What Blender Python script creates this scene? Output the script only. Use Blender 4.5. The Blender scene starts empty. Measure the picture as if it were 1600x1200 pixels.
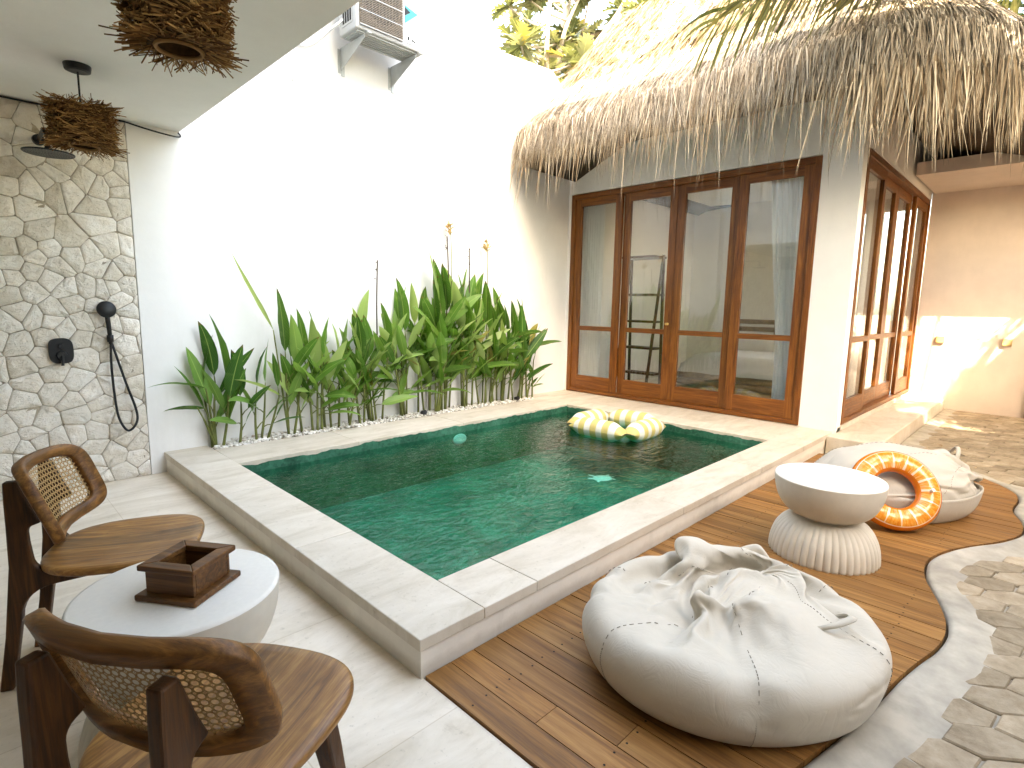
import bpy, bmesh, math, random
import numpy as np
from mathutils import Vector, Matrix, noise
R = math.radians
PI = math.pi
rnd = random.Random(7)
SC = bpy.context.scene
COL = SC.collection

# ------------------------------------------------------------------ camera, sky, sun, exposure
cam = bpy.data.objects.new('camera', bpy.data.cameras.new('camera'))
COL.objects.link(cam)
cam.data.sensor_width = 36
cam.data.lens = 19.287
cam.data.clip_start = 0.05
cam.data.clip_end = 600
cam.location = (0, 0, 1.365)
cam.rotation_euler = (R(81.93), R(-1.0275), R(-45.196))
SC.camera = cam

SUN = Vector((1.0, 0.8, -1.19)).normalized()          # direction the light travels
world = bpy.data.worlds.new('World'); SC.world = world; world.use_nodes = True
wn = world.node_tree
sky = wn.nodes.new('ShaderNodeTexSky'); sky.sky_type = 'NISHITA'; sky.sun_disc = False
sky.sun_elevation = math.asin(-SUN.z)
sky.sun_rotation = math.atan2(-SUN.x, -SUN.y)
sky.air_density = 1.0; sky.dust_density = 3.0; sky.ozone_density = 1.0
bg = wn.nodes['Background']; bg.inputs['Strength'].default_value = 0.15
wn.links.new(sky.outputs[0], bg.inputs['Color'])
sl = bpy.data.lights.new('sun', 'SUN'); sl.energy = 2.0; sl.angle = R(0.5); sl.color = (1.0, 0.95, 0.88)
sun = bpy.data.objects.new('sun', sl); COL.objects.link(sun)
sun.rotation_euler = SUN.to_track_quat('-Z', 'Y').to_euler()
SC.view_settings.view_transform = 'Standard'
SC.view_settings.look = 'None'
SC.view_settings.gamma = 1.0
SC.view_settings.exposure = 4.25
SC.view_settings.use_white_balance = True
SC.view_settings.white_balance_temperature = 8900
SC.view_settings.white_balance_tint = 8
SC.render.engine = 'CYCLES'
SC.cycles.use_denoising = True
SC.cycles.max_bounces = 10
SC.cycles.diffuse_bounces = 6
SC.cycles.transparent_max_bounces = 24
SC.cycles.caustics_reflective = False
SC.cycles.caustics_refractive = False
SC.cycles.sample_clamp_indirect = 8.0

# ------------------------------------------------------------------ node helper
class Mat:
    def __init__(s, name, rough=0.6, spec=0.5, color=(0.5, 0.5, 0.5)):
        s.m = bpy.data.materials.new(name); s.m.use_nodes = True
        s.t = s.m.node_tree; s.b = s.t.nodes['Principled BSDF']; s.out = s.t.nodes['Material Output']
        s.b.inputs['Roughness'].default_value = rough
        s.b.inputs['Specular IOR Level'].default_value = spec * 0.75
        s.set('Base Color', color)
        s._obj = None
    def put(s, sock, v):
        if isinstance(v, bpy.types.NodeSocket): s.t.links.new(v, sock)
        elif v is not None:
            if isinstance(v, (tuple, list)) and len(v) == 3 and sock.type == 'RGBA': v = (*v, 1)
            sock.default_value = v
    def set(s, k, v): s.put(s.b.inputs[k], v)
    def n(s, typ, **kw):
        nd = s.t.nodes.new('ShaderNode' + typ)
        for k, v in kw.items(): setattr(nd, k, v)
        return nd
    def obj(s):
        if s._obj is None: s._obj = s.n('TexCoord').outputs['Object']
        return s._obj
    def uv(s): return s.n('TexCoord').outputs['UV']
    def island(s): return s.n('NewGeometry').outputs['Random Per Island']
    def mapping(s, vec, scale=(1, 1, 1), loc=(0, 0, 0), rot=(0, 0, 0)):
        nd = s.n('Mapping'); s.put(nd.inputs['Vector'], vec); nd.inputs['Scale'].default_value = scale
        nd.inputs['Location'].default_value = loc; nd.inputs['Rotation'].default_value = rot
        return nd.outputs[0]
    def noise(s, vec, scale, detail=4, rough=0.55, dist=0.0, w=None):
        nd = s.n('TexNoise'); s.put(nd.inputs['Vector'], vec); nd.inputs['Scale'].default_value = scale
        nd.inputs['Detail'].default_value = detail; nd.inputs['Roughness'].default_value = rough
        nd.inputs['Distortion'].default_value = dist
        if w is not None:
            nd.noise_dimensions = '4D'; s.put(nd.inputs['W'], w)
        return nd.outputs['Fac']
    def ramp(s, fac, stops, interp='LINEAR'):
        nd = s.n('ValToRGB'); s.put(nd.inputs[0], fac); cr = nd.color_ramp; cr.interpolation = interp
        while len(cr.elements) < len(stops): cr.elements.new(0.5)
        for e, (p, c) in zip(cr.elements, stops):
            e.position = p
            e.color = (c, c, c, 1) if isinstance(c, (int, float)) else (*c, 1)
        return nd.outputs[0]
    def mix(s, fac, a, b, mode='MIX'):
        nd = s.n('Mix', data_type='RGBA', blend_type=mode)
        s.put(nd.inputs[0], fac); s.put(nd.inputs[6], a); s.put(nd.inputs[7], b)
        return nd.outputs[2]
    def math(s, op, a, b=None, c=None):
        nd = s.n('Math', operation=op); s.put(nd.inputs[0], a)
        if b is not None: s.put(nd.inputs[1], b)
        if c is not None: s.put(nd.inputs[2], c)
        return nd.outputs[0]
    def sep(s, vec):
        nd = s.n('SeparateXYZ'); s.put(nd.inputs[0], vec); return nd.outputs
    def comb(s, x, y, z):
        nd = s.n('CombineXYZ'); s.put(nd.inputs[0], x); s.put(nd.inputs[1], y); s.put(nd.inputs[2], z); return nd.outputs[0]
    def bump(s, h, strength=0.3, dist=0.01):
        nd = s.n('Bump'); s.put(nd.inputs['Height'], h); nd.inputs['Strength'].default_value = strength
        nd.inputs['Distance'].default_value = dist
        s.t.links.new(nd.outputs[0], s.b.inputs['Normal']); return nd.outputs[0]

def plaster(name, c, var=0.04, stain=0.0):
    k = Mat(name, 0.85, 0.25)
    v = k.noise(k.obj(), 1.7, 6, 0.65)
    lo = tuple(x * (1 - var * 2.2) for x in c); hi = tuple(min(0.9, x * (1 + var)) for x in c)
    col = k.ramp(v, [(0.3, lo), (0.62, hi)])
    if stain:
        st = k.noise(k.mapping(k.obj(), (2.2, 2.2, 0.35)), 1.6, 7, 0.7)
        col = k.mix(k.math('MULTIPLY', k.ramp(st, [(0.55, 0), (0.8, 1)]), stain), col, (0.42, 0.38, 0.31))
    k.set('Base Color', col)
    k.bump(k.noise(k.obj(), 22, 5, 0.6), 0.12, 0.008)
    return k.m
M_WALL = plaster('white_plaster', (0.75, 0.74, 0.715), 0.025, 0.2)
M_CEIL = plaster('ceiling_paint', (0.87, 0.855, 0.81), 0.02)
M_ROOM = plaster('room_paint', (0.84, 0.82, 0.78), 0.02)
M_PINK = plaster('sand_plaster', (0.7, 0.6, 0.525), 0.04, 0.12)
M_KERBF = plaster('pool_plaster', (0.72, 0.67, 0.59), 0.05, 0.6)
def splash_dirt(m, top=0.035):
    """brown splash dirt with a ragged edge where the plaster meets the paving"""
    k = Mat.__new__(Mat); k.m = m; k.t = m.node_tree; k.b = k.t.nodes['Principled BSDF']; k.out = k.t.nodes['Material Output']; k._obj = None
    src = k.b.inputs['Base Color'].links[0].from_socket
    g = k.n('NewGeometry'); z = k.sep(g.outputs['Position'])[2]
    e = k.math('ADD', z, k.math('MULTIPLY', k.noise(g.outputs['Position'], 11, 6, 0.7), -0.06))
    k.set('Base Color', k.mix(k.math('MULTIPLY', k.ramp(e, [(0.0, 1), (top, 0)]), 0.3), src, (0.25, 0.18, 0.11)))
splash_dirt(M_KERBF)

def limestone(name, tile=None, c0=(0.6, 0.505, 0.385), c1=(0.84, 0.75, 0.635), island=False):
    k = Mat(name, 0.55, 0.4)
    o = k.obj()
    a = k.noise(k.mapping(o, (1, 2.6, 1)), 2.3, 8, 0.68, 0.6)
    col = k.ramp(a, [(0.28, c0), (0.5, tuple((p + q) / 2 + 0.03 for p, q in zip(c0, c1))), (0.68, c1)])
    st = k.noise(o, 5.5, 9, 0.75, 0.3)
    col = k.mix(k.math('MULTIPLY', k.ramp(st, [(0.6, 0), (0.76, 1)]), 0.55), col, (0.33, 0.25, 0.16))
    pit = k.noise(o, 46, 3, 0.6)
    col = k.mix(k.math('MULTIPLY', k.ramp(pit, [(0.62, 0), (0.72, 1)]), 0.3), col, (0.3, 0.25, 0.18))
    if island:
        col = k.mix(1.0, col, k.ramp(k.island(), [(0, (0.88, 0.87, 0.85)), (1, (1, 1, 1))]), 'MULTIPLY')
    if tile:
        br = k.n('TexBrick'); br.offset = 0.0
        k.put(br.inputs['Vector'], k.mapping(o, (1, 1, 1), (0.17, 0.28, 0)))
        br.inputs['Scale'].default_value = 1.0; br.inputs['Brick Width'].default_value = tile
        br.inputs['Row Height'].default_value = tile; br.inputs['Mortar Size'].default_value = 0.0022
        br.inputs['Color1'].default_value = (0.93, 0.93, 0.92, 1); br.inputs['Color2'].default_value = (1, 1, 1, 1)
        br.inputs['Mortar'].default_value = (0.8, 0.76, 0.7, 1)
        col = k.mix(1.0, col, br.outputs['Color'], 'MULTIPLY')
    k.set('Base Color', col)
    k.set('Roughness', k.ramp(a, [(0.3, 0.62), (0.7, 0.42)]))
    k.bump(k.math('ADD', k.noise(o, 30, 6, 0.65), k.math('MULTIPLY', pit, 0.5)), 0.14, 0.006)
    return k.m
M_FLOOR = limestone('terrace_limestone', 0.8)
M_COPE = limestone('coping_limestone', None, (0.49, 0.42, 0.325), (0.68, 0.615, 0.525), True)

def teak(name, dark, mid, light, scale=1.0, axis=1, rough=0.42, coat=0.0, island=True):
    k = Mat(name, rough, 0.45)
    sc = [9.0 * scale] * 3; sc[axis] = 0.55 * scale
    w = k.math('MULTIPLY', k.island(), 37.0) if island else 0.0
    v = k.mapping(k.obj(), tuple(sc))
    g = k.noise(v, 2.2, 9, 0.62, 1.6, w)
    f = k.noise(k.mapping(k.obj(), tuple(6 * q for q in sc)), 3.0, 3, 0.6, 0.2, w)
    big = k.noise(k.mapping(k.obj(), tuple(0.3 * q for q in sc)), 1.5, 3, 0.5, 0.4, w)
    mixv = k.math('ADD', k.math('MULTIPLY', g, 0.62), k.math('ADD', k.math('MULTIPLY', f, 0.2), k.math('MULTIPLY', big, 0.2)))
    col = k.ramp(mixv, [(0.36, dark), (0.5, mid), (0.66, light)])
    if island:
        col = k.mix(1.0, col, k.ramp(k.island(), [(0, (0.74, 0.72, 0.7)), (0.5, (0.92, 0.92, 0.92)), (1, (1.12, 1.1, 1.06))]), 'MULTIPLY')
    k.set('Base Color', col)
    k.set('Roughness', k.ramp(f, [(0.3, rough - 0.1), (0.7, rough + 0.15)]))
    if coat: k.set('Coat Weight', coat); k.set('Coat Roughness', 0.2)
    k.bump(f, 0.15, 0.003)
    return k.m
M_DECK = teak('deck_boards', (0.1, 0.037, 0.009), (0.265, 0.118, 0.032), (0.43, 0.225, 0.075), 1.0, 1, 0.5)
M_DOOR_V = teak('door_teak_upright', (0.055, 0.014, 0.003), (0.175, 0.055, 0.01), (0.32, 0.12, 0.025), 1.3, 2, 0.4, 0.05, False)
M_DOOR_H = teak('door_teak_rail', (0.06, 0.016, 0.003), (0.17, 0.053, 0.01), (0.3, 0.11, 0.022), 1.3, 1, 0.4, 0.05, False)
M_DOOR_X = teak('door_teak_side_rail', (0.06, 0.016, 0.003), (0.17, 0.053, 0.01), (0.3, 0.11, 0.022), 1.3, 0, 0.4, 0.05, False)
M_CHAIR = teak('chair_dark_teak', (0.02, 0.0065, 0.0015), (0.066, 0.023, 0.005), (0.15, 0.056, 0.013), 1.6, 2, 0.45, 0.0, False)
M_CHAIRB = teak('chair_back_teak', (0.045, 0.015, 0.003), (0.155, 0.06, 0.013), (0.35, 0.155, 0.04), 1.6, 0, 0.42, 0.0, False)
M_SEAT = teak('chair_seat_teak', (0.13, 0.06, 0.022), (0.27, 0.145, 0.06), (0.44, 0.275, 0.135), 1.2, 1, 0.38, 0.12, True)
M_BOX = teak('box_teak', (0.036, 0.012, 0.003), (0.12, 0.046, 0.011), (0.26, 0.11, 0.03), 1.6, 0, 0.45, 0.0, True)

def simple(name, c, rough=0.5, spec=0.5, metal=0.0, var=0.12, nscale=14, bump=0.0):
    k = Mat(name, rough, spec)
    v = k.noise(k.obj(), nscale, 5, 0.6)
    k.set('Base Color', k.ramp(v, [(0.3, tuple(x * (1 - var) for x in c)), (0.7, tuple(min(1, x * (1 + var)) for x in c))]))
    k.set('Metallic', metal)
    k.set('Roughness', k.ramp(v, [(0.3, max(0.02, rough * 0.85)), (0.7, min(1, rough * 1.15))]))
    if bump: k.bump(k.noise(k.obj(), nscale * 3, 4), bump, 0.004)
    return k.m
M_BLACK = simple('matte_black_metal', (0.012, 0.012, 0.012), 0.42, 0.4)
M_DARK = simple('dark_void', (0.02, 0.018, 0.016), 0.8, 0.2)
M_GREYMET = simple('galvanised_bracket', (0.42, 0.43, 0.41), 0.5, 0.5, 0.3)
M_ACW = simple('ac_white_enamel', (0.42, 0.42, 0.41), 0.4, 0.5, 0, 0.05, 6)
M_ACG = simple('ac_grille_tan', (0.22, 0.18, 0.14), 0.5)
M_TERR = simple('white_terrazzo', (0.78, 0.74, 0.67), 0.5, 0.25, 0, 0.03, 60)
M_TABLE = simple('table_plaster', (0.6, 0.55, 0.47), 0.6, 0.4, 0, 0.09, 7, 0.15)
M_BRASS = simple('brass', (0.6, 0.42, 0.16), 0.3, 0.5, 1.0)
M_CONC = simple('edging_concrete', (0.4, 0.365, 0.305), 0.85, 0.3, 0, 0.28, 6, 0.5)
M_SOIL = simple('paving_joint_soil', (0.07, 0.052, 0.033), 0.95, 0.2, 0, 0.3, 20, 0.4)
M_BAMBOO = simple('bamboo', (0.3, 0.19, 0.09), 0.45, 0.5, 0, 0.3, 9)
M_SCONCE = simple('sconce_gold', (0.5, 0.36, 0.17), 0.5, 0.5, 0.2)
M_NETGREY = simple('float_mesh', (0.28, 0.33, 0.3), 0.7, 0.3)
M_MINT = simple('logo_light_blue', (0.05, 0.32, 0.36), 0.5, 0.3, 0, 0.05)
M_STICKER = simple('white_sticker', (0.8, 0.8, 0.8), 0.5, 0.3, 0, 0.03)
M_PLASTICW = simple('pool_light_lens', (0.6, 0.68, 0.66), 0.3)

def stone_mat():
    k = Mat('split_limestone', 0.85, 0.25)
    o = k.obj()
    w = k.math('MULTIPLY', k.island(), 21.0)
    a = k.noise(o, 6, 8, 0.7, 0.4, w)
    col = k.ramp(a, [(0.28, (0.66, 0.58, 0.47)), (0.46, (0.83, 0.77, 0.68)), (0.68, (0.89, 0.865, 0.81))])
    col = k.mix(1.0, col, k.ramp(k.island(), [(0, (0.84, 0.81, 0.76)), (0.5, (0.97, 0.96, 0.94)), (1, (1.06, 1.05, 1.04))]), 'MULTIPLY')
    k.set('Base Color', col)
    h = k.math('ADD', k.noise(o, 17, 8, 0.72, 0.5, w), k.math('MULTIPLY', k.noise(k.mapping(o, (1, 1, 2.2), rot=(0, 0.6, 0)), 46, 4, 0.7), 0.4))
    k.bump(h, 0.8, 0.028)
    return k.m
M_STONE = stone_mat()
def paver_mat():
    k = Mat('hex_pavers', 0.8, 0.3)
    o = k.obj(); w = k.math('MULTIPLY', k.island(), 21.0)
    a = k.noise(o, 9, 8, 0.7, 0.3, w)
    col = k.ramp(a, [(0.28, (0.2, 0.155, 0.105)), (0.5, (0.36, 0.295, 0.215)), (0.72, (0.5, 0.43, 0.34))])
    col = k.mix(1.0, col, k.ramp(k.island(), [(0, (0.72, 0.7, 0.66)), (1, (1.1, 1.08, 1.05))]), 'MULTIPLY')
    k.set('Base Color', col)
    k.bump(k.noise(o, 60, 6, 0.7), 0.45, 0.006)
    return k.m
M_PAVER = paver_mat()
def pebble_mat():
    k = Mat('white_pebbles', 0.6, 0.4)
    k.set('Base Color', k.ramp(k.island(), [(0, (0.36, 0.3, 0.23)), (0.3, (0.62, 0.58, 0.51)), (1, (0.8, 0.78, 0.74))]))
    return k.m
M_PEBBLE = pebble_mat()
def thatch_mat(name, a, b, c):
    k = Mat(name, 0.8, 0.25)
    r = k.island()
    col = k.ramp(r, [(0, a), (0.45, b), (1, c)])
    n1 = k.noise(k.obj(), 1.6, 4, 0.6)
    col = k.mix(1.0, col, k.ramp(n1, [(0.3, (0.72, 0.7, 0.68)), (0.7, (1.1, 1.1, 1.1))]), 'MULTIPLY')
    k.set('Base Color', col)
    return k.m
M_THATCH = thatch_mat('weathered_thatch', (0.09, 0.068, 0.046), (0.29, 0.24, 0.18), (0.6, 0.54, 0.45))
M_STRAW = thatch_mat('sunlit_thatch_darkened', (0.05, 0.036, 0.02), (0.15, 0.112, 0.066), (0.32, 0.25, 0.16))  # thatch copy for the sunlit slope, its colour darkened against the sun
M_FRINGE = thatch_mat('straw_fringe', (0.09, 0.058, 0.032), (0.24, 0.18, 0.115), (0.5, 0.44, 0.34))
M_THATCHB = simple('thatch_core', (0.06, 0.042, 0.026), 0.9, 0.2, 0, 0.4, 30, 0.6)
M_STICK = thatch_mat('twig_sticks', (0.1, 0.045, 0.015), (0.22, 0.11, 0.038), (0.42, 0.24, 0.09))
M_TWIGCORE = simple('twig_core', (0.08, 0.038, 0.014), 0.9, 0.2, 0, 0.4, 40, 0.5)

def leaf_mat(name, dark, mid, light, trans=0.35, midrib=(0.36, 0.5, 0.15)):
    k = Mat(name, 0.36, 0.5)
    u, v, _ = k.sep(k.uv())
    d = k.math('ABSOLUTE', k.math('SUBTRACT', u, 0.5))
    r = k.island()
    col = k.ramp(r, [(0, dark), (0.5, mid), (1, light)])
    vein = k.math('SINE', k.math('MULTIPLY', k.math('SUBTRACT', v, k.math('MULTIPLY', d, 0.35)), 150.0))
    col = k.mix(k.math('MULTIPLY', k.ramp(vein, [(0.35, 0), (1, 1)]), 0.22), col, light)
    col = k.mix(k.ramp(d, [(0.012, 0.75), (0.04, 0)]), col, midrib)
    tip = k.math('GREATER_THAN', v, k.math('ADD', 0.9, k.math('MULTIPLY', r, 0.12)))
    col = k.mix(k.math('MULTIPLY', tip, 0.7), col, (0.16, 0.1, 0.035))
    blot = k.noise(k.obj(), 9, 4, 0.6)
    col = k.mix(k.math('MULTIPLY', k.ramp(blot, [(0.55, 0), (0.75, 1)]), 0.45), col, light)
    col = k.mix(k.math('MULTIPLY', k.math('GREATER_THAN', r, 0.95), 0.75), col, (0.3, 0.22, 0.05))
    k.set('Base Color', col)
    k.bump(vein, 0.12, 0.003)
    tr = k.n('BsdfTranslucent'); k.put(tr.inputs['Color'], k.mix(1.0, col, (1.1, 1.15, 0.7), 'MULTIPLY'))
    ms = k.n('MixShader'); ms.inputs[0].default_value = trans
    k.t.links.new(k.b.outputs[0], ms.inputs[1]); k.t.links.new(tr.outputs[0], ms.inputs[2])
    k.t.links.new(ms.outputs[0], k.out.inputs['Surface'])
    return k.m
M_LEAF = leaf_mat('canna_leaf', (0.035, 0.12, 0.012), (0.13, 0.3, 0.04), (0.42, 0.52, 0.2), 0.45)
M_LEAFD = leaf_mat('dark_canna_leaf', (0.02, 0.08, 0.012), (0.055, 0.17, 0.024), (0.16, 0.3, 0.07), 0.35)
M_STEM = simple('canna_stem', (0.13, 0.15, 0.04), 0.5, 0.4, 0, 0.5, 5)
M_TREELEAF = leaf_mat('lobed_tree_leaf', (0.05, 0.06, 0.024), (0.115, 0.128, 0.06), (0.27, 0.26, 0.16), 0.3, (0.36, 0.36, 0.2))
M_PALM = leaf_mat('palm_leaflet', (0.035, 0.05, 0.012), (0.1, 0.11, 0.03), (0.26, 0.24, 0.1), 0.25, (0.36, 0.32, 0.16))
M_PALMD = leaf_mat('dark_palm_leaflet', (0.012, 0.028, 0.006), (0.03, 0.055, 0.012), (0.1, 0.12, 0.035), 0.2)
M_BARK = simple('pale_bark', (0.36, 0.31, 0.25), 0.85, 0.2, 0, 0.3, 9, 0.5)
M_FLOWER = simple('pale_orange_flower', (0.6, 0.4, 0.16), 0.5, 0.4, 0, 0.35, 40)
M_DRY = simple('dry_flower_stalk', (0.07, 0.045, 0.03), 0.7, 0.3, 0, 0.3, 20)

def fabric(name, c, dirt=0.25, fine=420):
    k = Mat(name, 0.85, 0.2)
    o = k.obj()
    a = k.noise(o, 3.2, 6, 0.65)
    col = k.ramp(a, [(0.3, tuple(x * (1 - dirt * 0.35) for x in c)), (0.65, c)])
    sp = k.noise(o, 24, 4, 0.7)
    col = k.mix(k.math('MULTIPLY', k.ramp(sp, [(0.66, 0), (0.74, 1)]), dirt), col, (0.3, 0.25, 0.18))
    k.set('Base Color', col)
    k.set('Sheen Weight', 0.15)
    w_ = k.noise(k.mapping(o, (1, 1, 0.6)), 13, 4, 0.55, 1.4)
    rg = k.math('ABSOLUTE', k.math('SUBTRACT', w_, 0.5))
    k.bump(k.math('ADD', k.math('MULTIPLY', k.ramp(rg, [(0.0, 0), (0.12, 1)]), 1.0), k.math('MULTIPLY', k.noise(o, fine, 2, 0.5), 0.2)), 0.1, 0.006)
    return k.m
M_BAG = fabric('cream_canvas', (0.56, 0.505, 0.42), 0.35)
M_BAG2 = fabric('white_canvas', (0.47, 0.44, 0.39), 0.15)
M_SHEET = fabric('bed_linen', (0.66, 0.63, 0.58), 0.05)
M_SEAM = simple('seam_thread', (0.24, 0.21, 0.17), 0.9, 0.2)
def curtain_mat():
    k = Mat('sheer_curtain', 0.8, 0.2, (0.8, 0.82, 0.84))
    tr = k.n('BsdfTranslucent'); tr.inputs['Color'].default_value = (0.85, 0.87, 0.9, 1)
    ms = k.n('MixShader'); ms.inputs[0].default_value = 0.2
    k.t.links.new(k.b.outputs[0], ms.inputs[1]); k.t.links.new(tr.outputs[0], ms.inputs[2])
    k.t.links.new(ms.outputs[0], k.out.inputs['Surface'])
    k.set('Base Color', k.ramp(k.noise(k.mapping(k.obj(), (1, 1, 0.1)), 20, 3), [(0.3, (0.84, 0.85, 0.86)), (0.7, (0.9, 0.91, 0.92))]))
    return k.m
M_CURT = curtain_mat()
def schlick(k, f0, normal=None):
    """two-sided Fresnel reflectance (the stock node reads a pane's inner faces as a mirror)"""
    g = k.n('NewGeometry'); d = k.n('VectorMath', operation='DOT_PRODUCT')
    k.put(d.inputs[0], g.outputs['Incoming']); k.put(d.inputs[1], normal if normal is not None else g.outputs['Normal'])
    c = k.math('MINIMUM', k.math('ABSOLUTE', d.outputs['Value']), 1.0)
    return k.math('ADD', f0, k.math('MULTIPLY', k.math('POWER', k.math('SUBTRACT', 1.0, c), 5.0), 1.0 - f0))
def glass_mat():
    k = Mat('window_glass')
    tr = k.n('BsdfTransparent'); tr.inputs['Color'].default_value = (0.93, 0.94, 0.92, 1)
    gl = k.n('BsdfGlossy'); gl.inputs['Roughness'].default_value = 0.0
    ms = k.n('MixShader'); k.put(ms.inputs[0], schlick(k, 0.075))
    k.t.links.new(tr.outputs[0], ms.inputs[1]); k.t.links.new(gl.outputs[0], ms.inputs[2])
    k.t.links.new(ms.outputs[0], k.out.inputs['Surface'])
    return k.m
M_GLASS = glass_mat()
def water_mat():
    k = Mat('pool_water')
    o = k.obj()
    h = k.math('ADD', k.noise(k.mapping(o, (1.0, 1.6, 1), rot=(0, 0, R(-40))), 9.0, 3, 0.5, 0.9),
               k.math('MULTIPLY', k.noise(o, 2.6, 2, 0.5, 0.6), 1.1))
    bn = k.n('Bump'); k.put(bn.inputs['Height'], h); bn.inputs['Strength'].default_value = 0.24; bn.inputs['Distance'].default_value = 0.06
    tr = k.n('BsdfTransparent'); tr.inputs['Color'].default_value = (0.4, 0.84, 0.74, 1)
    gl = k.n('BsdfGlossy'); gl.inputs['Roughness'].default_value = 0.0
    k.t.links.new(bn.outputs[0], gl.inputs['Normal'])
    ms = k.n('MixShader'); k.put(ms.inputs[0], schlick(k, 0.02, bn.outputs[0]))
    k.t.links.new(tr.outputs[0], ms.inputs[1]); k.t.links.new(gl.outputs[0], ms.inputs[2])
    k.t.links.new(ms.outputs[0], k.out.inputs['Surface'])
    return k.m
M_WATER = water_mat()
def pool_tile(name, a, b, c, brick=True):
    k = Mat(name, 0.6, 0.3)
    o = k.obj()
    v = k.noise(o, 2.4, 7, 0.7, 0.6)
    col = k.ramp(v, [(0.3, a), (0.52, b), (0.72, c)])
    vo = k.n('TexVoronoi'); k.put(vo.inputs['Vector'], k.mapping(o, (9, 9, 9)))
    col = k.mix(0.45, col, k.mix(1.0, col, k.ramp(k.sep(vo.outputs['Color'])[0], [(0, 0.5), (1, 1.5)]), 'MULTIPLY'))
    k.set('Base Color', col)
    return k.m
M_POOLF = pool_tile('green_stone_floor', (0.0, 0.07, 0.05), (0.001, 0.165, 0.122), (0.012, 0.28, 0.215))
M_POOLW = pool_tile('green_stone_wall', (0.01, 0.06, 0.035), (0.025, 0.13, 0.08), (0.06, 0.21, 0.145))
def turtle_mat():
    k = Mat('turtle_mosaic', 0.4, 0.4)
    vo = k.n('TexVoronoi'); k.put(vo.inputs['Vector'], k.mapping(k.obj(), (28, 28, 28)))
    k.set('Base Color', k.ramp(k.sep(vo.outputs['Color'])[0], [(0, (0.3, 0.7, 0.85)), (0.5, (0.8, 0.92, 0.95)), (1, (0.95, 0.97, 0.97))]))
    return k.m
M_TURTLE = turtle_mat()
def float_mat():
    k = Mat('striped_vinyl', 0.42, 0.5)
    u, v, _ = k.sep(k.uv())
    s = k.math('ADD', 0.5, k.math('MULTIPLY', 0.5, k.math('SINE', k.math('MULTIPLY', u, 2 * PI * 4.5))))
    k.set('Base Color', k.mix(k.ramp(s, [(0.4, 0), (0.56, 1)]), (0.7, 0.69, 0.62), (0.58, 0.47, 0.17)))
    k.bump(k.noise(k.mapping(k.uv(), (22, 5, 1)), 2.0, 3, 0.6), 0.25, 0.012)
    return k.m
M_FLOAT = float_mat()
def orange_mat():
    k = Mat('orange_slice_vinyl', 0.22, 0.5)
    u, v, _ = k.sep(k.uv())        # u: round the ring (16 segments), v: from hole (0) to outer edge (1)
    s = k.math('ABSOLUTE', k.math('SUBTRACT', k.math('FRACT', k.math('MULTIPLY', u, 16.0)), 0.5))
    wob = k.noise(k.comb(k.math('MULTIPLY', u, 90.0), k.math('MULTIPLY', v, 3.0), 0.0), 1.0, 4, 0.7)
    pulp = k.ramp(wob, [(0.3, (0.6, 0.14, 0.006)), (0.5, (0.7, 0.25, 0.02)), (0.66, (0.76, 0.4, 0.1))])
    streak = k.ramp(k.math('MULTIPLY', k.noise(k.comb(k.math('MULTIPLY', u, 160.0), k.math('MULTIPLY', v, 1.4), 3.0), 1.0, 3, 0.6),
                    k.ramp(v, [(0.2, 1.15), (0.7, 0.75)])), [(0.56, 0), (0.7, 1)])
    col = k.mix(k.math('MULTIPLY', streak, 0.6), pulp, (0.7, 0.48, 0.3))
    edge = k.math('ADD', s, k.math('MULTIPLY', k.ramp(v, [(0.15, 1), (0.75, 0)]), 0.1))
    col = k.mix(k.ramp(edge, [(0.465, 0), (0.482, 1)]), col, (0.74, 0.56, 0.42))
    col = k.mix(k.math('GREATER_THAN', v, 0.86), col, (0.74, 0.56, 0.42))
    col = k.mix(k.math('GREATER_THAN', v, 0.89), col, (0.66, 0.17, 0.01))
    col = k.mix(k.math('LESS_THAN', v, 0.13), col, (0.66, 0.16, 0.01))
    k.set('Base Color', col); k.set('Coat Weight', 0.3)
    return k.m
M_ORANGE = orange_mat()
def cane_mat():
    k = Mat('woven_cane', 0.5, 0.4)
    u, v, _ = k.sep(k.uv())
    fu = k.math('SUBTRACT', k.math('FRACT', u), 0.5); fv = k.math('SUBTRACT', k.math('FRACT', v), 0.5)
    r = k.math('SQRT', k.math('ADD', k.math('MULTIPLY', fu, fu), k.math('MULTIPLY', fv, fv)))
    hole = k.math('LESS_THAN', r, 0.35)
    g2 = k.math('LESS_THAN', k.math('ABSOLUTE', k.math('SUBTRACT', k.math('ADD', k.math('ABSOLUTE', fu), k.math('ABSOLUTE', fv)), 0.86)), 0.045)
    w = k.noise(k.mapping(k.uv(), (3, 3, 1)), 1.0, 3, 0.5)
    col = k.ramp(w, [(0.3, (0.27, 0.14, 0.05)), (0.7, (0.5, 0.32, 0.14))])
    k.set('Base Color', col)
    tr = k.n('BsdfTransparent')
    ms = k.n('MixShader'); k.put(ms.inputs[0], k.math('MAXIMUM', hole, g2))
    k.t.links.new(k.b.outputs[0], ms.inputs[1]); k.t.links.new(tr.outputs[0], ms.inputs[2])
    k.t.links.new(ms.outputs[0], k.out.inputs['Surface'])
    return k.m
M_CANE = cane_mat()

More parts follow.
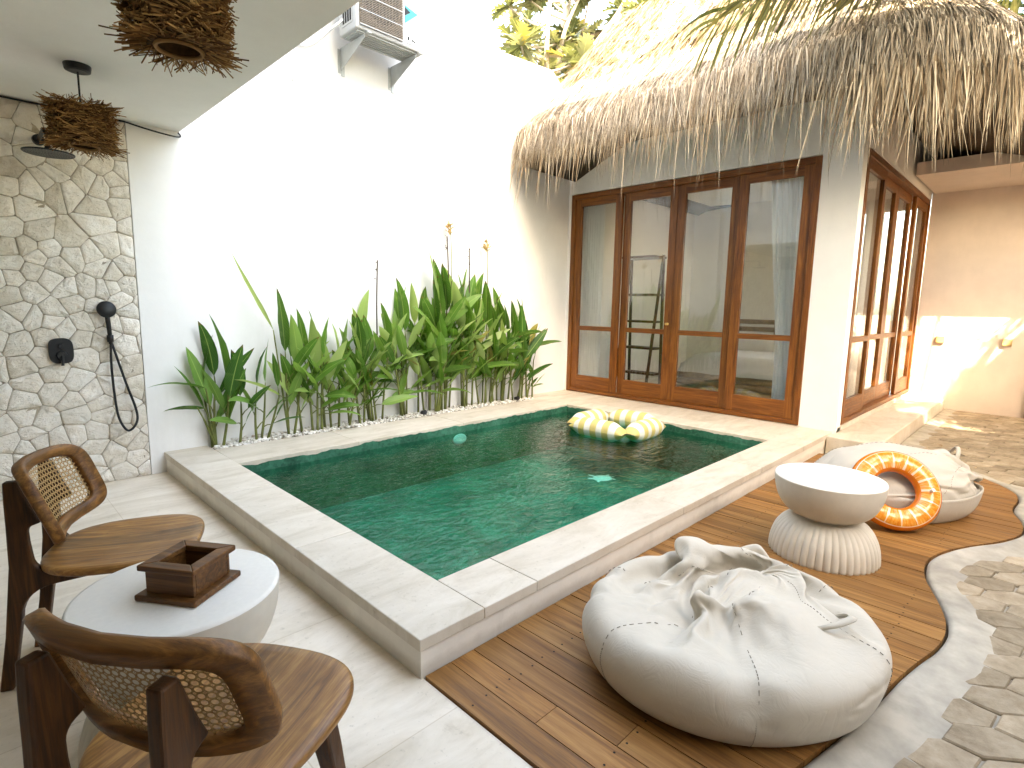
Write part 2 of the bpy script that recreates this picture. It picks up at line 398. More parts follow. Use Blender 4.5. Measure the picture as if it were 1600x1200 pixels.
# ------------------------------------------------------------------ mesh helper
class MB:
    def __init__(s): s.v = []; s.f = []; s.uv = []          # uv: one list per face or None
    def add(s, vs, fs, uvs=None):
        o = len(s.v); s.v += [tuple(p) for p in vs]
        for i, f in enumerate(fs):
            s.f.append([o + k for k in f]); s.uv.append(uvs[i] if uvs else None)
        return s
    def box(s, x0, y0, z0, x1, y1, z1, mtx=None):
        p = [(x, y, z) for z in (z0, z1) for y in (y0, y1) for x in (x0, x1)]
        if mtx is not None: p = [mtx @ Vector(q) for q in p]
        return s.add(p, [(0, 2, 3, 1), (4, 5, 7, 6), (0, 1, 5, 4), (2, 6, 7, 3), (0, 4, 6, 2), (1, 3, 7, 5)])
    def tube(s, path, rad, n=8, cap=True, flat=1.0):
        path = [Vector(p) for p in path]; m = len(path)
        if not hasattr(rad, '__len__'): rad = [rad] * m
        vs = []; up = None
        for i, p in enumerate(path):
            t = (path[min(i + 1, m - 1)] - path[max(i - 1, 0)]).normalized()
            if up is None: up = Vector((0, 0, 1)) if abs(t.z) < 0.9 else Vector((1, 0, 0))
            a = t.cross(up).normalized(); b = a.cross(t).normalized(); up = b
            for k in range(n):
                an = 2 * PI * k / n
                vs.append(p + (a * math.cos(an) + b * math.sin(an) * flat) * rad[i])
        fs = [(i * n + k, i * n + (k + 1) % n, (i + 1) * n + (k + 1) % n, (i + 1) * n + k) for i in range(m - 1) for k in range(n)]
        if cap: fs += [tuple(range(n - 1, -1, -1)), tuple(range((m - 1) * n, m * n))]
        return s.add(vs, fs)
    def lathe(s, prof, n=48, c=(0, 0), flute=None):
        vs = []
        for j, (r, z) in enumerate(prof):
            for k in range(n):
                an = 2 * PI * k / n; rr = r
                if flute: rr = r * (1 - flute(j, an))
                vs.append((c[0] + rr * math.cos(an), c[1] + rr * math.sin(an), z))
        fs = [(j * n + k, j * n + (k + 1) % n, (j + 1) * n + (k + 1) % n, (j + 1) * n + k) for j in range(len(prof) - 1) for k in range(n)]
        return s.add(vs, fs)
    def disc(s, c, r, n=24, up=1):
        vs = [(c[0] + r * math.cos(2 * PI * k / n), c[1] + r * math.sin(2 * PI * k / n), c[2]) for k in range(n)]
        return s.add(vs, [tuple(range(n)) if up > 0 else tuple(range(n - 1, -1, -1))])
    def prism(s, poly, lo, hi, axis=2):
        def P(a, b, h): return {2: (a, b, h), 1: (a, h, b), 0: (h, a, b)}[axis]
        n = len(poly)
        vs = [P(a, b, lo) for a, b in poly] + [P(a, b, hi) for a, b in poly]
        fs = [tuple(range(n - 1, -1, -1)), tuple(range(n, 2 * n))] + [(k, (k + 1) % n, n + (k + 1) % n, n + k) for k in range(n)]
        return s.add(vs, fs)
    def grid(s, fn, nu, nv, closed_u=False):
        vs = []; uv = []
        for j in range(nv + 1):
            for i in range(nu + 1):
                vs.append(fn(i / nu, j / nv))
        w = nu + 1; fs = []; uvs = []
        for j in range(nv):
            for i in range(nu):
                fs.append((j * w + i, j * w + i + 1, (j + 1) * w + i + 1, (j + 1) * w + i))
                uvs.append([(i / nu, j / nv), ((i + 1) / nu, j / nv), ((i + 1) / nu, (j + 1) / nv), (i / nu, (j + 1) / nv)])
        return s.add(vs, fs, uvs)

def wloc(o):
    v = Vector((0, 0, 0))
    while o is not None: v = v + o.location; o = o.parent
    return v
def part(name, mb, mat, parent=None, smooth=False, bevel=0.0, world=False, recalc=True, subd=0):
    me = bpy.data.meshes.new(name)
    vs = mb.v
    if world and parent is not None:
        w = wloc(parent); vs = [(p[0] - w.x, p[1] - w.y, p[2] - w.z) for p in vs]
    me.from_pydata(vs, [], mb.f)
    if any(mb.uv):
        l = me.uv_layers.new(name='UVMap'); i = 0
        flat = []
        for f, u in zip(mb.f, mb.uv):
            for k in range(len(f)): flat += list(u[k]) if u else [0.0, 0.0]
        l.data.foreach_set('uv', flat)
    if recalc:
        bm = bmesh.new(); bm.from_mesh(me); bmesh.ops.recalc_face_normals(bm, faces=bm.faces); bm.to_mesh(me); bm.free()
    if smooth: me.polygons.foreach_set('use_smooth', [True] * len(me.polygons))
    me.materials.append(mat); me.update()
    o = bpy.data.objects.new(name, me); COL.objects.link(o)
    if parent is not None: o.parent = parent
    if bevel:
        b = o.modifiers.new('bevel', 'BEVEL'); b.width = bevel; b.segments = 2; b.limit_method = 'ANGLE'; b.angle_limit = R(40)
        b.harden_normals = False
    if subd:
        q = o.modifiers.new('subd', 'SUBSURF'); q.levels = subd; q.render_levels = subd
    return o
def tag(o, label, cat, group=None):
    o['label'] = label; o['category'] = cat
    if group: o['group'] = group
    return o
def thing(name, label, cat, loc=(0, 0, 0), rotz=0.0, group=None):
    o = bpy.data.objects.new(name, None); COL.objects.link(o); o.location = loc; o.rotation_euler = (0, 0, rotz)
    o.empty_display_size = 0.1
    return tag(o, label, cat, group)
def structure(name, mb, mat, **kw):
    o = part(name, mb, mat, **kw); o['kind'] = 'structure'; return o
def stuff(name, mb, mat, label=None, cat=None, **kw):
    o = part(name, mb, mat, **kw); o['kind'] = 'stuff'
    if label: tag(o, label, cat)
    return o
def smoothmin(a, b, k):
    h = max(k - abs(a - b), 0) / k
    return min(a, b) - h * h * k * 0.25
def catmull(pts, n=8):
    pts = [Vector(p) for p in pts]; out = []
    q = [pts[0] * 2 - pts[1]] + pts + [pts[-1] * 2 - pts[-2]]
    for i in range(1, len(q) - 2):
        for k in range(n):
            t = k / n
            out.append(0.5 * ((2 * q[i]) + (q[i + 1] - q[i - 1]) * t + (2 * q[i - 1] - 5 * q[i] + 4 * q[i + 1] - q[i + 2]) * t * t + (3 * q[i] - q[i - 1] - 3 * q[i + 1] + q[i + 2]) * t ** 3))
    out.append(pts[-1]); return out

# ------------------------------------------------------------------ ground, terrace, deck, paving
structure('ground', MB().box(-120, -120, -0.6, 160, 120, -0.5), M_SOIL)
structure('terrace_floor', MB().box(-6, -4, -0.3, 1.1, 5.0, 0.0), M_FLOOR)
EDGE = [(1.1, 0.52), (1.35, 0.48), (1.67, 0.41), (2.05, 0.33), (2.45, 0.27), (2.75, 0.2), (2.96, 0.2), (3.2, 0.27), (3.4, 0.35), (3.67, 0.385), (3.9, 0.33), (4.04, 0.27),
        (4.3, 0.12), (4.55, 0.02), (4.8, 0.02), (5.1, 0.1), (5.4, 0.07), (5.62, 0.09), (5.82, 0.2), (6.1, 0.47), (6.4, 0.78), (6.8, 1.06), (7.2, 1.06), (12, 1.06)]
EX = np.array([p[0] for p in EDGE]); EY = np.array([p[1] for p in EDGE])
def edge_y(x):
    return float(sum(np.interp(x + d, EX, EY) for d in (-0.09, -0.045, 0, 0.045, 0.09)) / 5)
mb = MB(); x = 1.104; screw_rows = []
while x < 6.85:
    w = rnd.choice([0.115, 0.12, 0.125]); x1 = x + w - 0.004
    if x1 > 6.85: break
    y0 = [edge_y(x + (x1 - x) * t) for t in (0, 0.33, 0.66, 1)]
    top = 1.512 if x < 5.75 else 1.06
    cuts = [max(y0) + 0.02, top]
    if top - max(y0) > 0.35 and rnd.random() < 0.4: cuts = [max(y0) + 0.02, max(y0) + (top - max(y0)) * rnd.uniform(0.3, 0.8), top]
    if cuts[-1] - cuts[0] < 0.03: x += w; continue
    screw_rows.append(((x + x1) / 2, max(y0), top))
    for i in range(len(cuts) - 1):
        if i == 0: lowpts = [(x + (x1 - x) * t, y) for t, y in zip((0, 0.33, 0.66, 1), y0)]
        else: lowpts = [(x, cuts[i] + 0.0015), (x1, cuts[i] + 0.0015)]
        mb.prism(lowpts + [(x1, cuts[i + 1] - 0.0015), (x, cuts[i + 1] - 0.0015)], -0.03, 0.012 + rnd.uniform(-0.001, 0.001))
    x += w
n_plank = len(mb.f)
for (cx_, ya_, yb_) in screw_rows:                                  # countersunk screws at the joists
    for yj in np.arange(-0.1, 1.5, 0.46):
        if ya_ + 0.03 < yj < yb_ - 0.03:
            for dx_ in (-0.032, 0.032):
                sx_, sy_ = cx_ + dx_ + rnd.uniform(-0.003, 0.003), yj + rnd.uniform(-0.006, 0.006)
                mb.add([(sx_ + 0.0042 * math.cos(k * PI / 4), sy_ + 0.0042 * math.sin(k * PI / 4), 0.0136) for k in range(8)], [tuple(range(8))])
deck = structure('wooden_deck', mb, M_DECK)
deck.data.materials.append(M_DARK)
for p in deck.data.polygons[n_plank:]: p.material_index = 1
structure('deck_bed', MB().box(1.1, -0.2, -0.3, 7.0, 1.52, -0.035), M_DARK)
# concrete edging sheet under the hex pavers, with a raised rounded lip along the deck
mb = MB()
xs = np.arange(1.1, 12.0, 0.05)
prof = [(-0.008, -0.05), (-0.012, 0.008), (-0.03, 0.017), (-0.1, 0.012), (-0.17, 0.003), (-0.24, -0.006), (-0.42, -0.011)]
rows = []
for x in xs:
    j = noise.noise((x * 7, 0, 0)) * 0.008
    rows.append([(x, edge_y(x) + a + (j if a < -0.05 else j * 0.2), z + noise.noise((x * 5, a * 20, 1)) * 0.003) for a, z in prof])
for a, b in zip(rows[:-1], rows[1:]):
    n = len(prof)
    mb.add(a + b, [(i, i + 1, n + i + 1, n + i) for i in range(n - 1)])
structure('concrete_edging', mb, M_CONC, smooth=True)
structure('paving_bed', MB().box(1.1, -6, -0.3, 12, 1.2, -0.012), M_SOIL)
structure('terrace_bed', MB().box(-6, -6, -0.3, 1.099, -4.001, -0.02), M_FLOOR)
mb = MB(); mbs = MB()
ang = R(-52); HL, HW = 0.135, 0.072            # long hexagons
def hexagon(cx, cy, sx=1.0):
    return [(-HL, 0), (-HL * 0.45, -HW), (HL * 0.45, -HW), (HL, 0), (HL * 0.45, HW), (-HL * 0.45, HW)]
ca, sa = math.cos(ang), math.sin(ang)
def in_region(x, y): return 1.12 < x < 9.9 and -2.2 < y < edge_y(x) - 0.12
for i in range(-60, 60):
    for j in range(-60, 60):
        px = i * HL * 1.45 + 0.0; py = j * HW * 2 + (HW if i % 2 else 0)
        cx = 5 + px * ca - py * sa; cy = 0.2 + px * sa + py * ca
        if not (1.0 < cx < 10 and -2.3 < cy < 1.2): continue
        if cy > edge_y(max(1.1, cx)) - 0.13: continue
        if cx - cy < 1.15 and cx < 2: pass
        jit = rnd.uniform(0.968, 0.99)
        base = []; top = []
        dz = rnd.uniform(-0.003, 0.003)
        for (a, b) in hexagon(0, 0):
            a *= jit; b *= jit; a += rnd.uniform(-0.006, 0.006); b += rnd.uniform(-0.005, 0.005)
            def W(a, b):
                x = cx + a * ca - b * sa; y = cy + a * sa + b * ca
                return x, min(y, edge_y(min(max(x, 1.1), 12)) - 0.125)
            base.append((*W(a, b), -0.045)); top.append(W(a, b))
        mx = sum(p[0] for p in top) / 6; my = sum(p[1] for p in top) / 6
        ins = 0.95
        r1 = [(x, y, 0.0 + dz) for x, y in top]
        r2 = [(mx + (x - mx) * ins, my + (y - my) * ins, 0.006 + dz) for x, y in top]
        vs = base + r1 + r2
        fs = [(k, (k + 1) % 6, 6 + (k + 1) % 6, 6 + k) for k in range(6)] + [(6 + k, 6 + (k + 1) % 6, 12 + (k + 1) % 6, 12 + k) for k in range(6)] + [tuple(range(12, 18))]
        mb.add(vs, fs)
structure('hex_paving', mb, M_PAVER, bevel=0.0)

# ------------------------------------------------------------------ pool
PX0, PX1, PY0, PY1 = 1.395, 5.285, 1.82, 4.25
ZC = 0.165
pool = thing('swimming_pool', 'raised rectangular plunge pool with pale stone coping and green stone lining', 'pool', (1.08, 1.51, 0))
mb = MB()
mb.box(1.09, 1.52, -0.3, PX0 - 0.012, 5.0, ZC - 0.045)
mb.box(PX0 - 0.012, 1.52, -0.3, 6.16, PY0 - 0.012, ZC - 0.045)
mb.box(PX1 + 0.012, PY0 - 0.012, -0.3, 6.16, 5.0, ZC - 0.045)
mb.box(PX0 - 0.012, PY1 + 0.012, -0.3, PX1 + 0.012, 4.78, ZC - 0.045)
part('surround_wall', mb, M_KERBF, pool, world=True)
mb = MB(); g = 0.0009
def slabs_y(xa, xb, ys):
    for a, b in zip(ys[:-1], ys[1:]): mb.box(xa, a + g, ZC - 0.05, xb, b - g, ZC + rnd.uniform(-0.001, 0.001))
def slabs_x(ya, yb, xs):
    for a, b in zip(xs[:-1], xs[1:]): mb.box(a + g, ya, ZC - 0.05, b - g, yb, ZC + rnd.uniform(-0.001, 0.001))
slabs_y(1.08, PX0, [1.51, 2.55, 3.6, 4.4, 5.0])
slabs_x(1.51, PY0, [PX0, 1.71, 3.05, 4.3, 5.285, 6.16])
slabs_y(PX1, 5.62, [PY0, 2.9, 4.0, 4.85])
slabs_y(5.622, 6.19, [PY0, 2.35, 3.3, 4.3, 5.05])
slabs_x(PY1, 4.78, [PX0, 2.4, 3.6, 4.7, PX1])
mb.box(PX1 + g, 4.855, ZC - 0.05, 5.62, 5.05, ZC)
part('coping', mb, M_COPE, pool, bevel=0.004, world=True)
mb = MB(); zf = -0.36
mb.add([(PX0, PY0, zf), (PX1, PY0, zf), (PX1, PY1, zf), (PX0, PY1, zf)], [(0, 1, 2, 3)])
part('basin_floor', mb, M_POOLF, pool, world=True, recalc=False)
mb = MB(); zt = ZC - 0.05
for i, (a, b) in enumerate([((PX0, PY0), (PX1, PY0)), ((PX1, PY0), (PX1, PY1)), ((PX1, PY1), (PX0, PY1)), ((PX0, PY1), (PX0, PY0))]):
    mb.add([(*a, zf), (*b, zf), (*b, zt), (*a, zt)], [(3, 2, 1, 0)])
# algae stain climbing raggedly on to the coping's inner edge
for (ax, ay, bx, by, nx, ny) in ((PX0, PY1, PX1, PY1, 0, -1), (PX1, PY1, PX1, PY0, -1, 0)):
    L = math.hypot(bx - ax, by - ay); N = int(L / 0.02); vs = []
    for i in range(N + 1):
        t = i / N; h = 0.014 + 0.016 * (0.5 + noise.noise((t * L * 6, ax, 2.0))) + 0.008 * noise.noise((t * L * 25, ax, 5))
        px = ax + (bx - ax) * t + nx * 0.003; py = ay + (by - ay) * t + ny * 0.003
        vs += [(px, py, zt - 0.05), (px, py, zt + h)]
    mb.add(vs, [(2 * i, 2 * i + 2, 2 * i + 3, 2 * i + 1) for i in range(N)])
part('basin_wall', mb, M_POOLW, pool, world=True, recalc=False)
lens = part('underwater_light', MB().lathe([(0.0, 0.0), (0.05, 0.002), (0.085, 0.0), (0.09, -0.02)], 28), M_PLASTICW, pool, smooth=True)
lens.scale = (1.0, 0.6, 0.5); lens.rotation_euler = (R(90), 0, 0); lens.location = Vector((3.54, PY1 - 0.02, 0.005)) - Vector(pool.location)
# turtle mosaic on the floor
mb = MB(); N = 28
mb.add([(0.15 * math.cos(2 * PI * k / N), 0.115 * math.sin(2 * PI * k / N), 0.012) for k in range(N)] + [(0.165 * math.cos(2 * PI * k / N), 0.13 * math.sin(2 * PI * k / N), 0.0) for k in range(N)] + [(0, 0, 0.02)],
       [(k, (k + 1) % N, 2 * N) for k in range(N)] + [(N + k, N + (k + 1) % N, (k + 1) % N, k) for k in range(N)])
for (cx, cy, l, w, an) in ((0.2, 0, 0.055, 0.042, 0), (0.12, 0.13, 0.085, 0.03, 60), (0.12, -0.13, 0.085, 0.03, -60), (-0.14, 0.1, 0.05, 0.028, 140), (-0.14, -0.1, 0.05, 0.028, -140), (-0.185, 0, 0.03, 0.012, 180)):
    c, s_ = math.cos(R(an)), math.sin(R(an))
    mb.add([(cx + l * math.cos(2 * PI * k / 14) * c - w * math.sin(2 * PI * k / 14) * s_, cy + l * math.cos(2 * PI * k / 14) * s_ + w * math.sin(2 * PI * k / 14) * c, 0.009) for k in range(14)], [tuple(range(14))])
tu = part('turtle_mosaic', mb, M_TURTLE, pool, recalc=False)
tu.location = Vector((4.5, 3.13, zf + 0.004)) - Vector(pool.location); tu.rotation_euler = (0, 0, R(150)); tu.scale = (0.62, 0.62, 1)
structure('water', MB().add([(PX0, PY0, 0.07), (PX1, PY0, 0.07), (PX1, PY1, 0.07), (PX0, PY1, 0.07)], [(0, 1, 2, 3)]), M_WATER, recalc=False)

# ------------------------------------------------------------------ courtyard walls
YW = 5.05
cw = thing('courtyard_wall', 'tall white rendered wall behind the row of leafy plants', 'wall', (1.0, 5.05, 0))
part('wall', MB().prism([(1.58, -0.3), (6.3, -0.3), (6.3, 4.05), (6.05, 4.2), (5.75, 4.41), (3.5, 4.26), (1.58, 4.12)], YW, YW + 0.22, 1), M_WALL, cw, world=True)
part('return_panel', MB().box(0.985, YW - 0.1, -0.3, 1.579, YW + 0.2, 3.3), M_WALL, cw, world=True, bevel=0.004)
# stone cladding
def voronoi_cells(w, h, pts, pad):
    cells = []
    P = np.array(pts)
    for i, p in enumerate(pts):
        if not (-0.15 < p[0] < w + 0.15 and -0.15 < p[1] < h + 0.15): cells.append(None); continue
        poly = [(-0.0, -0.0), (w, 0.0), (w, h), (0.0, h)]
        poly = [(-0.6, -0.6), (w + 0.6, -0.6), (w + 0.6, h + 0.6), (-0.6, h + 0.6)]
        d = np.hypot(P[:, 0] - p[0], P[:, 1] - p[1]); idx = np.argsort(d)[1:22]
        planes = [((P[j] - P[i]) / d[j], (P[j] + P[i]) / 2) for j in idx]
        planes = [(n_, m_ - n_ * pad) for n_, m_ in planes]
        planes += [(np.array((1, 0)), np.array((w, 0))), (np.array((-1, 0)), np.array((0, 0))), (np.array((0, 1)), np.array((0, h))), (np.array((0, -1)), np.array((0, 0)))]
        for n_, m_ in planes:
            out = []
            for a, b in zip(poly, poly[1:] + poly[:1]):
                da = (a[0] - m_[0]) * n_[0] + (a[1] - m_[1]) * n_[1]; db = (b[0] - m_[0]) * n_[0] + (b[1] - m_[1]) * n_[1]
                if da <= 0: out.append(a)
                if (da < 0 < db) or (db < 0 < da):
                    t = da / (da - db); out.append((a[0] + (b[0] - a[0]) * t, a[1] + (b[1] - a[1]) * t))
            poly = out
            if len(poly) < 3: break
        cells.append(poly if len(poly) >= 3 else None)
    return cells
SW, SH = 2.6, 2.64
rs = random.Random(11); pts = []
while len(pts) < 620:
    best = None
    for _ in range(5):
        q = (rs.uniform(-0.3, SW + 0.3), rs.uniform(-0.3, SH + 0.3))
        dd = min([(q[0] - a[0]) ** 2 + (q[1] - a[1]) ** 2 for a in pts] or [9])
        if best is None or dd > best[0]: best = (dd, q)
    pts.append(best[1])
mb = MB()
for poly in voronoi_cells(SW, SH, pts, 0.0018):
    if not poly: continue
    # soften corners a little
    q = []
    for a, b in zip(poly, poly[1:] + poly[:1]):
        q += [(a[0] * 0.92 + b[0] * 0.08, a[1] * 0.92 + b[1] * 0.08), (a[0] * 0.5 + b[0] * 0.5 + rs.uniform(-0.003, 0.003), a[1] * 0.5 + b[1] * 0.5 + rs.uniform(-0.003, 0.003)), (a[0] * 0.08 + b[0] * 0.92, a[1] * 0.08 + b[1] * 0.92)]
    n = len(q); cx = sum(p[0] for p in q) / n; cz = sum(p[1] for p in q) / n
    tx, tz, hh = rs.uniform(-0.05, 0.05), rs.uniform(-0.06, 0.06), rs.uniform(0.024, 0.034)
    def ring(k, d, jit): return [(cx + (a - cx) * k, -(d + (a - cx) * tx + (b - cz) * tz + rs.uniform(-jit, jit)), cz + (b - cz) * k) for a, b in q]
    vs = ring(1.0, 0.0, 0) + ring(0.997, hh * 0.8, 0.002) + ring(0.93, hh * 0.98, 0.004) + ring(0.5, hh, 0.007) + [(cx, -hh - rs.uniform(-0.004, 0.006), cz)]
    fs = [(r * n + k, r * n + (k + 1) % n, (r + 1) * n + (k + 1) % n, (r + 1) * n + k) for r in range(3) for k in range(n)] + [(3 * n + k, 3 * n + (k + 1) % n, 4 * n) for k in range(n)]
    mb.add([(0.98 - SW + a, 4.975 + b, c) for a, b, c in vs], fs)
sw = thing('stone_wall', 'shower wall clad in irregular cream split stones', 'wall', (-0.4, 4.98, 0))
part('stone_cladding', mb, M_STONE, sw, world=True, smooth=True)
part('mortar', MB().box(0.98 - SW - 2.4, 4.957, -0.2, 0.982, 5.2, 2.66), simple('stone_mortar', (0.4, 0.34, 0.26), 0.95, 0.2, 0, 0.3, 20), sw, world=True)

# white building whose ground floor canopy covers the seating (its upper floors shade the court)
vb = thing('villa_building', 'white villa with a flat canopy ceiling over the seating corner', 'building', (-3, 0, 0))
part('ceiling', MB().box(-6, -7, 2.64, 1.33, YW - 0.1, 2.9), M_CEIL, vb, world=True)
part('parapet', MB().box(1.22, -7, 2.9, 1.33, YW - 0.1, 3.75), M_WALL, vb, world=True)
mb = MB(); mb.box(-6, -5.4, 2.9, 0.4, 5.6, 8.1); mb.box(-6, -5.4, 8.1, 1.33, 5.6, 8.39)
part('upper_wall', mb, M_WALL, vb, world=True)
for y0 in (-4.6, -2.0, 0.4, 2.6):
    wf = part('window', MB().box(0.4, y0, 3.9, 0.46, y0 + 1.9, 6.2), M_DOOR_V, vb, world=True)
    part('pane', MB().box(0.455, y0 + 0.1, 4.0, 0.47, y0 + 1.8, 6.1), M_DARK, wf, world=True)
part('rear_shading_wall', MB().box(-1.9, -1.45, -0.3, -1.75, YW - 0.11, 2.638), M_ROOM, vb, world=True)  # unseen walls and dark doors added to cut light on near sides of things
part('side_shading_wall', MB().box(-1.749, -1.45, -0.3, 0.9, -1.3, 2.638), M_ROOM, vb, world=True)
for y0 in (-1.1, 0.6):
    wf = part('door', MB().box(-1.749, y0, 0.0, -1.69, y0 + 1.5, 2.3), M_DOOR_V, vb, world=True, bevel=0.004)
    part('pane', MB().box(-1.691, y0 + 0.12, 0.35, -1.682, y0 + 1.38, 2.15), M_DARK, wf, world=True)

# ------------------------------------------------------------------ house with thatched roof
XH = 6.19; YS = 1.49; XB = 9.95
house = thing('thatched_house', 'white pool house with shaggy thatched roof and teak framed glass doors', 'house', (8, 3.2, 0))
mb = MB()
mb.box(XH, 1.85, 2.91, XH + 0.16, YW + 0.1, 3.5)                      # lintel over front doors
mb.box(XH, YS, 0.1, XH + 0.15, 1.849, 3.5)                            # corner column
mb.box(XH + 0.15, YS, 2.96, XB, YS + 0.16, 3.5)                      # lintel over side doors
mb.box(XH - 0.012, 5.005, 0.166, XH + 0.1, YW, 2.91)                 # strip beside the courtyard wall
part('wall', mb, plaster('house_plaster', (0.84, 0.825, 0.795), 0.02, 0.1), house, world=True, bevel=0.004)
mb = MB()
mb.box(XH + 0.1, YW - 0.02, 0.1, XB, YW + 0.1, 3.5); mb.box(XB - 0.12, 2.9, 0.17, XB - 0.02, YW - 0.03, 3.5); mb.box(XB - 0.12, YS + 0.17, 2.85, XB - 0.02, 2.899, 3.5)  # back wall left open out of sight, a gap added to brighten the room
mb.box(XH + 0.17, YS + 0.17, 3.2, XB - 0.13, YW - 0.03, 3.3)
part('room_wall', mb, M_ROOM, house, world=True)
part('room_floor', MB().box(XH + 0.02, YS + 0.02, -0.2, XB - 0.02, YW - 0.03, 0.165), M_FLOOR, house, world=True)
mb = MB(); mb.box(5.95, 1.06, -0.3, 6.159, 1.509, 0.15); mb.box(6.161, 1.06, -0.3, XB - 0.02, YS - 0.001, 0.15); mb.box(XH + 0.03, YS, -0.3, XB - 0.02, YS + 0.02, 0.2)
part('plinth', mb, M_COPE, house, world=True, bevel=0.008)

def lattice(xs, zs, holes, y0, y1, mtx, rails):
    """one connected frame: a grid of cells with the holes left out; returns (MB, material index per face)"""
    mb = MB(); nx, nz = len(xs), len(zs); vid = {}; vs = []; fs = []; mi = []
    def V(i, k, s_):
        if (i, k, s_) not in vid:
            vid[(i, k, s_)] = len(vs); vs.append(tuple(mtx @ Vector((xs[i], y1 if s_ else y0, zs[k]))))
        return vid[(i, k, s_)]
    def solid(i, k): return 0 <= i < nx - 1 and 0 <= k < nz - 1 and (i, k) not in holes
    for i in range(nx - 1):
        for k in range(nz - 1):
            if not solid(i, k): continue
            m = 1 if (i, k) in rails else 0
            fs.append((V(i, k, 0), V(i + 1, k, 0), V(i + 1, k + 1, 0), V(i, k + 1, 0))); mi.append(m)
            fs.append((V(i, k, 1), V(i, k + 1, 1), V(i + 1, k + 1, 1), V(i + 1, k, 1))); mi.append(m)
            for (di, dk, e) in ((-1, 0, ((i, k), (i, k + 1))), (1, 0, ((i + 1, k), (i + 1, k + 1))), (0, -1, ((i, k), (i + 1, k))), (0, 1, ((i, k + 1), (i + 1, k + 1)))):
                if not solid(i + di, k + dk):
                    (a, b), (c, d) = e; fs.append((V(a, b, 0), V(c, d, 0), V(c, d, 1), V(a, b, 1))); mi.append(m)
    mb.add(vs, fs); return mb, mi
def two_tone(o, mi, m2):
    o.data.materials.append(m2)
    for p, m in zip(o.data.polygons, mi): p.material_index = m
def door_set(origin, ux, n_panels, width, z0, z1, inward, mats, knob=None, midz=1.08, offs=None):
    """teak frame with glazed panels; ux = unit vector along the opening, inward = unit vector into the room"""
    ux = Vector(ux); inw = Vector(inward); O = Vector(origin)
    mtx = Matrix(((ux.x, inw.x, 0, O.x), (ux.y, inw.y, 0, O.y), (ux.z, inw.z, 1, O.z), (0, 0, 0, 1)))
    MV, MH = mats
    fr, mi = lattice([-0.065, 0, width, width + 0.065], [z0 - 0.03, z0 + 0.02, z1 - 0.065, z1], {(1, 1)}, 0, 0.14, mtx, {(1, 0), (1, 2)})
    f = part('door_frame', fr, MV, house, world=True, bevel=0.005); two_tone(f, mi, MH)
    pw = width / n_panels
    for i in range(n_panels):
        a = i * pw + 0.001; b = (i + 1) * pw - 0.001; y = offs[i] if offs else 0.03
        st = 0.1; lo = z0 + 0.021; hi = z1 - 0.066
        m, mi = lattice([a, a + st, b - st, b], [lo, lo + 0.19, midz - 0.03, midz + 0.03, hi - 0.1, hi], {(1, 1), (1, 3)}, y, y + 0.045, mtx, {(1, 0), (1, 2), (1, 4)})
        d = part('door', m, MV, house, world=True, bevel=0.004); two_tone(d, mi, MH)
        part('pane', MB().box(a + st, y + 0.02, lo + 0.19, b - st, y + 0.024, midz - 0.03, mtx), M_GLASS, d, world=True)
        part('pane', MB().box(a + st, y + 0.02, midz + 0.03, b - st, y + 0.024, hi - 0.1, mtx), M_GLASS, d, world=True)
        if knob == i:
            kb = part('knob', MB().lathe([(0.0, 0.05), (0.014, 0.045), (0.017, 0.035), (0.012, 0.025), (0.007, 0.02), (0.007, 0.004), (0.02, 0.003), (0.02, 0)], 20), M_BRASS, d, smooth=True)
            p = mtx @ Vector((b - 0.05, y, 1.18)); kb.location = p - wloc(d)
            kb.rotation_euler = Vector((0, 0, 1)).rotation_difference(-inw).to_euler()
door_set((XH - 0.005, 4.94, 0), (0, -1, 0), 4, 3.03, 0.2, 2.9, (1, 0, 0), (M_DOOR_V, M_DOOR_H), 1, 1.08, [0.02, 0.07, 0.07, 0.02])
door_set((6.42, YS - 0.005, 0), (1, 0, 0), 4, 3.42, 0.24, 2.95, (0, 1, 0), (M_DOOR_V, M_DOOR_X), None, 1.08, [0.02, 0.07, 0.07, 0.02])

# --- roof
EZ = 3.42
def eave(s):
    """s in metres along the eave from the courtyard wall: returns point (x,y), outward normal"""
    L1 = 4.98 - 1.55; RC = 1.25; L2 = RC * PI / 2
    if s < L1: return 5.05, 4.98 - s, -1.0, 0.0
    if s < L1 + L2:
        a = (s - L1) / RC
        return 5.05 + RC - RC * math.cos(a), 1.55 - RC * math.sin(a), -math.cos(a), -math.sin(a)
    return 5.05 + RC + (s - L1 - L2), 1.55 - RC, 0.0, -1.0
LTOT = (4.98 - 1.55) + 1.25 * PI / 2 + 3.6
def eave_z(s): return EZ + 0.03 * noise.noise((s * 1.3, 0, 0))
loop = [eave(LTOT * i / 60) for i in range(61)]
ring = [(x, y, eave_z(LTOT * i / 60)) for i, (x, y, nx, ny) in enumerate(loop)]
ring += [(10.2, 0.5, EZ), (10.2, 2.0, EZ), (10.2, 4.0, EZ), (10.0, 5.02, EZ), (8, 5.02, EZ), (6.2, 5.02, EZ), (5.5, 5.02, EZ)]
def ridge(p):
    return (min(max(p[0] + 2.35, 7.4), 8.0), 2.65, 5.7)
mb = MB(); n = len(ring); T = [(0.0, -0.34), (-0.012, -0.15), (0.0, -0.03), (0.06, -0.02), (0.15, -0.05), (0.3, -0.06), (0.5, -0.06), (0.75, -0.06), (1.0, -0.06)]
vs = []
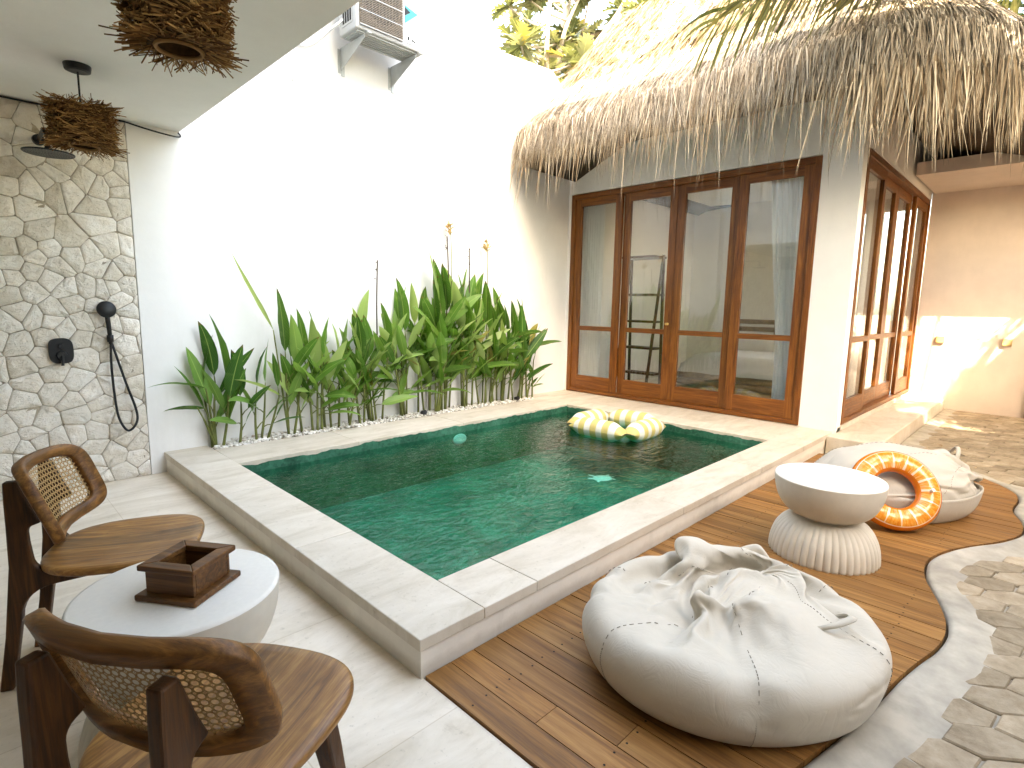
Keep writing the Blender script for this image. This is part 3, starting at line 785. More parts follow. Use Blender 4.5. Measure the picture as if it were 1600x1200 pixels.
for t, dz in T:
    for p in ring:
        q = ridge(p); a = noise.noise((p[0] * 2, p[1] * 2, t * 9)) * 0.03
        tt = max(t, 0.012) + 0.015 * (t < 0.05)
        vs.append((p[0] + (q[0] - p[0]) * tt, p[1] + (q[1] - p[1]) * tt, p[2] + (q[2] - p[2]) * max(t, 0) + dz + a))
for p in ring: vs.append((p[0] + (8 - p[0]) * 0.32, p[1] + (3.0 - p[1]) * 0.4, 3.4))
fs = [(j * n + k, j * n + (k + 1) % n, (j + 1) * n + (k + 1) % n, (j + 1) * n + k) for j in range(len(T) - 1) for k in range(n)]
m_ = len(T) * n
fs += [(k, (k + 1) % n, m_ + (k + 1) % n, m_ + k) for k in range(n)]
mb.add(vs, fs)
roof = part('roof', mb, M_THATCHB, house, smooth=True, world=True)
rng = np.random.default_rng(5)
def strands(N, d0, d1, l0, l1, w0, w1, lift, hang, spread, smin=0.0, smax=None, dpow=1.0):
    m = MB(); smax = smax or LTOT
    for i in range(N):
        s = rng.uniform(smin, smax); d = d0 + (d1 - d0) * rng.uniform() ** dpow
        cl = noise.noise((s * 5.0, d * 3, 7.7))                       # clumping
        L = rng.uniform(l0, l1) * (1 + 0.35 * cl); w = rng.uniform(w0, w1)
        x, y, nx, ny = eave(s); z = eave_z(s) + d + lift * rng.uniform(0.2, 1.0) + 0.03 * cl
        p = Vector((x - nx * d, y - ny * d, z))
        tn = Vector((-ny, nx, 0))
        side = tn * (rng.normal() * spread + 0.12 * cl)
        down = Vector((nx * 0.707, ny * 0.707, -0.707)) + side
        pts = [p]; K = 4
        for k in range(K):
            over = (p.x - x) * nx + (p.y - y) * ny                  # how far past the eave line
            f = min(1.0, max(0.0, (over + 0.16) / 0.22)) * hang
            dirv = (down * (1 - f) + (Vector((nx * 0.1, ny * 0.1, -1)) + side * 0.8) * f).normalized()
            dirv += Vector((rng.normal(), rng.normal(), rng.normal() * 0.4)) * 0.05
            p = p + dirv * (L / K); pts.append(p)
        a = (tn + Vector((nx, ny, 0)) * rng.normal() * 0.5).normalized() * w * 0.5
        ww = [0.8, 1.0, 0.8, 0.5]
        vs = []
        for q, f in zip(pts[:4], ww): vs += [q - a * f, q + a * f]
        vs.append(pts[4])
        m.add(vs, [(0, 1, 3, 2), (2, 3, 5, 4), (4, 5, 7, 6), (6, 7, 8)])
    return m
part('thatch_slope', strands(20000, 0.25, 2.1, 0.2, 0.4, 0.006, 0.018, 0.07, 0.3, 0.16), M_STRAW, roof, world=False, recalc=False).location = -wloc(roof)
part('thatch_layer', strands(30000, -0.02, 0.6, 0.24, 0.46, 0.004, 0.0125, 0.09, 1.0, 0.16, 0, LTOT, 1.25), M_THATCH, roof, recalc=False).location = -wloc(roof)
fr_m = strands(5500, -0.02, 0.1, 0.28, 0.52, 0.004, 0.01, -0.1, 1.0, 0.14)
fr2 = strands(420, -0.02, 0.06, 0.55, 0.95, 0.007, 0.012, -0.12, 1.0, 0.08)
fr3 = strands(1300, 0.0, 0.14, 0.55, 1.05, 0.009, 0.018, -0.1, 1.0, 0.12, 3.6, 6.6)
fr_m.add(fr2.v, fr2.f); fr_m.add(fr3.v, fr3.f)
part('fringe', fr_m, M_FRINGE, roof, recalc=False).location = -wloc(roof)

# --- end wall of the passage with its small flat canopy
ew = thing('end_wall', 'sand coloured wall with sun patches closing the paved passage', 'wall', (9.95, 0, 0))
part('wall', MB().box(XB, -3, -0.3, XB + 0.2, YS, 3.3), M_PINK, ew, world=True)
part('canopy', MB().box(8.5, -3.0, 3.05, XB - 0.002, YS - 0.03, 3.2), M_PINK, ew, world=True)
for i, (y, lab) in enumerate(((1.19, 'small square gold wall light nearest the teak side doors'), (0.47, 'small square gold wall light farther right on sand coloured wall'))):
    t = thing('wall_light', lab, 'wall light', (XB, y, 1.0), 0, 'square lights on the end wall')
    part('backplate', MB().box(-0.012, -0.04, -0.04, 0, 0.04, 0.04), M_SCONCE, t, bevel=0.003)
    part('cover', MB().prism([(-0.05, 0.045), (-0.014, 0.055), (-0.014, -0.05), (-0.05, -0.04)], -0.05, 0.05, 1), M_SCONCE, t, bevel=0.004)
bw = thing('sky_blocking_wall', 'unseen sand coloured wall added opposite the house to block sky light', 'wall', (4, -2.1, 0))  # out-of-view wall added to block open sky and deepen the shade
part('wall', MB().box(-3, -2.3, -0.3, XB, -2.1, 2.2), M_PINK, bw, world=True)
part('wall_cap', MB().box(-3, -2.34, 2.202, XB, -2.06, 2.26), M_PINK, bw, world=True)
wd = thing('wooden_door', 'dark wooden door at far right end of the sand coloured wall', 'door', (XB, -0.3, 0))
part('leaf', MB().box(-0.04, -0.62, 0.02, -0.001, 0.42, 2.1), M_DOOR_V, wd)
part('frame', MB().box(-0.06, 0.421, 0.0, -0.001, 0.5, 2.2), M_DOOR_V, wd, bevel=0.004)

# ------------------------------------------------------------------ room contents
def curtain(x0, y0, y1, label, nfold, pinch):
    def f(u, v):
        z = 0.19 + 2.6 * v
        k = 1 - pinch * math.exp(-((z - 1.0) / 0.7) ** 2)
        yc = y0 if abs(y0 - 1.95) < 0.3 else y1
        y = (y0 + (y1 - y0) * u); y = yc + (y - yc) * (0.6 + 0.4 * v) * k if pinch else y
        return (x0 + 0.03 * math.sin(u * nfold * 2 * PI + 0.4 * math.sin(v * 3)) + 0.012 * math.sin(u * 61), y, z)
    o = part('curtain', MB().grid(f, nfold * 10, 14), M_CURT, smooth=True, recalc=False)
    return tag(o, label, 'curtain', 'curtains inside the front doors')
curtain(XH + 0.2, 4.6, 5.0, 'narrow white curtain hanging behind the leftmost glass door', 9, 0.0)
curtain(XH + 0.22, 1.95, 2.4, 'wide white curtain hanging behind the door next to the corner column', 8, 0.15)
def sidecurt(x0, x1):
    def f(u, v): return (x0 + (x1 - x0) * u, YS + 0.3 + 0.03 * math.sin(u * 9 * 2 * PI), 0.19 + 2.65 * v)
    return part('curtain', MB().grid(f, 90, 6), M_CURT, smooth=True, recalc=False)
tag(sidecurt(7.9, 8.6), 'white curtain hanging behind the side glass doors', 'curtain', 'curtains inside the side doors')
bed = thing('bed', 'low bamboo bed with white linen seen through the glass doors', 'bed', (8.2, 2.9, 0.165))
mb = MB()
for z in (0.1, 0.19, 0.28):
    mb.tube([(-0.95, -0.9, z), (-0.95, 0.9, z)], 0.045, 10); mb.tube([(-0.95, -0.9, z), (1.0, -0.9, z)], 0.045, 10); mb.tube([(-0.95, 0.9, z), (1.0, 0.9, z)], 0.045, 10)
part('base', mb, M_BAMBOO, bed, smooth=True)
mb = MB()
for z in (0.3, 0.5, 0.7, 0.9, 1.02): mb.tube([(1.02, -0.95, z), (1.02, 0.95, z)], 0.04, 10)
for y in (-0.95, -0.3, 0.3, 0.95): mb.tube([(1.02, y, 0), (1.02, y, 1.05)], 0.035, 8)
part('headboard', mb, M_BAMBOO, bed, smooth=True)
mb = MB().grid(lambda u, v: (-1.0 + 1.98 * u, -0.92 + 1.84 * v, 0.33 + 0.25 * (min(1, 9 * u, 9 * v, 9 * (1 - v)) ** 0.5) + 0.012 * noise.noise((u * 9, v * 9, 0))), 40, 40)
part('mattress', mb, M_SHEET, bed, smooth=True, recalc=False)
for y in (-0.5, 0.45):
    mb = MB().grid(lambda u, v: (0.62 + 0.16 * math.cos(u * 2 * PI) * math.sin(v * PI), y + 0.34 * math.copysign(abs(math.cos(v * PI)) ** 0.6, math.cos(v * PI)), 0.68 + 0.18 * math.sin(u * 2 * PI) * math.sin(v * PI)), 20, 16)
    part('pillow', mb, M_SHEET, bed, smooth=True)
rk = thing('ladder_shelf', 'tall dark wooden ladder shelf standing inside by the left doors', 'shelf', (6.95, 4.3, 0.165))
mb = MB()
for y in (-0.26, 0.26): mb.tube([(-0.2, y, 0), (0.12, y, 1.95)], 0.022, 8); mb.tube([(0.2, y, 0), (0.12, y, 1.95)], 0.022, 8)
part('side_rail', mb, M_CHAIR, rk)
for z in (0.25, 0.62, 1.0, 1.38, 1.9):
    h = 0.32 * (1 - z / 1.95) * 0.5
    part('shelf', MB().box(0.12 - 0.16 * z / 1.95 - 0.16 + 0.06, -0.26, z, 0.2, 0.26, z + 0.03), M_CHAIR, rk)

# ------------------------------------------------------------------ air conditioner on the courtyard wall
ax0, ax1, ay0, ay1, az0, az1 = 2.66, 3.385, 4.6, 4.9, 3.735, 4.29
ac = thing('air_conditioner', 'white outdoor air conditioner with tan grille on wall brackets high up', 'air conditioner', (3.0, 4.75, 3.735))
mb = MB(); mb.box(ax0, ay0 + 0.004, az0, ax1, ay1, az1)
part('casing', mb, M_ACW, ac, world=True, bevel=0.012)
mb = MB(); gx1 = ax0 + 0.475
mb.box(ax0 + 0.035, ay0 - 0.002, az0 + 0.035, gx1, ay0 + 0.0035, az1 - 0.035)
part('recess', mb, M_ACG, ac, world=True)
cxg, czg, rg = ax0 + 0.26, az0 + 0.285, 0.185
mb = MB(); mb.add([(cxg + rg * math.cos(2 * PI * k / 40), ay0 - 0.004, czg + rg * math.sin(2 * PI * k / 40)) for k in range(40)], [tuple(range(40))])
part('fan_opening', mb, M_DARK, ac, world=True)
mb = MB()
for k in range(34):
    z = az0 + 0.045 + k * (az1 - az0 - 0.09) / 33
    mb.box(ax0 + 0.035, ay0 - 0.012, z - 0.0028, gx1, ay0 - 0.005, z + 0.0028)
for k in range(13):
    x = ax0 + 0.055 + k * 0.034
    mb.box(x - 0.002, ay0 - 0.0135, az0 + 0.04, x + 0.002, ay0 - 0.0115, az1 - 0.04)
part('grille', mb, M_ACG, ac, world=True)
mb = MB()
for k in range(5):
    z = az0 + 0.035 + k * (az1 - az0 - 0.07) / 4
    mb.box(ax0 + 0.03, ay0 - 0.016, z - 0.004, gx1 + 0.002, ay0 - 0.0138, z + 0.004)
part('grille_bar', mb, M_ACW, ac, world=True)
mb = MB()
mb.box(ax0 - 0.004, ay0 + 0.06, az0 + 0.06, ax0 - 0.0005, ay0 + 0.24, az1 - 0.06)
sv = part('side_panel', mb, M_ACW, ac, world=True)
mb = MB()
for k in range(4):
    for j in range(2):
        mb.box(ax0 - 0.006, ay0 + 0.075 + k * 0.04, az0 + 0.08 + j * 0.2, ax0 - 0.0035, ay0 + 0.1 + k * 0.04, az0 + 0.265 + j * 0.2)
part('side_vent', mb, M_DARK, ac, world=True)
lx = gx1 + 0.03; lz = az0 + 0.235
mb = MB(); mb.prism([(lx, lz + 0.12), (lx + 0.14, lz + 0.085), (lx, lz - 0.03), (lx, lz + 0.03), (lx + 0.058, lz + 0.075), (lx, lz + 0.105)], ay0 - 0.001, ay0 + 0.0035, 1)
part('emblem', mb, M_MINT, ac, world=True)
mb = MB(); mb.prism([(lx + 0.001, lz + 0.1), (lx + 0.056, lz + 0.074), (lx + 0.001, lz + 0.034)], ay0 - 0.002, ay0 + 0.003, 1)
part('emblem_triangle', mb, M_BLACK, ac, world=True)
mb = MB(); mb.box(lx, ay0 - 0.001, az0 + 0.04, lx + 0.13, ay0 + 0.0035, az0 + 0.12)
stk = part('warning_sticker', mb, M_STICKER, ac, world=True)
mb = MB()
for (a, b, r) in ((0.035, 0.085, 0.011), (0.035, 0.07, 0.007), (0.082, 0.075, 0.009), (0.1, 0.07, 0.008)):
    mb = MB(); mb.box(lx + a - r, ay0 - 0.002, az0 + b - r, lx + a + r, ay0 - 0.0012, az0 + b + r)
    part('symbol', mb, M_BLACK, stk, world=True)
mb = MB(); mb.box(ax0 + 0.03, ay0 + 0.03, az0 - 0.012, ax1 - 0.03, ay1 - 0.03, az0 - 0.001)
for k in range(6): mb.box(ax0 + 0.06, ay0 + 0.05 + k * 0.035, az0 - 0.018, ax1 - 0.06, ay0 + 0.062 + k * 0.035, az0 - 0.0125)
part('base_pan', mb, M_GREYMET, ac, world=True)
for x in (ax0 + 0.09, ax1 - 0.09):
    mb = MB(); z = az0 - 0.019
    mb.prism([(ay0 + 0.02, z), (YW - 0.002, z), (YW - 0.002, z - 0.2), (ay0 + 0.02, z - 0.035)], x - 0.002, x + 0.002, 0)
    mb.box(x + 0.0022, ay0 + 0.02, z - 0.004, x + 0.035, YW - 0.002, z); mb.box(x + 0.0022, YW - 0.008, z - 0.24, x + 0.035, YW - 0.002, z - 0.0045)
    mb.box(x - 0.03, YW - 0.006, z - 0.22, x - 0.0022, YW - 0.002, z - 0.01)
    part('bracket', mb, M_GREYMET, ac, world=True)
for x in (ax0 + 0.12, ax1 - 0.06):
    part('foot', MB().box(x - 0.02, ay0 - 0.02, az0 - 0.018, x + 0.02, ay0 + 0.04, az0 - 0.001), M_GREYMET, ac, world=True, bevel=0.003)
mb = MB().tube(catmull([(2.3, YW - 0.01, 3.7), (2.33, YW - 0.02, 3.62), (2.45, YW - 0.05, 3.64), (2.58, 4.86, 3.78), (2.662, 4.82, 3.86)]), 0.011, 8)
mb.tube(catmull([(2.28, YW - 0.01, 3.3), (2.29, YW - 0.012, 3.5), (2.32, YW - 0.012, 3.62)]), 0.005, 6)
part('pipe', mb, M_STICKER, ac, smooth=True, world=True)
wb = thing('wall_bracket', 'small grey metal bracket fixed on white wall beside canopy edge', 'bracket', (2.02, YW, 3.5))
part('plate', MB().box(-0.04, -0.01, -0.05, 0.04, -0.001, 0.05), M_GREYMET, wb, bevel=0.002)
part('arm', MB().tube([(0, -0.01, 0), (0, -0.06, 0.0), (0, -0.07, 0.05)], 0.008, 8), M_GREYMET, wb)

# cable along the joint between ceiling and wall
mb = MB().tube([(-2.2, 4.935, 2.628)] + [(x, 4.935 + 0.003 * noise.noise((x * 3, 0, 0)), 2.628 + 0.004 * noise.noise((x * 4, 1, 0))) for x in np.arange(-2.0, 0.98, 0.12)] + catmull([(0.98, 4.93, 2.628), (1.12, 4.9, 2.6), (1.28, 4.89, 2.585), (1.328, 4.91, 2.6), (1.322, 4.94, 2.63)], 6), 0.006, 6)
tag(part('cable', mb, M_BLACK, None, smooth=True), 'thin black cable along joint of canopy ceiling and stone wall', 'cable')

# ------------------------------------------------------------------ pendant lamps of twigs
def pendant(x, y, zb, label, seed, rx=0.148, h=0.21):
    t = thing('pendant_lamp', label, 'lamp', (x, y, 2.64), 0, 'twig pendant lamps under the canopy')
    rr = random.Random(seed); zt = zb + h - 2.64; zb -= 2.64
    part('ceiling_cap', MB().lathe([(0, -0.035), (0.045, -0.035), (0.06, -0.03), (0.064, -0.005), (0.064, 0.0)], 32), M_BLACK, t, smooth=False, bevel=0.002)
    part('cord', MB().tube([(0, 0, -0.034), (0, 0, zt - 0.06)], 0.005, 8), M_BLACK, t)
    core = MB().lathe([(0.065, zb), (0.12, zb + 0.012), (0.125, zt - 0.015), (0.06, zt), (0.02, zt)], 36)
    core.lathe([(0.065, zb), (0.062, zb + 0.1), (0.0, zb + 0.11)], 36)
    sh = part('shade', core, M_TWIGCORE, t, smooth=True)
    mb = MB(); mb.tube([(0.068 * math.cos(2 * PI * k / 32), 0.068 * math.sin(2 * PI * k / 32), zb - 0.004) for k in range(33)], 0.007, 6)
    part('opening_rim', mb, M_STICK, sh)
    mb = MB()
    for i in range(1150):
        a = rr.uniform(0, 2 * PI); v = rr.uniform(0, 1) ; z = zb + (zt - zb) * (0.03 + 0.94 * v)
        L = rr.uniform(0.05, 0.1); w = rr.uniform(0.0016, 0.003)
        ra = Vector((math.cos(a), math.sin(a), 0)); tn = Vector((-math.sin(a), math.cos(a), 0))
        d = (tn * rr.choice((-1, 1, 1)) * rr.uniform(0.5, 1.0) + ra * rr.uniform(0.12, 0.6) + Vector((0, 0, rr.uniform(-0.4, 0.4)))).normalized()
        p = ra * (0.122 + rr.uniform(0, 0.012)) + Vector((0, 0, z)) - d * L * 0.25
        q = p + d * L; s1 = d.cross(Vector((0, 0, 1))).normalized() * w; s2 = d.cross(s1).normalized() * w
        mb.add([p + s1, p - s1 * 0.5 + s2, p - s1 * 0.5 - s2, q + s1, q - s1 * 0.5 + s2, q - s1 * 0.5 - s2], [(0, 1, 4, 3), (1, 2, 5, 4), (2, 0, 3, 5), (3, 4, 5)])
    for i in range(420):                                           # bottom and top sprays
        a = rr.uniform(0, 2 * PI); top = rr.random() < 0.4; r0 = rr.uniform(0.07, 0.12)
        ra = Vector((math.cos(a), math.sin(a), 0)); tn = Vector((-math.sin(a), math.cos(a), 0))
        p = ra * r0 + Vector((0, 0, (zt - 0.004) if top else zb + 0.004))
        d = (ra * rr.uniform(0.5, 1) + tn * rr.uniform(-0.8, 0.8) + Vector((0, 0, rr.uniform(0.0, 0.25) if top else rr.uniform(-0.35, 0.02)))).normalized()
        q = p + d * rr.uniform(0.05, 0.1); w = rr.uniform(0.0015, 0.0026); s1 = d.cross(Vector((0, 0, 1))).normalized() * w; s2 = d.cross(s1).normalized() * w
        mb.add([p + s1, p - s1 * 0.5 + s2, p - s1 * 0.5 - s2, q + s1, q - s1 * 0.5 + s2, q - s1 * 0.5 - s2], [(0, 1, 4, 3), (1, 2, 5, 4), (2, 0, 3, 5), (3, 4, 5)])
    part('twigs', mb, M_STICK, sh, recalc=False)
    part('loop_handle', MB().tube([(0.035 * math.cos(PI * k / 12), 0, zt - 0.01 + 0.05 * math.sin(PI * k / 12)) for k in range(13)], 0.004, 6), M_STICK, sh)
    part('bulb', MB().lathe([(0, zb + 0.03), (0.02, zb + 0.035), (0.03, zb + 0.055), (0.025, zb + 0.08), (0.013, zb + 0.1), (0, zb + 0.1)], 20), simple('lamp_glass' + str(seed), (0.2, 0.17, 0.13), 0.15, 0.5), t, smooth=True)
pendant(0.595, 4.01, 2.215, 'far twig pendant lamp hanging in front of the stone wall', 3)
pendant(0.6, 2.17, 2.19, 'nearer twig pendant lamp cut off by top edge of photo', 4)

# ------------------------------------------------------------------ shower
t = thing('rain_shower', 'black round rain shower head on wall arm at the stone wall', 'shower', (0.49, 4.94, 2.4))
part('wall_flange', MB().tube([(0, 0.0, 0.0), (0, -0.025, 0)], [0.036, 0.032], 24), M_BLACK, t)
part('arm', MB().tube(catmull([(0, -0.02, 0), (0.0, -0.2, 0.005), (0.0, -0.3, 0.0), (0.01, -0.335, -0.03), (0.01, -0.34, -0.1)], 6), 0.012, 12), M_BLACK, t, smooth=True)
hd = part('shower_head', MB().lathe([(0.0, 0.0), (0.128, 0.0), (0.132, 0.004), (0.132, 0.009), (0.06, 0.018), (0.02, 0.03), (0.015, 0.05), (0, 0.05)], 48), M_BLACK, t)
hd.location = (0.01, -0.34, -0.145)
mb = MB()
for i in range(9):
    rr_ = 0.013 + 0.0135 * i; nn = max(6, int(2 * PI * rr_ / 0.0155))
    for k in range(nn):
        a = 2 * PI * k / nn + i
        mb.add([(rr_ * math.cos(a) + 0.0028 * math.cos(2 * PI * j / 6), rr_ * math.sin(a) + 0.0028 * math.sin(2 * PI * j / 6), -0.0015) for j in range(6)], [tuple(range(5, -1, -1))])
part('nozzles', mb, simple('nozzle_rubber', (0.33, 0.32, 0.3), 0.6), hd)
t = thing('hand_shower', 'black hand shower with looped hose clipped to the stone wall', 'hand shower', (0.78, 4.94, 1.1))
part('handset', MB().tube([(-0.005, -0.05, 0.17), (-0.005, -0.05, 0.12), (0.0, -0.045, 0.04), (0.003, -0.04, -0.06)], [0.014, 0.016, 0.0145, 0.012], 14), M_BLACK, t, smooth=True)
o = part('spray_head', MB().lathe([(0, 0.03), (0.03, 0.028), (0.055, 0.012), (0.06, 0.0), (0.055, -0.006), (0, -0.006)], 32), M_BLACK, t, smooth=True)
o.location = (-0.008, -0.055, 0.19); o.rotation_euler = (R(-98), 0, 0)
mb = MB().tube([(0, 0, -0.02), (0, -0.04, -0.02)], 0.014, 14); mb.tube([(0.003, -0.04, -0.045), (0.003, -0.04, 0.005)], [0.02, 0.021], 16)
part('holder', mb, M_BLACK, t, smooth=True)
part('hose', MB().tube(catmull([(0.003, -0.04, -0.055), (-0.005, -0.045, -0.22), (0.0, -0.05, -0.47), (0.015, -0.06, -0.62), (0.06, -0.07, -0.71), (0.115, -0.065, -0.665), (0.125, -0.055, -0.57), (0.075, -0.04, -0.35), (0.03, -0.03, -0.14), (0.015, -0.015, -0.06), (0.012, 0.0, -0.03)], 8), 0.0085, 10), M_BLACK, t, smooth=True)
t = thing('shower_mixer', 'black oval shower mixer plate with lever on the stone wall', 'shower mixer', (0.5, 4.93, 1.0))
part('plate', MB().prism([(0.068 * math.copysign(abs(math.cos(2 * PI * k / 40)) ** 0.6, math.cos(2 * PI * k / 40)), 0.088 * math.copysign(abs(math.sin(2 * PI * k / 40)) ** 0.6, math.sin(2 * PI * k / 40))) for k in range(40)], -0.024, 0.02, 1), M_BLACK, t, bevel=0.004)
part('diverter_knob', MB().tube([(0, -0.02, 0.035), (0, -0.045, 0.035)], [0.017, 0.015], 20), M_BLACK, t)
mb = MB().tube([(0, -0.02, -0.03), (0, -0.055, -0.03)], [0.032, 0.028], 24); mb.tube([(0, -0.05, -0.03), (-0.004, -0.06, -0.1)], [0.011, 0.009], 10)
part('lever', mb, M_BLACK, t)

# ------------------------------------------------------------------ pebble strip
mb = MB(); ico = bmesh.new(); bmesh.ops.create_icosphere(ico, subdivisions=1, radius=1.0)
IV = [v.co.copy() for v in ico.verts]; IF = [tuple(v.index for v in f.verts) for f in ico.faces]; ico.free()
rp = random.Random(21)
for i in range(2600):
    x = rp.uniform(1.41, 5.3); y = rp.uniform(4.785, YW - 0.005)
    s = Vector((rp.uniform(0.012, 0.026), rp.uniform(0.009, 0.018), rp.uniform(0.007, 0.012))); rz = Matrix.Rotation(rp.uniform(0, PI), 3, 'Z') @ Matrix.Rotation(rp.uniform(-0.3, 0.3), 3, 'X')
    z = 0.148 + rp.uniform(0, 0.026)
    mb.add([rz @ Vector((v.x * s.x, v.y * s.y, v.z * s.z)) * rp.uniform(0.92, 1.08) + Vector((x, y, z)) for v in IV], IF)
stuff('pebbles', mb, M_PEBBLE, 'white pebbles filling the strip between pool coping and wall', 'pebbles', smooth=True)
structure('planting_bed', MB().box(1.4, 4.781, -0.2, 5.3, YW - 0.001, 0.146), M_SOIL)

# ------------------------------------------------------------------ plants along the wall
def leaf_into(mb, base, az, elev, L, W, droop, fold=0.25, roll=0.0, petiole=0.05, twist=0.0):
    """a lance shaped leaf: starts at base, heads az/elev (radians), bends down by droop over its length"""
    n = 9; p = Vector(base); pts = []; e = elev
    for i in range(n + 1):
        pts.append((p.copy(), e)); d = Vector((math.cos(az) * math.cos(e), math.sin(az) * math.cos(e), math.sin(e)))
        p = p + d * L / n; e -= droop / n * (0.4 + 1.2 * i / n)
    vs = []; uv = []
    for i, (q, e) in enumerate(pts):
        t = i / n
        w = W * 0.5 * (0.06 if t < 0.02 else (math.sin(PI * min(1, t ** 0.82)) ** 0.75) * (1 - 0.25 * t)) if t < 1 else 0.001
        d = Vector((math.cos(az) * math.cos(e), math.sin(az) * math.cos(e), math.sin(e)))
        sd = Vector((-math.sin(az), math.cos(az), 0)); up = sd.cross(d) * -1
        rr = roll + twist * t
        s2 = sd * math.cos(rr) + up * math.sin(rr); u2 = up * math.cos(rr) - sd * math.sin(rr)
        rip = 0.06 * math.sin(t * 17 + az * 5) * w
        vs += [q + s2 * w + u2 * (w * fold + rip), q + s2 * w * 0.5 + u2 * w * fold * 0.3, q, q - s2 * w * 0.5 + u2 * w * fold * 0.3, q - s2 * w + u2 * (w * fold - rip)]
    fs = []; uvs = []
    for i in range(n):
        for k in range(4):
            fs.append((i * 5 + k, i * 5 + k + 1, i * 5 + k + 6, i * 5 + k + 5))
            uvs.append([(k / 4, i / n), ((k + 1) / 4, i / n), ((k + 1) / 4, (i + 1) / n), (k / 4, (i + 1) / n)])
    for k in range(len(vs)):
        if vs[k].y > YW - 0.008: vs[k].y = YW - 0.008
    mb.add(vs, fs, uvs)
def plant(x, y, label, stems, seed, mat=None, flower=None, extra=()):
    """stems: list of (dx, dy, height, lean_x, lean_y, leaves, leaf_len)"""
    rr = random.Random(seed)
    t = thing('canna_plant', label, 'plant', (x, y, 0.15), 0, 'leafy plants along the white wall')
    sm = MB(); lm = MB()
    for (dx, dy, h, lx_, ly_, nl, ll) in stems:
        b = Vector((x + dx, y + dy, 0.145)); top = b + Vector((lx_, ly_, h * 0.62))
        mid = (b + top) / 2 + Vector((rr.uniform(-0.012, 0.012), rr.uniform(-0.01, 0.01), 0))
        path = catmull([b, mid, top], 5)
        for p in path: p.y = min(p.y, YW - 0.03)
        sm.tube(path, [0.0125 - 0.006 * i / len(path) for i in range(len(path))], 7)
        a0 = rr.uniform(0, 2 * PI)
        for k in range(nl):
            f = 0.34 + 0.66 * k / max(1, nl - 1)
            q = path[min(len(path) - 1, int(f * (len(path) - 1)))]
            last = k == nl - 1
            a = (PI if k % 2 else 0) + rr.uniform(-0.75, 0.75) + rr.uniform(-0.3, 0.15)
            if math.sin(a) > 0.3: a = -a
            el = R(rr.uniform(76, 88)) if last else R(rr.uniform(42, 76)) if rr.random() < 0.8 else R(rr.uniform(8, 35))
            L = ll * rr.uniform(0.78, 1.12) * (0.75 + 0.35 * f)
            dr = rr.uniform(0.05, 0.5) if el > R(40) else rr.uniform(0.2, 0.9)
            roll = rr.uniform(-0.9, 0.9)
            pl = rr.uniform(0.05, 0.12); d = Vector((math.cos(a) * math.cos(el), math.sin(a) * math.cos(el), math.sin(el)))
            q2 = q + d * pl; q2.y = min(q2.y, YW - 0.02)
            sm.tube([q, (q + q2) / 2 + Vector((0, 0, 0.008)), q2], [0.006, 0.005, 0.0035], 6)
            leaf_into(lm, q2, a, el, L, L * rr.uniform(0.23, 0.31), dr, rr.uniform(0.1, 0.45), roll, twist=rr.uniform(-0.5, 0.5))
    for (bx, by, bz, az, el, L, W, dr, roll) in extra:                 # individually shaped leaves
        q = Vector((bx, by, bz)); d = Vector((math.cos(az) * math.cos(el), math.sin(az) * math.cos(el), math.sin(el)))
        s0 = Vector((x, y, 0.15)); sm.tube(catmull([s0, s0 * 0.4 + q * 0.6 + Vector((0, 0, 0.02)), q], 5), [0.009] * 6 + [0.006] * 4 + [0.004], 6)
        leaf_into(lm, q, az, el, L, W, dr, 0.25, roll)
    part('stems', sm, M_STEM, t, smooth=True, world=True)
    part('leaves', lm, mat or M_LEAF, t, smooth=True, world=True, recalc=False)
    for fl in (flower or ()):
        fx, fy, z0, z1, dry = fl
        st = MB().tube(catmull([(fx, fy, z0), (fx + rr.uniform(-0.03, 0.03), fy - 0.01, (z0 + z1) / 2), (fx + rr.uniform(-0.02, 0.02), fy, z1)], 5), 0.007 if dry else 0.0045, 6)
        fm = MB()
        for i in range(9 if dry else 26):
            z = z1 - rr.uniform(0.0, 0.2 if dry else 0.11); a = rr.uniform(0, 2 * PI); e = rr.uniform(0.3, 1.2)
            p = Vector((fx, fy, z)); d = Vector((math.cos(a) * math.cos(e), math.sin(a) * math.cos(e) * 0.8, math.sin(e)))
            l = rr.uniform(0.02, 0.04) if dry else rr.uniform(0.05, 0.1); w = 0.008 if dry else 0.015
            s_ = d.cross(Vector((0, 0, 1))).normalized() * w
            u_ = d.cross(s_).normalized() * w * 0.6
            fm.add([p, p + d * l * 0.55 + s_, p + d * l * 0.55 - s_, p + d * l * 0.55 + u_, p + d * l], [(0, 1, 4), (0, 4, 2), (0, 3, 4), (0, 1, 3), (1, 4, 3), (2, 3, 4), (0, 3, 2)])
        if dry: st.add(fm.v, fm.f)
        stalk = part('flower_stalk', st, M_DRY if dry else M_STEM, t, smooth=True, world=True)
        if not dry: part('flower_head', fm, M_FLOWER, stalk, recalc=False).location = -wloc(stalk)
    return t
rq = random.Random(77)
def clump(x, n, h, spread, ll, nl=(4, 6)):
    out = []
    for i in range(n):
        dx = rq.uniform(-spread, spread); out.append((dx, rq.uniform(-0.05, 0.06), h * rq.uniform(0.75, 1.15), dx * rq.uniform(0.2, 0.9) + rq.uniform(-0.05, 0.05), rq.uniform(-0.06, 0.04), rq.randint(*nl), ll))
    return out
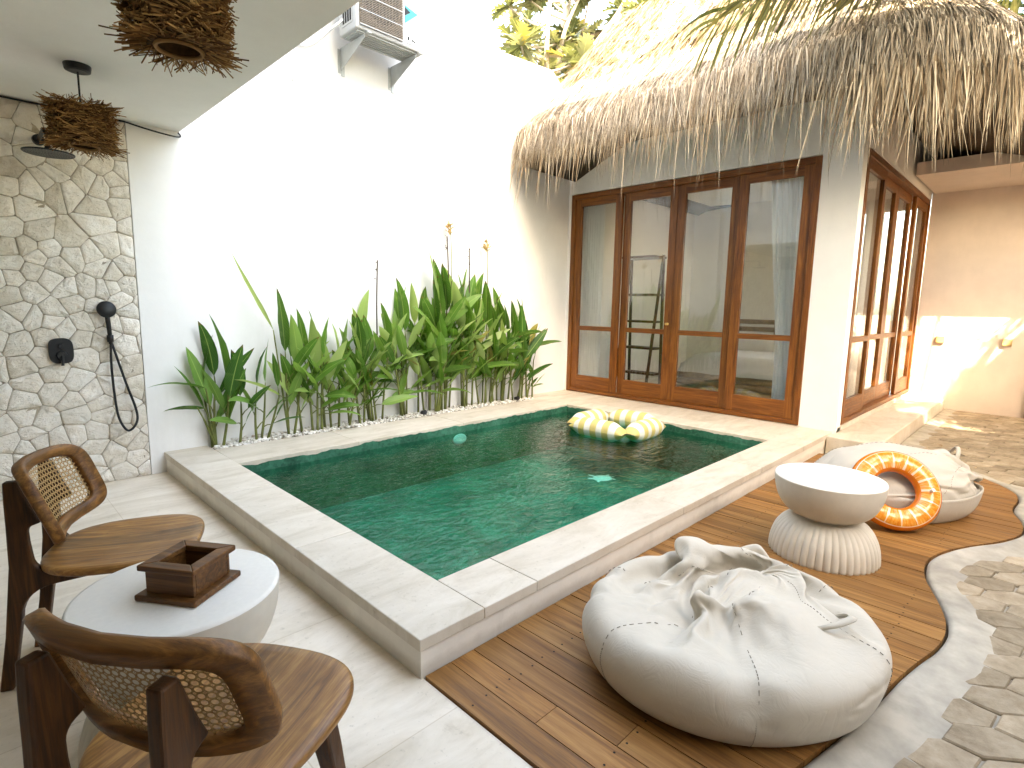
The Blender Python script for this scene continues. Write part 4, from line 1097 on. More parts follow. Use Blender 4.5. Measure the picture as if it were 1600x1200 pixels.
plant(1.44, 4.88, 'big leafy plant standing alone at the left end of the row', [(0.0, 0.0, 0.9, 0.02, 0.0, 4, 0.5), (0.04, -0.04, 0.82, 0.06, -0.03, 4, 0.46), (-0.02, 0.02, 0.75, -0.04, 0.02, 3, 0.46)], 1, M_LEAFD, None,
      [(1.38, 4.85, 0.66, R(184), R(20), 0.42, 0.075, 0.75, 0.3), (1.36, 4.83, 0.5, R(188), R(12), 0.3, 0.05, 0.4, 0.9), (1.3, 4.82, 0.52, R(178), R(4), 0.24, 0.07, 0.35, 0.2)])
plant(1.62, 4.86, 'small slender plant with few leaves second from left', [(0.0, 0.0, 0.58, 0.02, -0.02, 4, 0.34)], 2, M_LEAFD)
plant(1.76, 4.86, 'thin stemmed plant with dark spreading leaves third from left', [(0.0, 0.0, 0.62, 0.0, -0.02, 3, 0.33), (0.05, 0.03, 0.66, 0.05, 0.0, 3, 0.36), (0.1, 0.02, 0.62, 0.11, -0.02, 2, 0.36)], 3, M_LEAFD)
plant(2.06, 4.9, 'plant with one long narrow leaf reaching far up to the left', [(0.0, 0.0, 1.12, 0.0, 0.0, 4, 0.48), (0.05, 0.0, 0.9, 0.06, -0.03, 4, 0.42)], 4, None, None,
      [(1.96, 4.9, 1.12, R(178), R(62), 0.72, 0.085, -0.12, 0.15)])
plant(2.27, 4.9, 'pale leaved plant with broad arching leaves right of the long leaf', clump(2.27, 4, 1.05, 0.1, 0.4), 5)
plant(2.53, 4.88, 'bushy middle sized plant standing between the pale arching one and the short dense one', clump(2.53, 4, 0.98, 0.12, 0.4), 6)
plant(2.78, 4.92, 'short dense plant left of the single dry stalk', clump(2.78, 4, 0.92, 0.1, 0.38), 7)
plant(3.02, 4.93, 'plant bearing a single dark dry stalk against the wall', clump(3.02, 5, 1.2, 0.12, 0.42), 8, None, [(3.03, 4.95, 0.9, 1.8, True)])
plant(3.42, 4.93, 'thick clump of bright green leaves starting the tall group', clump(3.42, 6, 1.42, 0.13, 0.46), 9)
plant(3.68, 4.93, 'tall leafy clump left of the pale flower spike', clump(3.68, 6, 1.38, 0.13, 0.46), 10)
plant(3.93, 4.95, 'tallest plant topped with pale orange flower spikes', clump(3.93, 6, 1.62, 0.12, 0.5), 11, None, [(3.97, 4.95, 1.2, 2.24, False), (3.91, 4.93, 1.2, 2.12, True)])
plant(4.2, 4.93, 'tall plant with upright pointed leaves and a dark dry stalk', clump(4.2, 6, 1.62, 0.12, 0.5), 12, None, [(4.27, 4.95, 1.2, 2.02, True)])
plant(4.5, 4.92, 'plant with one small pale orange flower on thin stalk', clump(4.5, 6, 1.4, 0.13, 0.46), 13, None, [(4.52, 4.93, 1.2, 2.1, False)])
plant(4.82, 4.92, 'clump with large drooping pale leaves right of small flower', clump(4.82, 6, 1.25, 0.13, 0.46), 14, None, None,
      [(4.78, 4.8, 0.85, R(250), R(30), 0.42, 0.1, 1.5, 0.2)])
plant(5.08, 4.93, 'dark green plant at the right end of the row beside the house', clump(5.08, 5, 1.22, 0.13, 0.44), 15, M_LEAFD, None,
      [(5.25, 4.85, 0.86, R(-6), R(12), 0.4, 0.075, 0.5, 0.4)])
plant(5.27, 4.9, 'low spindly plant at the far right end of pebble strip', clump(5.27, 4, 0.75, 0.06, 0.24, (2, 3)), 16, M_LEAFD)
for (x, lab) in ((3.52, 'small black garden spotlight among the stems of the tall group'), (4.98, 'small black garden spotlight near the right end of pebble strip')):
    t = thing('garden_spotlight', lab, 'spotlight', (x, 4.83, 0.16), 0, 'black spotlights in the pebble strip')
    part('body', MB().tube([(0, 0.03, 0.03), (0, -0.03, 0.045)], [0.022, 0.026], 16), M_BLACK, t)
    part('stake', MB().tube([(0, 0, -0.02), (0, 0, 0.03)], 0.008, 8), M_BLACK, t)

# ------------------------------------------------------------------ trees beyond the wall
def lobed_leaf(mb, base, az, el, L, seed):
    rr = random.Random(seed); n = 11; e = el; p = Vector(base); uvs = []; vs = []; fs = []
    sd = Vector((-math.sin(az), math.cos(az), 0)); roll = rr.uniform(-0.5, 0.5)
    for i in range(n + 1):
        t = i / n; d = Vector((math.cos(az) * math.cos(e), math.sin(az) * math.cos(e), math.sin(e))); up = sd.cross(d) * -1
        s2 = sd * math.cos(roll) + up * math.sin(roll); u2 = up * math.cos(roll) - sd * math.sin(roll)
        env = 0.3 * L * math.sin(PI * min(1, 0.08 + t * 0.92)) ** 0.7
        lob = env * (1.0 if i % 2 else 0.38) if 0 < i < n else 0.01
        sw = d * (lob * 0.45 if i % 2 else 0)
        vs += [p + s2 * lob + sw + u2 * lob * 0.2, p, p - s2 * lob + sw + u2 * lob * 0.2]
        p = p + d * L / n; e -= 0.08
    for i in range(n):
        for k in range(2):
            fs.append((i * 3 + k, i * 3 + k + 1, i * 3 + k + 4, i * 3 + k + 3)); uvs.append([(k / 2, i / n), ((k + 1) / 2, i / n), ((k + 1) / 2, (i + 1) / n), (k / 2, (i + 1) / n)])
    mb.add(vs, fs, uvs)
def tree(x, y, label, limbs, seed, leafL=0.5):
    rr = random.Random(seed)
    t = thing('breadfruit_tree', label, 'tree', (x, y, -0.5))
    tr = MB(); lv = MB(); tips = []
    for (pts, r0) in limbs:
        path = catmull(pts, 6); m = len(path)
        tr.tube(path, [r0 * (1 - 0.72 * i / m) for i in range(m)], 8)
        for i in range(m // 4, m, 2):
            if rr.random() < 1.0:
                a = rr.uniform(0, 2 * PI); d = Vector((math.cos(a), math.sin(a), rr.uniform(0.1, 0.9))).normalized()
                q = path[i] + d * rr.uniform(0.35, 0.8)
                mid = (path[i] + q) / 2 + Vector((0, 0, -0.05))
                tr.tube(catmull([path[i], mid, q], 4), [0.028 - 0.0018 * j for j in range(9)], 6); tips.append(q)
        tips.append(path[-1])
    for q in tips:
        a0 = rr.uniform(0, 2 * PI); nl = rr.randint(6, 9)
        for k in range(nl):
            lobed_leaf(lv, q, a0 + k * 2 * PI / nl + rr.uniform(-0.3, 0.3), R(rr.uniform(-25, 60)), leafL * rr.uniform(0.7, 1.15), rr.random())
    part('trunk', tr, M_BARK, t, smooth=True, world=True)
    part('crown', lv, M_TREELEAF, t, smooth=False, world=True, recalc=False)
T0 = Vector((7.9, 6.7, 0))
tree(7.9, 6.7, 'pale trunked tree with big lobed leaves behind wall and roof', [
    ([(7.9, 6.7, -0.5), (7.85, 6.75, 2.5), (7.9, 6.9, 4.6), (8.2, 7.0, 6.2), (8.6, 7.0, 7.6)], 0.13),
    ([(7.9, 6.85, 4.0), (7.6, 6.8, 4.6), (7.3, 6.8, 5.1), (7.1, 6.9, 5.7)], 0.05),
    ([(7.88, 6.8, 4.3), (7.5, 6.7, 5.2), (7.3, 6.5, 6.3), (7.4, 6.3, 7.3)], 0.06),
    ([(7.9, 6.9, 4.6), (8.1, 6.4, 5.6), (8.5, 5.9, 6.5), (8.6, 5.6, 7.4)], 0.06),
    ([(7.95, 6.9, 4.8), (8.2, 7.3, 5.4), (8.5, 7.8, 6.0), (8.9, 8.1, 6.6)], 0.055),
    ([(8.1, 6.95, 5.8), (8.8, 6.6, 6.4), (9.5, 6.0, 6.9)], 0.05),
    ([(8.1, 6.95, 5.4), (8.9, 7.2, 6.0), (9.6, 7.4, 6.3), (10.3, 7.3, 6.9)], 0.05),
    ([(8.0, 7.0, 5.2), (7.7, 6.5, 6.0), (8.0, 6.2, 6.9)], 0.05)], 5, 0.5)

def frond(parent, base, az, el, L, droop, mat, seed, npairs=66, lmax=0.92, w=0.036, name='frond', hang=1.0):
    rr = random.Random(seed); p = Vector(base); e = el; n = 22; pts = []
    for i in range(n + 1):
        d = Vector((math.cos(az) * math.cos(e), math.sin(az) * math.cos(e), math.sin(e))); pts.append((p.copy(), d)); p = p + d * L / n; e -= droop / n
    mb = MB(); mb.tube([q for q, _ in pts], [0.026 - 0.02 * i / n for i in range(n + 1)], 6)
    o = part(name, mb, M_STEM, parent, smooth=True, world=True)
    lm = MB()
    for k in range(npairs):
        t = 0.12 + 0.86 * k / npairs; f = t * n; i = min(n - 1, int(f)); q = pts[i][0].lerp(pts[i + 1][0], f - i); d = pts[i][1]
        sd = d.cross(Vector((0, 0, 1))).normalized()
        for sg in (-1, 1):
            l = lmax * (0.45 + 0.55 * math.sin(PI * min(1, 0.12 + t * 0.85))) * rr.uniform(0.85, 1.1)
            dr = (d * rr.uniform(0.5, 0.75) + sd * sg * rr.uniform(0.55, 0.9) + Vector((0, 0, rr.uniform(-0.35, 0.05) * hang))).normalized()
            pp = q.copy(); vs = []; m = 5
            for j in range(m + 1):
                ww = w * 0.5 * math.sin(PI * min(1, 0.1 + 0.9 * (j / m))) ** 0.6 if j < m else 0.001
                s_ = dr.cross(Vector((0, 0, 1))).normalized(); u_ = s_.cross(dr)
                s_ = (s_ * math.cos(0.6 * sg) + u_ * math.sin(0.6 * sg))
                vs += [pp + s_ * ww, pp - s_ * ww]; pp = pp + dr * l / m
                dr = (dr + Vector((0, 0, -0.17 * hang))).normalized()
            lm.add(vs, [(2 * j, 2 * j + 2, 2 * j + 3, 2 * j + 1) for j in range(m)], [[(0, j / m), (0, (j + 1) / m), (1, (j + 1) / m), (1, j / m)] for j in range(m)])
    part('leaflets', lm, mat, o, recalc=False).location = -wloc(o)
pt = thing('palm_tree', 'coconut palm whose light fronds hang across the top right corner', 'tree', (6.0, -2.4, -0.5))
part('trunk', MB().tube(catmull([(6.0, -2.4, -0.5), (6.05, -2.45, 2.0), (5.95, -2.3, 3.6), (5.6, -2.1, 4.66)], 6), [0.16 - 0.002 * i for i in range(19)], 10), M_BARK, pt, smooth=True, world=True)
CR = (5.6, -2.1, 4.66)
for i, (az, el, L, dr) in enumerate(((107, -6, 4.7, 0.3), (101, -3, 4.3, 0.3), (95, -5, 3.8, 0.3), (110, -4, 4.2, 0.35), (104, -7.5, 3.6, 0.25), (113, -1, 4.4, 0.4), (97, 14, 4.4, 0.75), (80, 30, 3.8, 1.0), (112, 30, 4.2, 0.9), (60, 20, 3.6, 1.0), (35, 25, 3.4, 1.2), (10, 10, 3.2, 1.2), (-30, 20, 3.2, 1.2), (-80, 15, 3.2, 1.2), (-130, 20, 3.2, 1.2), (170, 25, 3.2, 1.2), (270, 58, 3.0, 1.9), (245, 62, 2.8, 1.8), (295, 60, 2.8, 1.9), (225, 66, 2.6, 1.7), (320, 55, 2.8, 1.8))):
    frond(pt, CR, R(az), R(el), L, dr, M_PALM, 100 + i)
pt2 = thing('palm_tree', 'dark green palm foliage rising behind the thatched roof corner', 'tree', (11.5, -0.6, -0.5))
part('trunk', MB().tube(catmull([(11.5, -0.6, -0.5), (11.5, -0.4, 2.0), (11.2, -0.1, 4.0), (10.9, 0.1, 5.3)], 6), 0.14, 10), M_BARK, pt2, smooth=True, world=True)
for i, (az, el, L, dr) in enumerate(((180, 15, 3.6, 1.1), (150, 25, 3.6, 1.1), (120, 20, 3.4, 1.2), (210, 20, 3.4, 1.2), (240, 15, 3.4, 1.2), (90, 20, 3.4, 1.2), (165, 45, 3.2, 1.2), (195, -10, 3.0, 0.9), (270, 15, 3.4, 1.2))):
    frond(pt2, (10.9, 0.1, 5.3), R(az), R(el), L, dr, M_PALMD, 200 + i, 44, 0.8, 0.055)

# ------------------------------------------------------------------ tables
def table(x, y, label, rad, h, base_r, seed):
    t = thing('side_table', label, 'table', (x, y, 0.0), 0, 'white hourglass side tables')
    b = 0.235 * h / 0.47; hb = h - b
    prof = [(0.001, h - 0.002), (rad - 0.012, h - 0.0015), (rad - 0.003, h - 0.004), (rad, h - 0.011)]
    wr = 0.142 * rad / 0.275
    for k in range(1, 17):
        a = k / 16 * PI / 2 * 0.93
        prof.append((wr * 0.9 + (rad - wr * 0.9) * math.cos(a) ** 0.85, h - 0.011 - (b - 0.02) * math.sin(a)))
    prof += [(wr, hb + 0.016), (wr * 0.98, hb - 0.006)]
    tp = MB().lathe(prof[3:], 64)
    part('bowl', tp, M_TABLE, t, smooth=True)
    part('table_top', MB().lathe(prof[:4], 64), M_TERR, t, smooth=True)
    N = 46
    pb = []
    for k in range(0, 19):
        a = k / 18 * PI / 2
        pb.append((wr * 0.93 + (base_r - wr * 0.93) * math.sin(a) ** 0.9, (hb - 0.004) * math.cos(a) ** 0.9))
    pb.append((base_r - 0.012, 0.0))
    def flute(j, an):
        d = min(1.0, j / 3.0); s_ = abs(math.sin(an * N / 2))
        return 0.035 * d * (1 - s_ ** 0.6) if j < 19 else 0.02
    part('fluted_base', MB().lathe(pb, N * 8, (0, 0), flute), M_TABLE, t, smooth=True)
    return t
table(3.36, 0.815, 'white hourglass table with fluted base on deck between bean bags', 0.275, 0.46, 0.28, 1)
table(0.41, 1.815, 'round white table between the two cane chairs', 0.28, 0.5, 0.28, 2)
# --- wooden box on the table
t = thing('wooden_box', 'open square dark wooden box with flared lip on white table', 'box', (0.432, 1.787, 0.5), R(-55))
hs = 0.088
mb = MB(); mb.box(-hs - 0.012, -hs - 0.012, 0.0, hs + 0.012, hs + 0.012, 0.018)
part('base', mb, M_BOX, t, bevel=0.004)
mb = MB(); w = 0.012; q = hs - 0.01
mb.box(-q, -q, 0.0185, q, -q + w, 0.088); mb.box(-q, q - w, 0.0185, q, q, 0.088); mb.box(-q, -q + w, 0.0185, -q + w, q - w, 0.088); mb.box(q - w, -q + w, 0.0185, q, q - w, 0.088)
part('wall', mb, M_BOX, t, bevel=0.002)
mb = MB(); a, b2 = hs + 0.004, hs - 0.034
for k in range(4):
    rz = Matrix.Rotation(k * PI / 2, 3, 'Z')
    mb.add([rz @ Vector(p) for p in ((-a, -a, 0.0885), (a, -a, 0.0885), (b2, -b2, 0.0885), (-b2, -b2, 0.0885), (-a, -a, 0.106), (a, -a, 0.106), (b2, -b2, 0.106), (-b2, -b2, 0.106))],
           [(3, 2, 1, 0), (4, 5, 6, 7), (0, 1, 5, 4), (1, 2, 6, 5), (2, 3, 7, 6), (3, 0, 4, 7)])
part('lip', mb, M_BOX, t, bevel=0.003)

# ------------------------------------------------------------------ cane back chairs (local: +y is the way the chair faces)
def sup(an, e):
    c, s_ = math.cos(an), math.sin(an)
    return math.copysign(abs(c) ** e, c), math.copysign(abs(s_) ** e, s_)
def backpt(u, v, off):
    """u -1..1 across, v -1..1 up; off along the panel's normal (+ to the front)"""
    z = 0.665 + 0.14 * v; y = -0.205 - 0.05 * v + 0.075 * u * u
    nrm = Vector((-0.55 * u, 1.0, 0.34)).normalized()
    return Vector((0.245 * u, y, z)) + nrm * off
def chair(x, y, rz, label):
    t = thing('cane_chair', label, 'chair', (x, y, 0), rz, 'teak cane back chairs at the round table')
    # seat: rounded slab, broader in front, slightly dished, of glued boards
    for b0, b1 in ((-0.25, -0.145), (-0.145, -0.04), (-0.04, 0.065), (0.065, 0.16), (0.16, 0.25)): pass
    n = 56; rings = [0.0, 0.3, 0.6, 0.85, 0.96, 1.0]
    def seatp(r, an, top):
        c, s_ = sup(an, 0.72); wx = 0.245 + 0.015 * s_; X = wx * c * r; Y = 0.25 * s_ * r + 0.03
        z = 0.45 - 0.014 * max(0, 1 - r * r) - (0.006 if r > 0.99 else 0)
        return (X, Y, z if top else 0.45 - 0.03 + (0.006 if r > 0.99 else 0) - 0.002 * (1 - r))
    mb = MB(); vs = []
    for top in (True, False):
        for r in rings[1:]:
            for k in range(n): vs.append(seatp(r, 2 * PI * k / n, top))
    m = len(rings) - 1
    c0 = len(vs); vs.append((0, 0, 0.436)); vs.append((0, 0, 0.418))
    fs = []
    for T_ in range(2):
        o0 = T_ * m * n
        for j in range(m - 1):
            for k in range(n): fs.append((o0 + j * n + k, o0 + j * n + (k + 1) % n, o0 + (j + 1) * n + (k + 1) % n, o0 + (j + 1) * n + k))
        for k in range(n): fs.append((o0 + k, o0 + (k + 1) % n, c0 + T_))
    for k in range(n): fs.append(((m - 1) * n + k, (m - 1) * n + (k + 1) % n, m * n + (m - 1) * n + (k + 1) % n, m * n + (m - 1) * n + k))
    mb.add(vs, fs)
    part('seat', mb, M_SEATB, t, smooth=True, bevel=0.004)
    # back ring
    n = 72; mb = MB(); vs = []
    def loopv(ku, kv, e, off, du=0, dv=0):
        out = []
        for k in range(n):
            c, s_ = sup(2 * PI * k / n, e); out.append(backpt(c * ku + du, s_ * kv + dv, off))
        return out
    loops = [loopv(0.985, 0.97, 0.42, 0.016), loopv(1.0, 1.0, 0.42, 0.008), loopv(1.0, 1.0, 0.42, -0.012), loopv(0.985, 0.97, 0.42, -0.019), loopv(0.8, 0.73, 0.34, -0.019), loopv(0.785, 0.7, 0.34, -0.012), loopv(0.785, 0.7, 0.34, 0.006), loopv(0.8, 0.73, 0.34, 0.014)]
    for l in loops: vs += l
    M8 = len(loops)
    mb.add(vs, [(j * n + k, j * n + (k + 1) % n, ((j + 1) % M8) * n + (k + 1) % n, ((j + 1) % M8) * n + k) for j in range(M8) for k in range(n)])
    bk = part('backrest', mb, M_CHAIRB, t, smooth=True)
    cn = MB(); NU_, NV_ = 26, 12; vs = []; fs = []; uvs = []
    for j in range(NV_ + 1):
        for i in range(NU_ + 1): vs.append(backpt(-0.81 + 1.62 * i / NU_, -0.735 + 1.47 * j / NV_, -0.002))
    for j in range(NV_):
        for i in range(NU_):
            fs.append((j * (NU_ + 1) + i, j * (NU_ + 1) + i + 1, (j + 1) * (NU_ + 1) + i + 1, (j + 1) * (NU_ + 1) + i))
            S1, S2 = 24.0, 12.0
            uvs.append([(i / NU_ * S1, j / NV_ * S2), ((i + 1) / NU_ * S1, j / NV_ * S2), ((i + 1) / NU_ * S1, (j + 1) / NV_ * S2), (i / NU_ * S1, (j + 1) / NV_ * S2)])
    cn.add(vs, fs, uvs)
    part('cane_panel', cn, M_CANE, bk, smooth=True, recalc=False)
    # side frames: back post flowing into the back and into a rail under the seat
    def arc(cx, cy, r, a0, a1, k=7): return [(cx + r * math.cos(R(a0 + (a1 - a0) * i / k)), cy + r * math.sin(R(a0 + (a1 - a0) * i / k))) for i in range(k + 1)]
    prof = [(-0.345, 0.0), (-0.305, 0.0)] + [(-0.262, 0.25)] + arc(-0.15, 0.262, 0.11, 180, 95, 7) + [(0.0, 0.392), (0.16, 0.4), (0.16, 0.419), (-0.13, 0.419)] + arc(-0.165, 0.475, 0.052, 270, 180, 6) + [(-0.222, 0.53)] + arc(-0.195, 0.565, 0.028, 180, 110, 4) + [(-0.18, 0.6), (-0.205, 0.66), (-0.236, 0.75), (-0.274, 0.75), (-0.277, 0.68), (-0.278, 0.6), (-0.282, 0.45), (-0.312, 0.2)]
    for sx in (-0.135, 0.135):
        part('side_frame', MB().prism(prof, sx - 0.016, sx + 0.016, 0), M_CHAIR, t, bevel=0.006)
    for sx in (-1, 1):
        mb = MB(); A = Vector((0.165 * sx, 0.13, 0.42)); B = Vector((0.205 * sx, 0.19, 0.0))
        vs = []
        for P_, w, d in ((A, 0.024, 0.026), (A.lerp(B, 0.3), 0.023, 0.025), (B, 0.013, 0.014)):
            for (i, j) in ((-1, -1), (1, -1), (1, 1), (-1, 1)): vs.append(P_ + Vector((i * w, j * d, 0)))
        mb.add(vs, [(3, 2, 1, 0), (8, 9, 10, 11)] + [(a * 4 + k, a * 4 + (k + 1) % 4, a * 4 + 4 + (k + 1) % 4, a * 4 + 4 + k) for a in range(2) for k in range(4)])
        part('front_leg', mb, M_CHAIR, t, bevel=0.006)
    part('cross_rail', MB().box(-0.119, 0.1, 0.36, 0.119, 0.13, 0.418), M_CHAIR, t, bevel=0.004)
    part('cross_rail', MB().box(-0.119, -0.235, 0.37, 0.119, -0.205, 0.405), M_CHAIR, t, bevel=0.004)
    return t
def seat_wood():
    k = Mat('chair_seat_boards', 0.36, 0.5)
    o = k.obj(); x, y, z = k.sep(o)
    idx = k.math('FLOOR', k.math('MULTIPLY', k.math('ADD', x, 0.5), 9.5))
    wn_ = k.n('TexWhiteNoise', noise_dimensions='1D'); k.put(wn_.inputs['W'], idx); rv = wn_.outputs['Value']
    g = k.noise(k.mapping(o, (16, 1.3, 9)), 2.0, 9, 0.62, 2.0, k.math('MULTIPLY', rv, 30.0))
    f = k.noise(k.mapping(o, (110, 6, 50)), 2.0, 3, 0.6, 0.2)
    big = k.noise(o, 5.0, 4, 0.6, 0.8)
    v = k.math('ADD', k.math('MULTIPLY', g, 0.6), k.math('ADD', k.math('MULTIPLY', f, 0.2), k.math('MULTIPLY', big, 0.22)))
    col = k.ramp(v, [(0.36, (0.085, 0.03, 0.007)), (0.5, (0.26, 0.115, 0.03)), (0.64, (0.46, 0.24, 0.075))])
    col = k.mix(1.0, col, k.ramp(rv, [(0, (0.72, 0.7, 0.68)), (1, (1.15, 1.12, 1.08))]), 'MULTIPLY')
    knot = k.noise(o, 13, 2, 0.5, 1.0)
    col = k.mix(k.ramp(knot, [(0.74, 0), (0.79, 0.8)]), col, (0.03, 0.014, 0.006))
    k.set('Base Color', col); k.set('Roughness', k.ramp(f, [(0.3, 0.28), (0.7, 0.5)])); k.set('Coat Weight', 0.15); k.set('Coat Roughness', 0.25)
    k.bump(f, 0.12, 0.002)
    return k.m
M_SEATB = seat_wood()
chair(0.37, 2.47, R(-114), 'cane chair seen from its front beside the stone wall')
chair(0.33, 1.22, R(-58), 'dark cane chair seen from behind at bottom left corner')

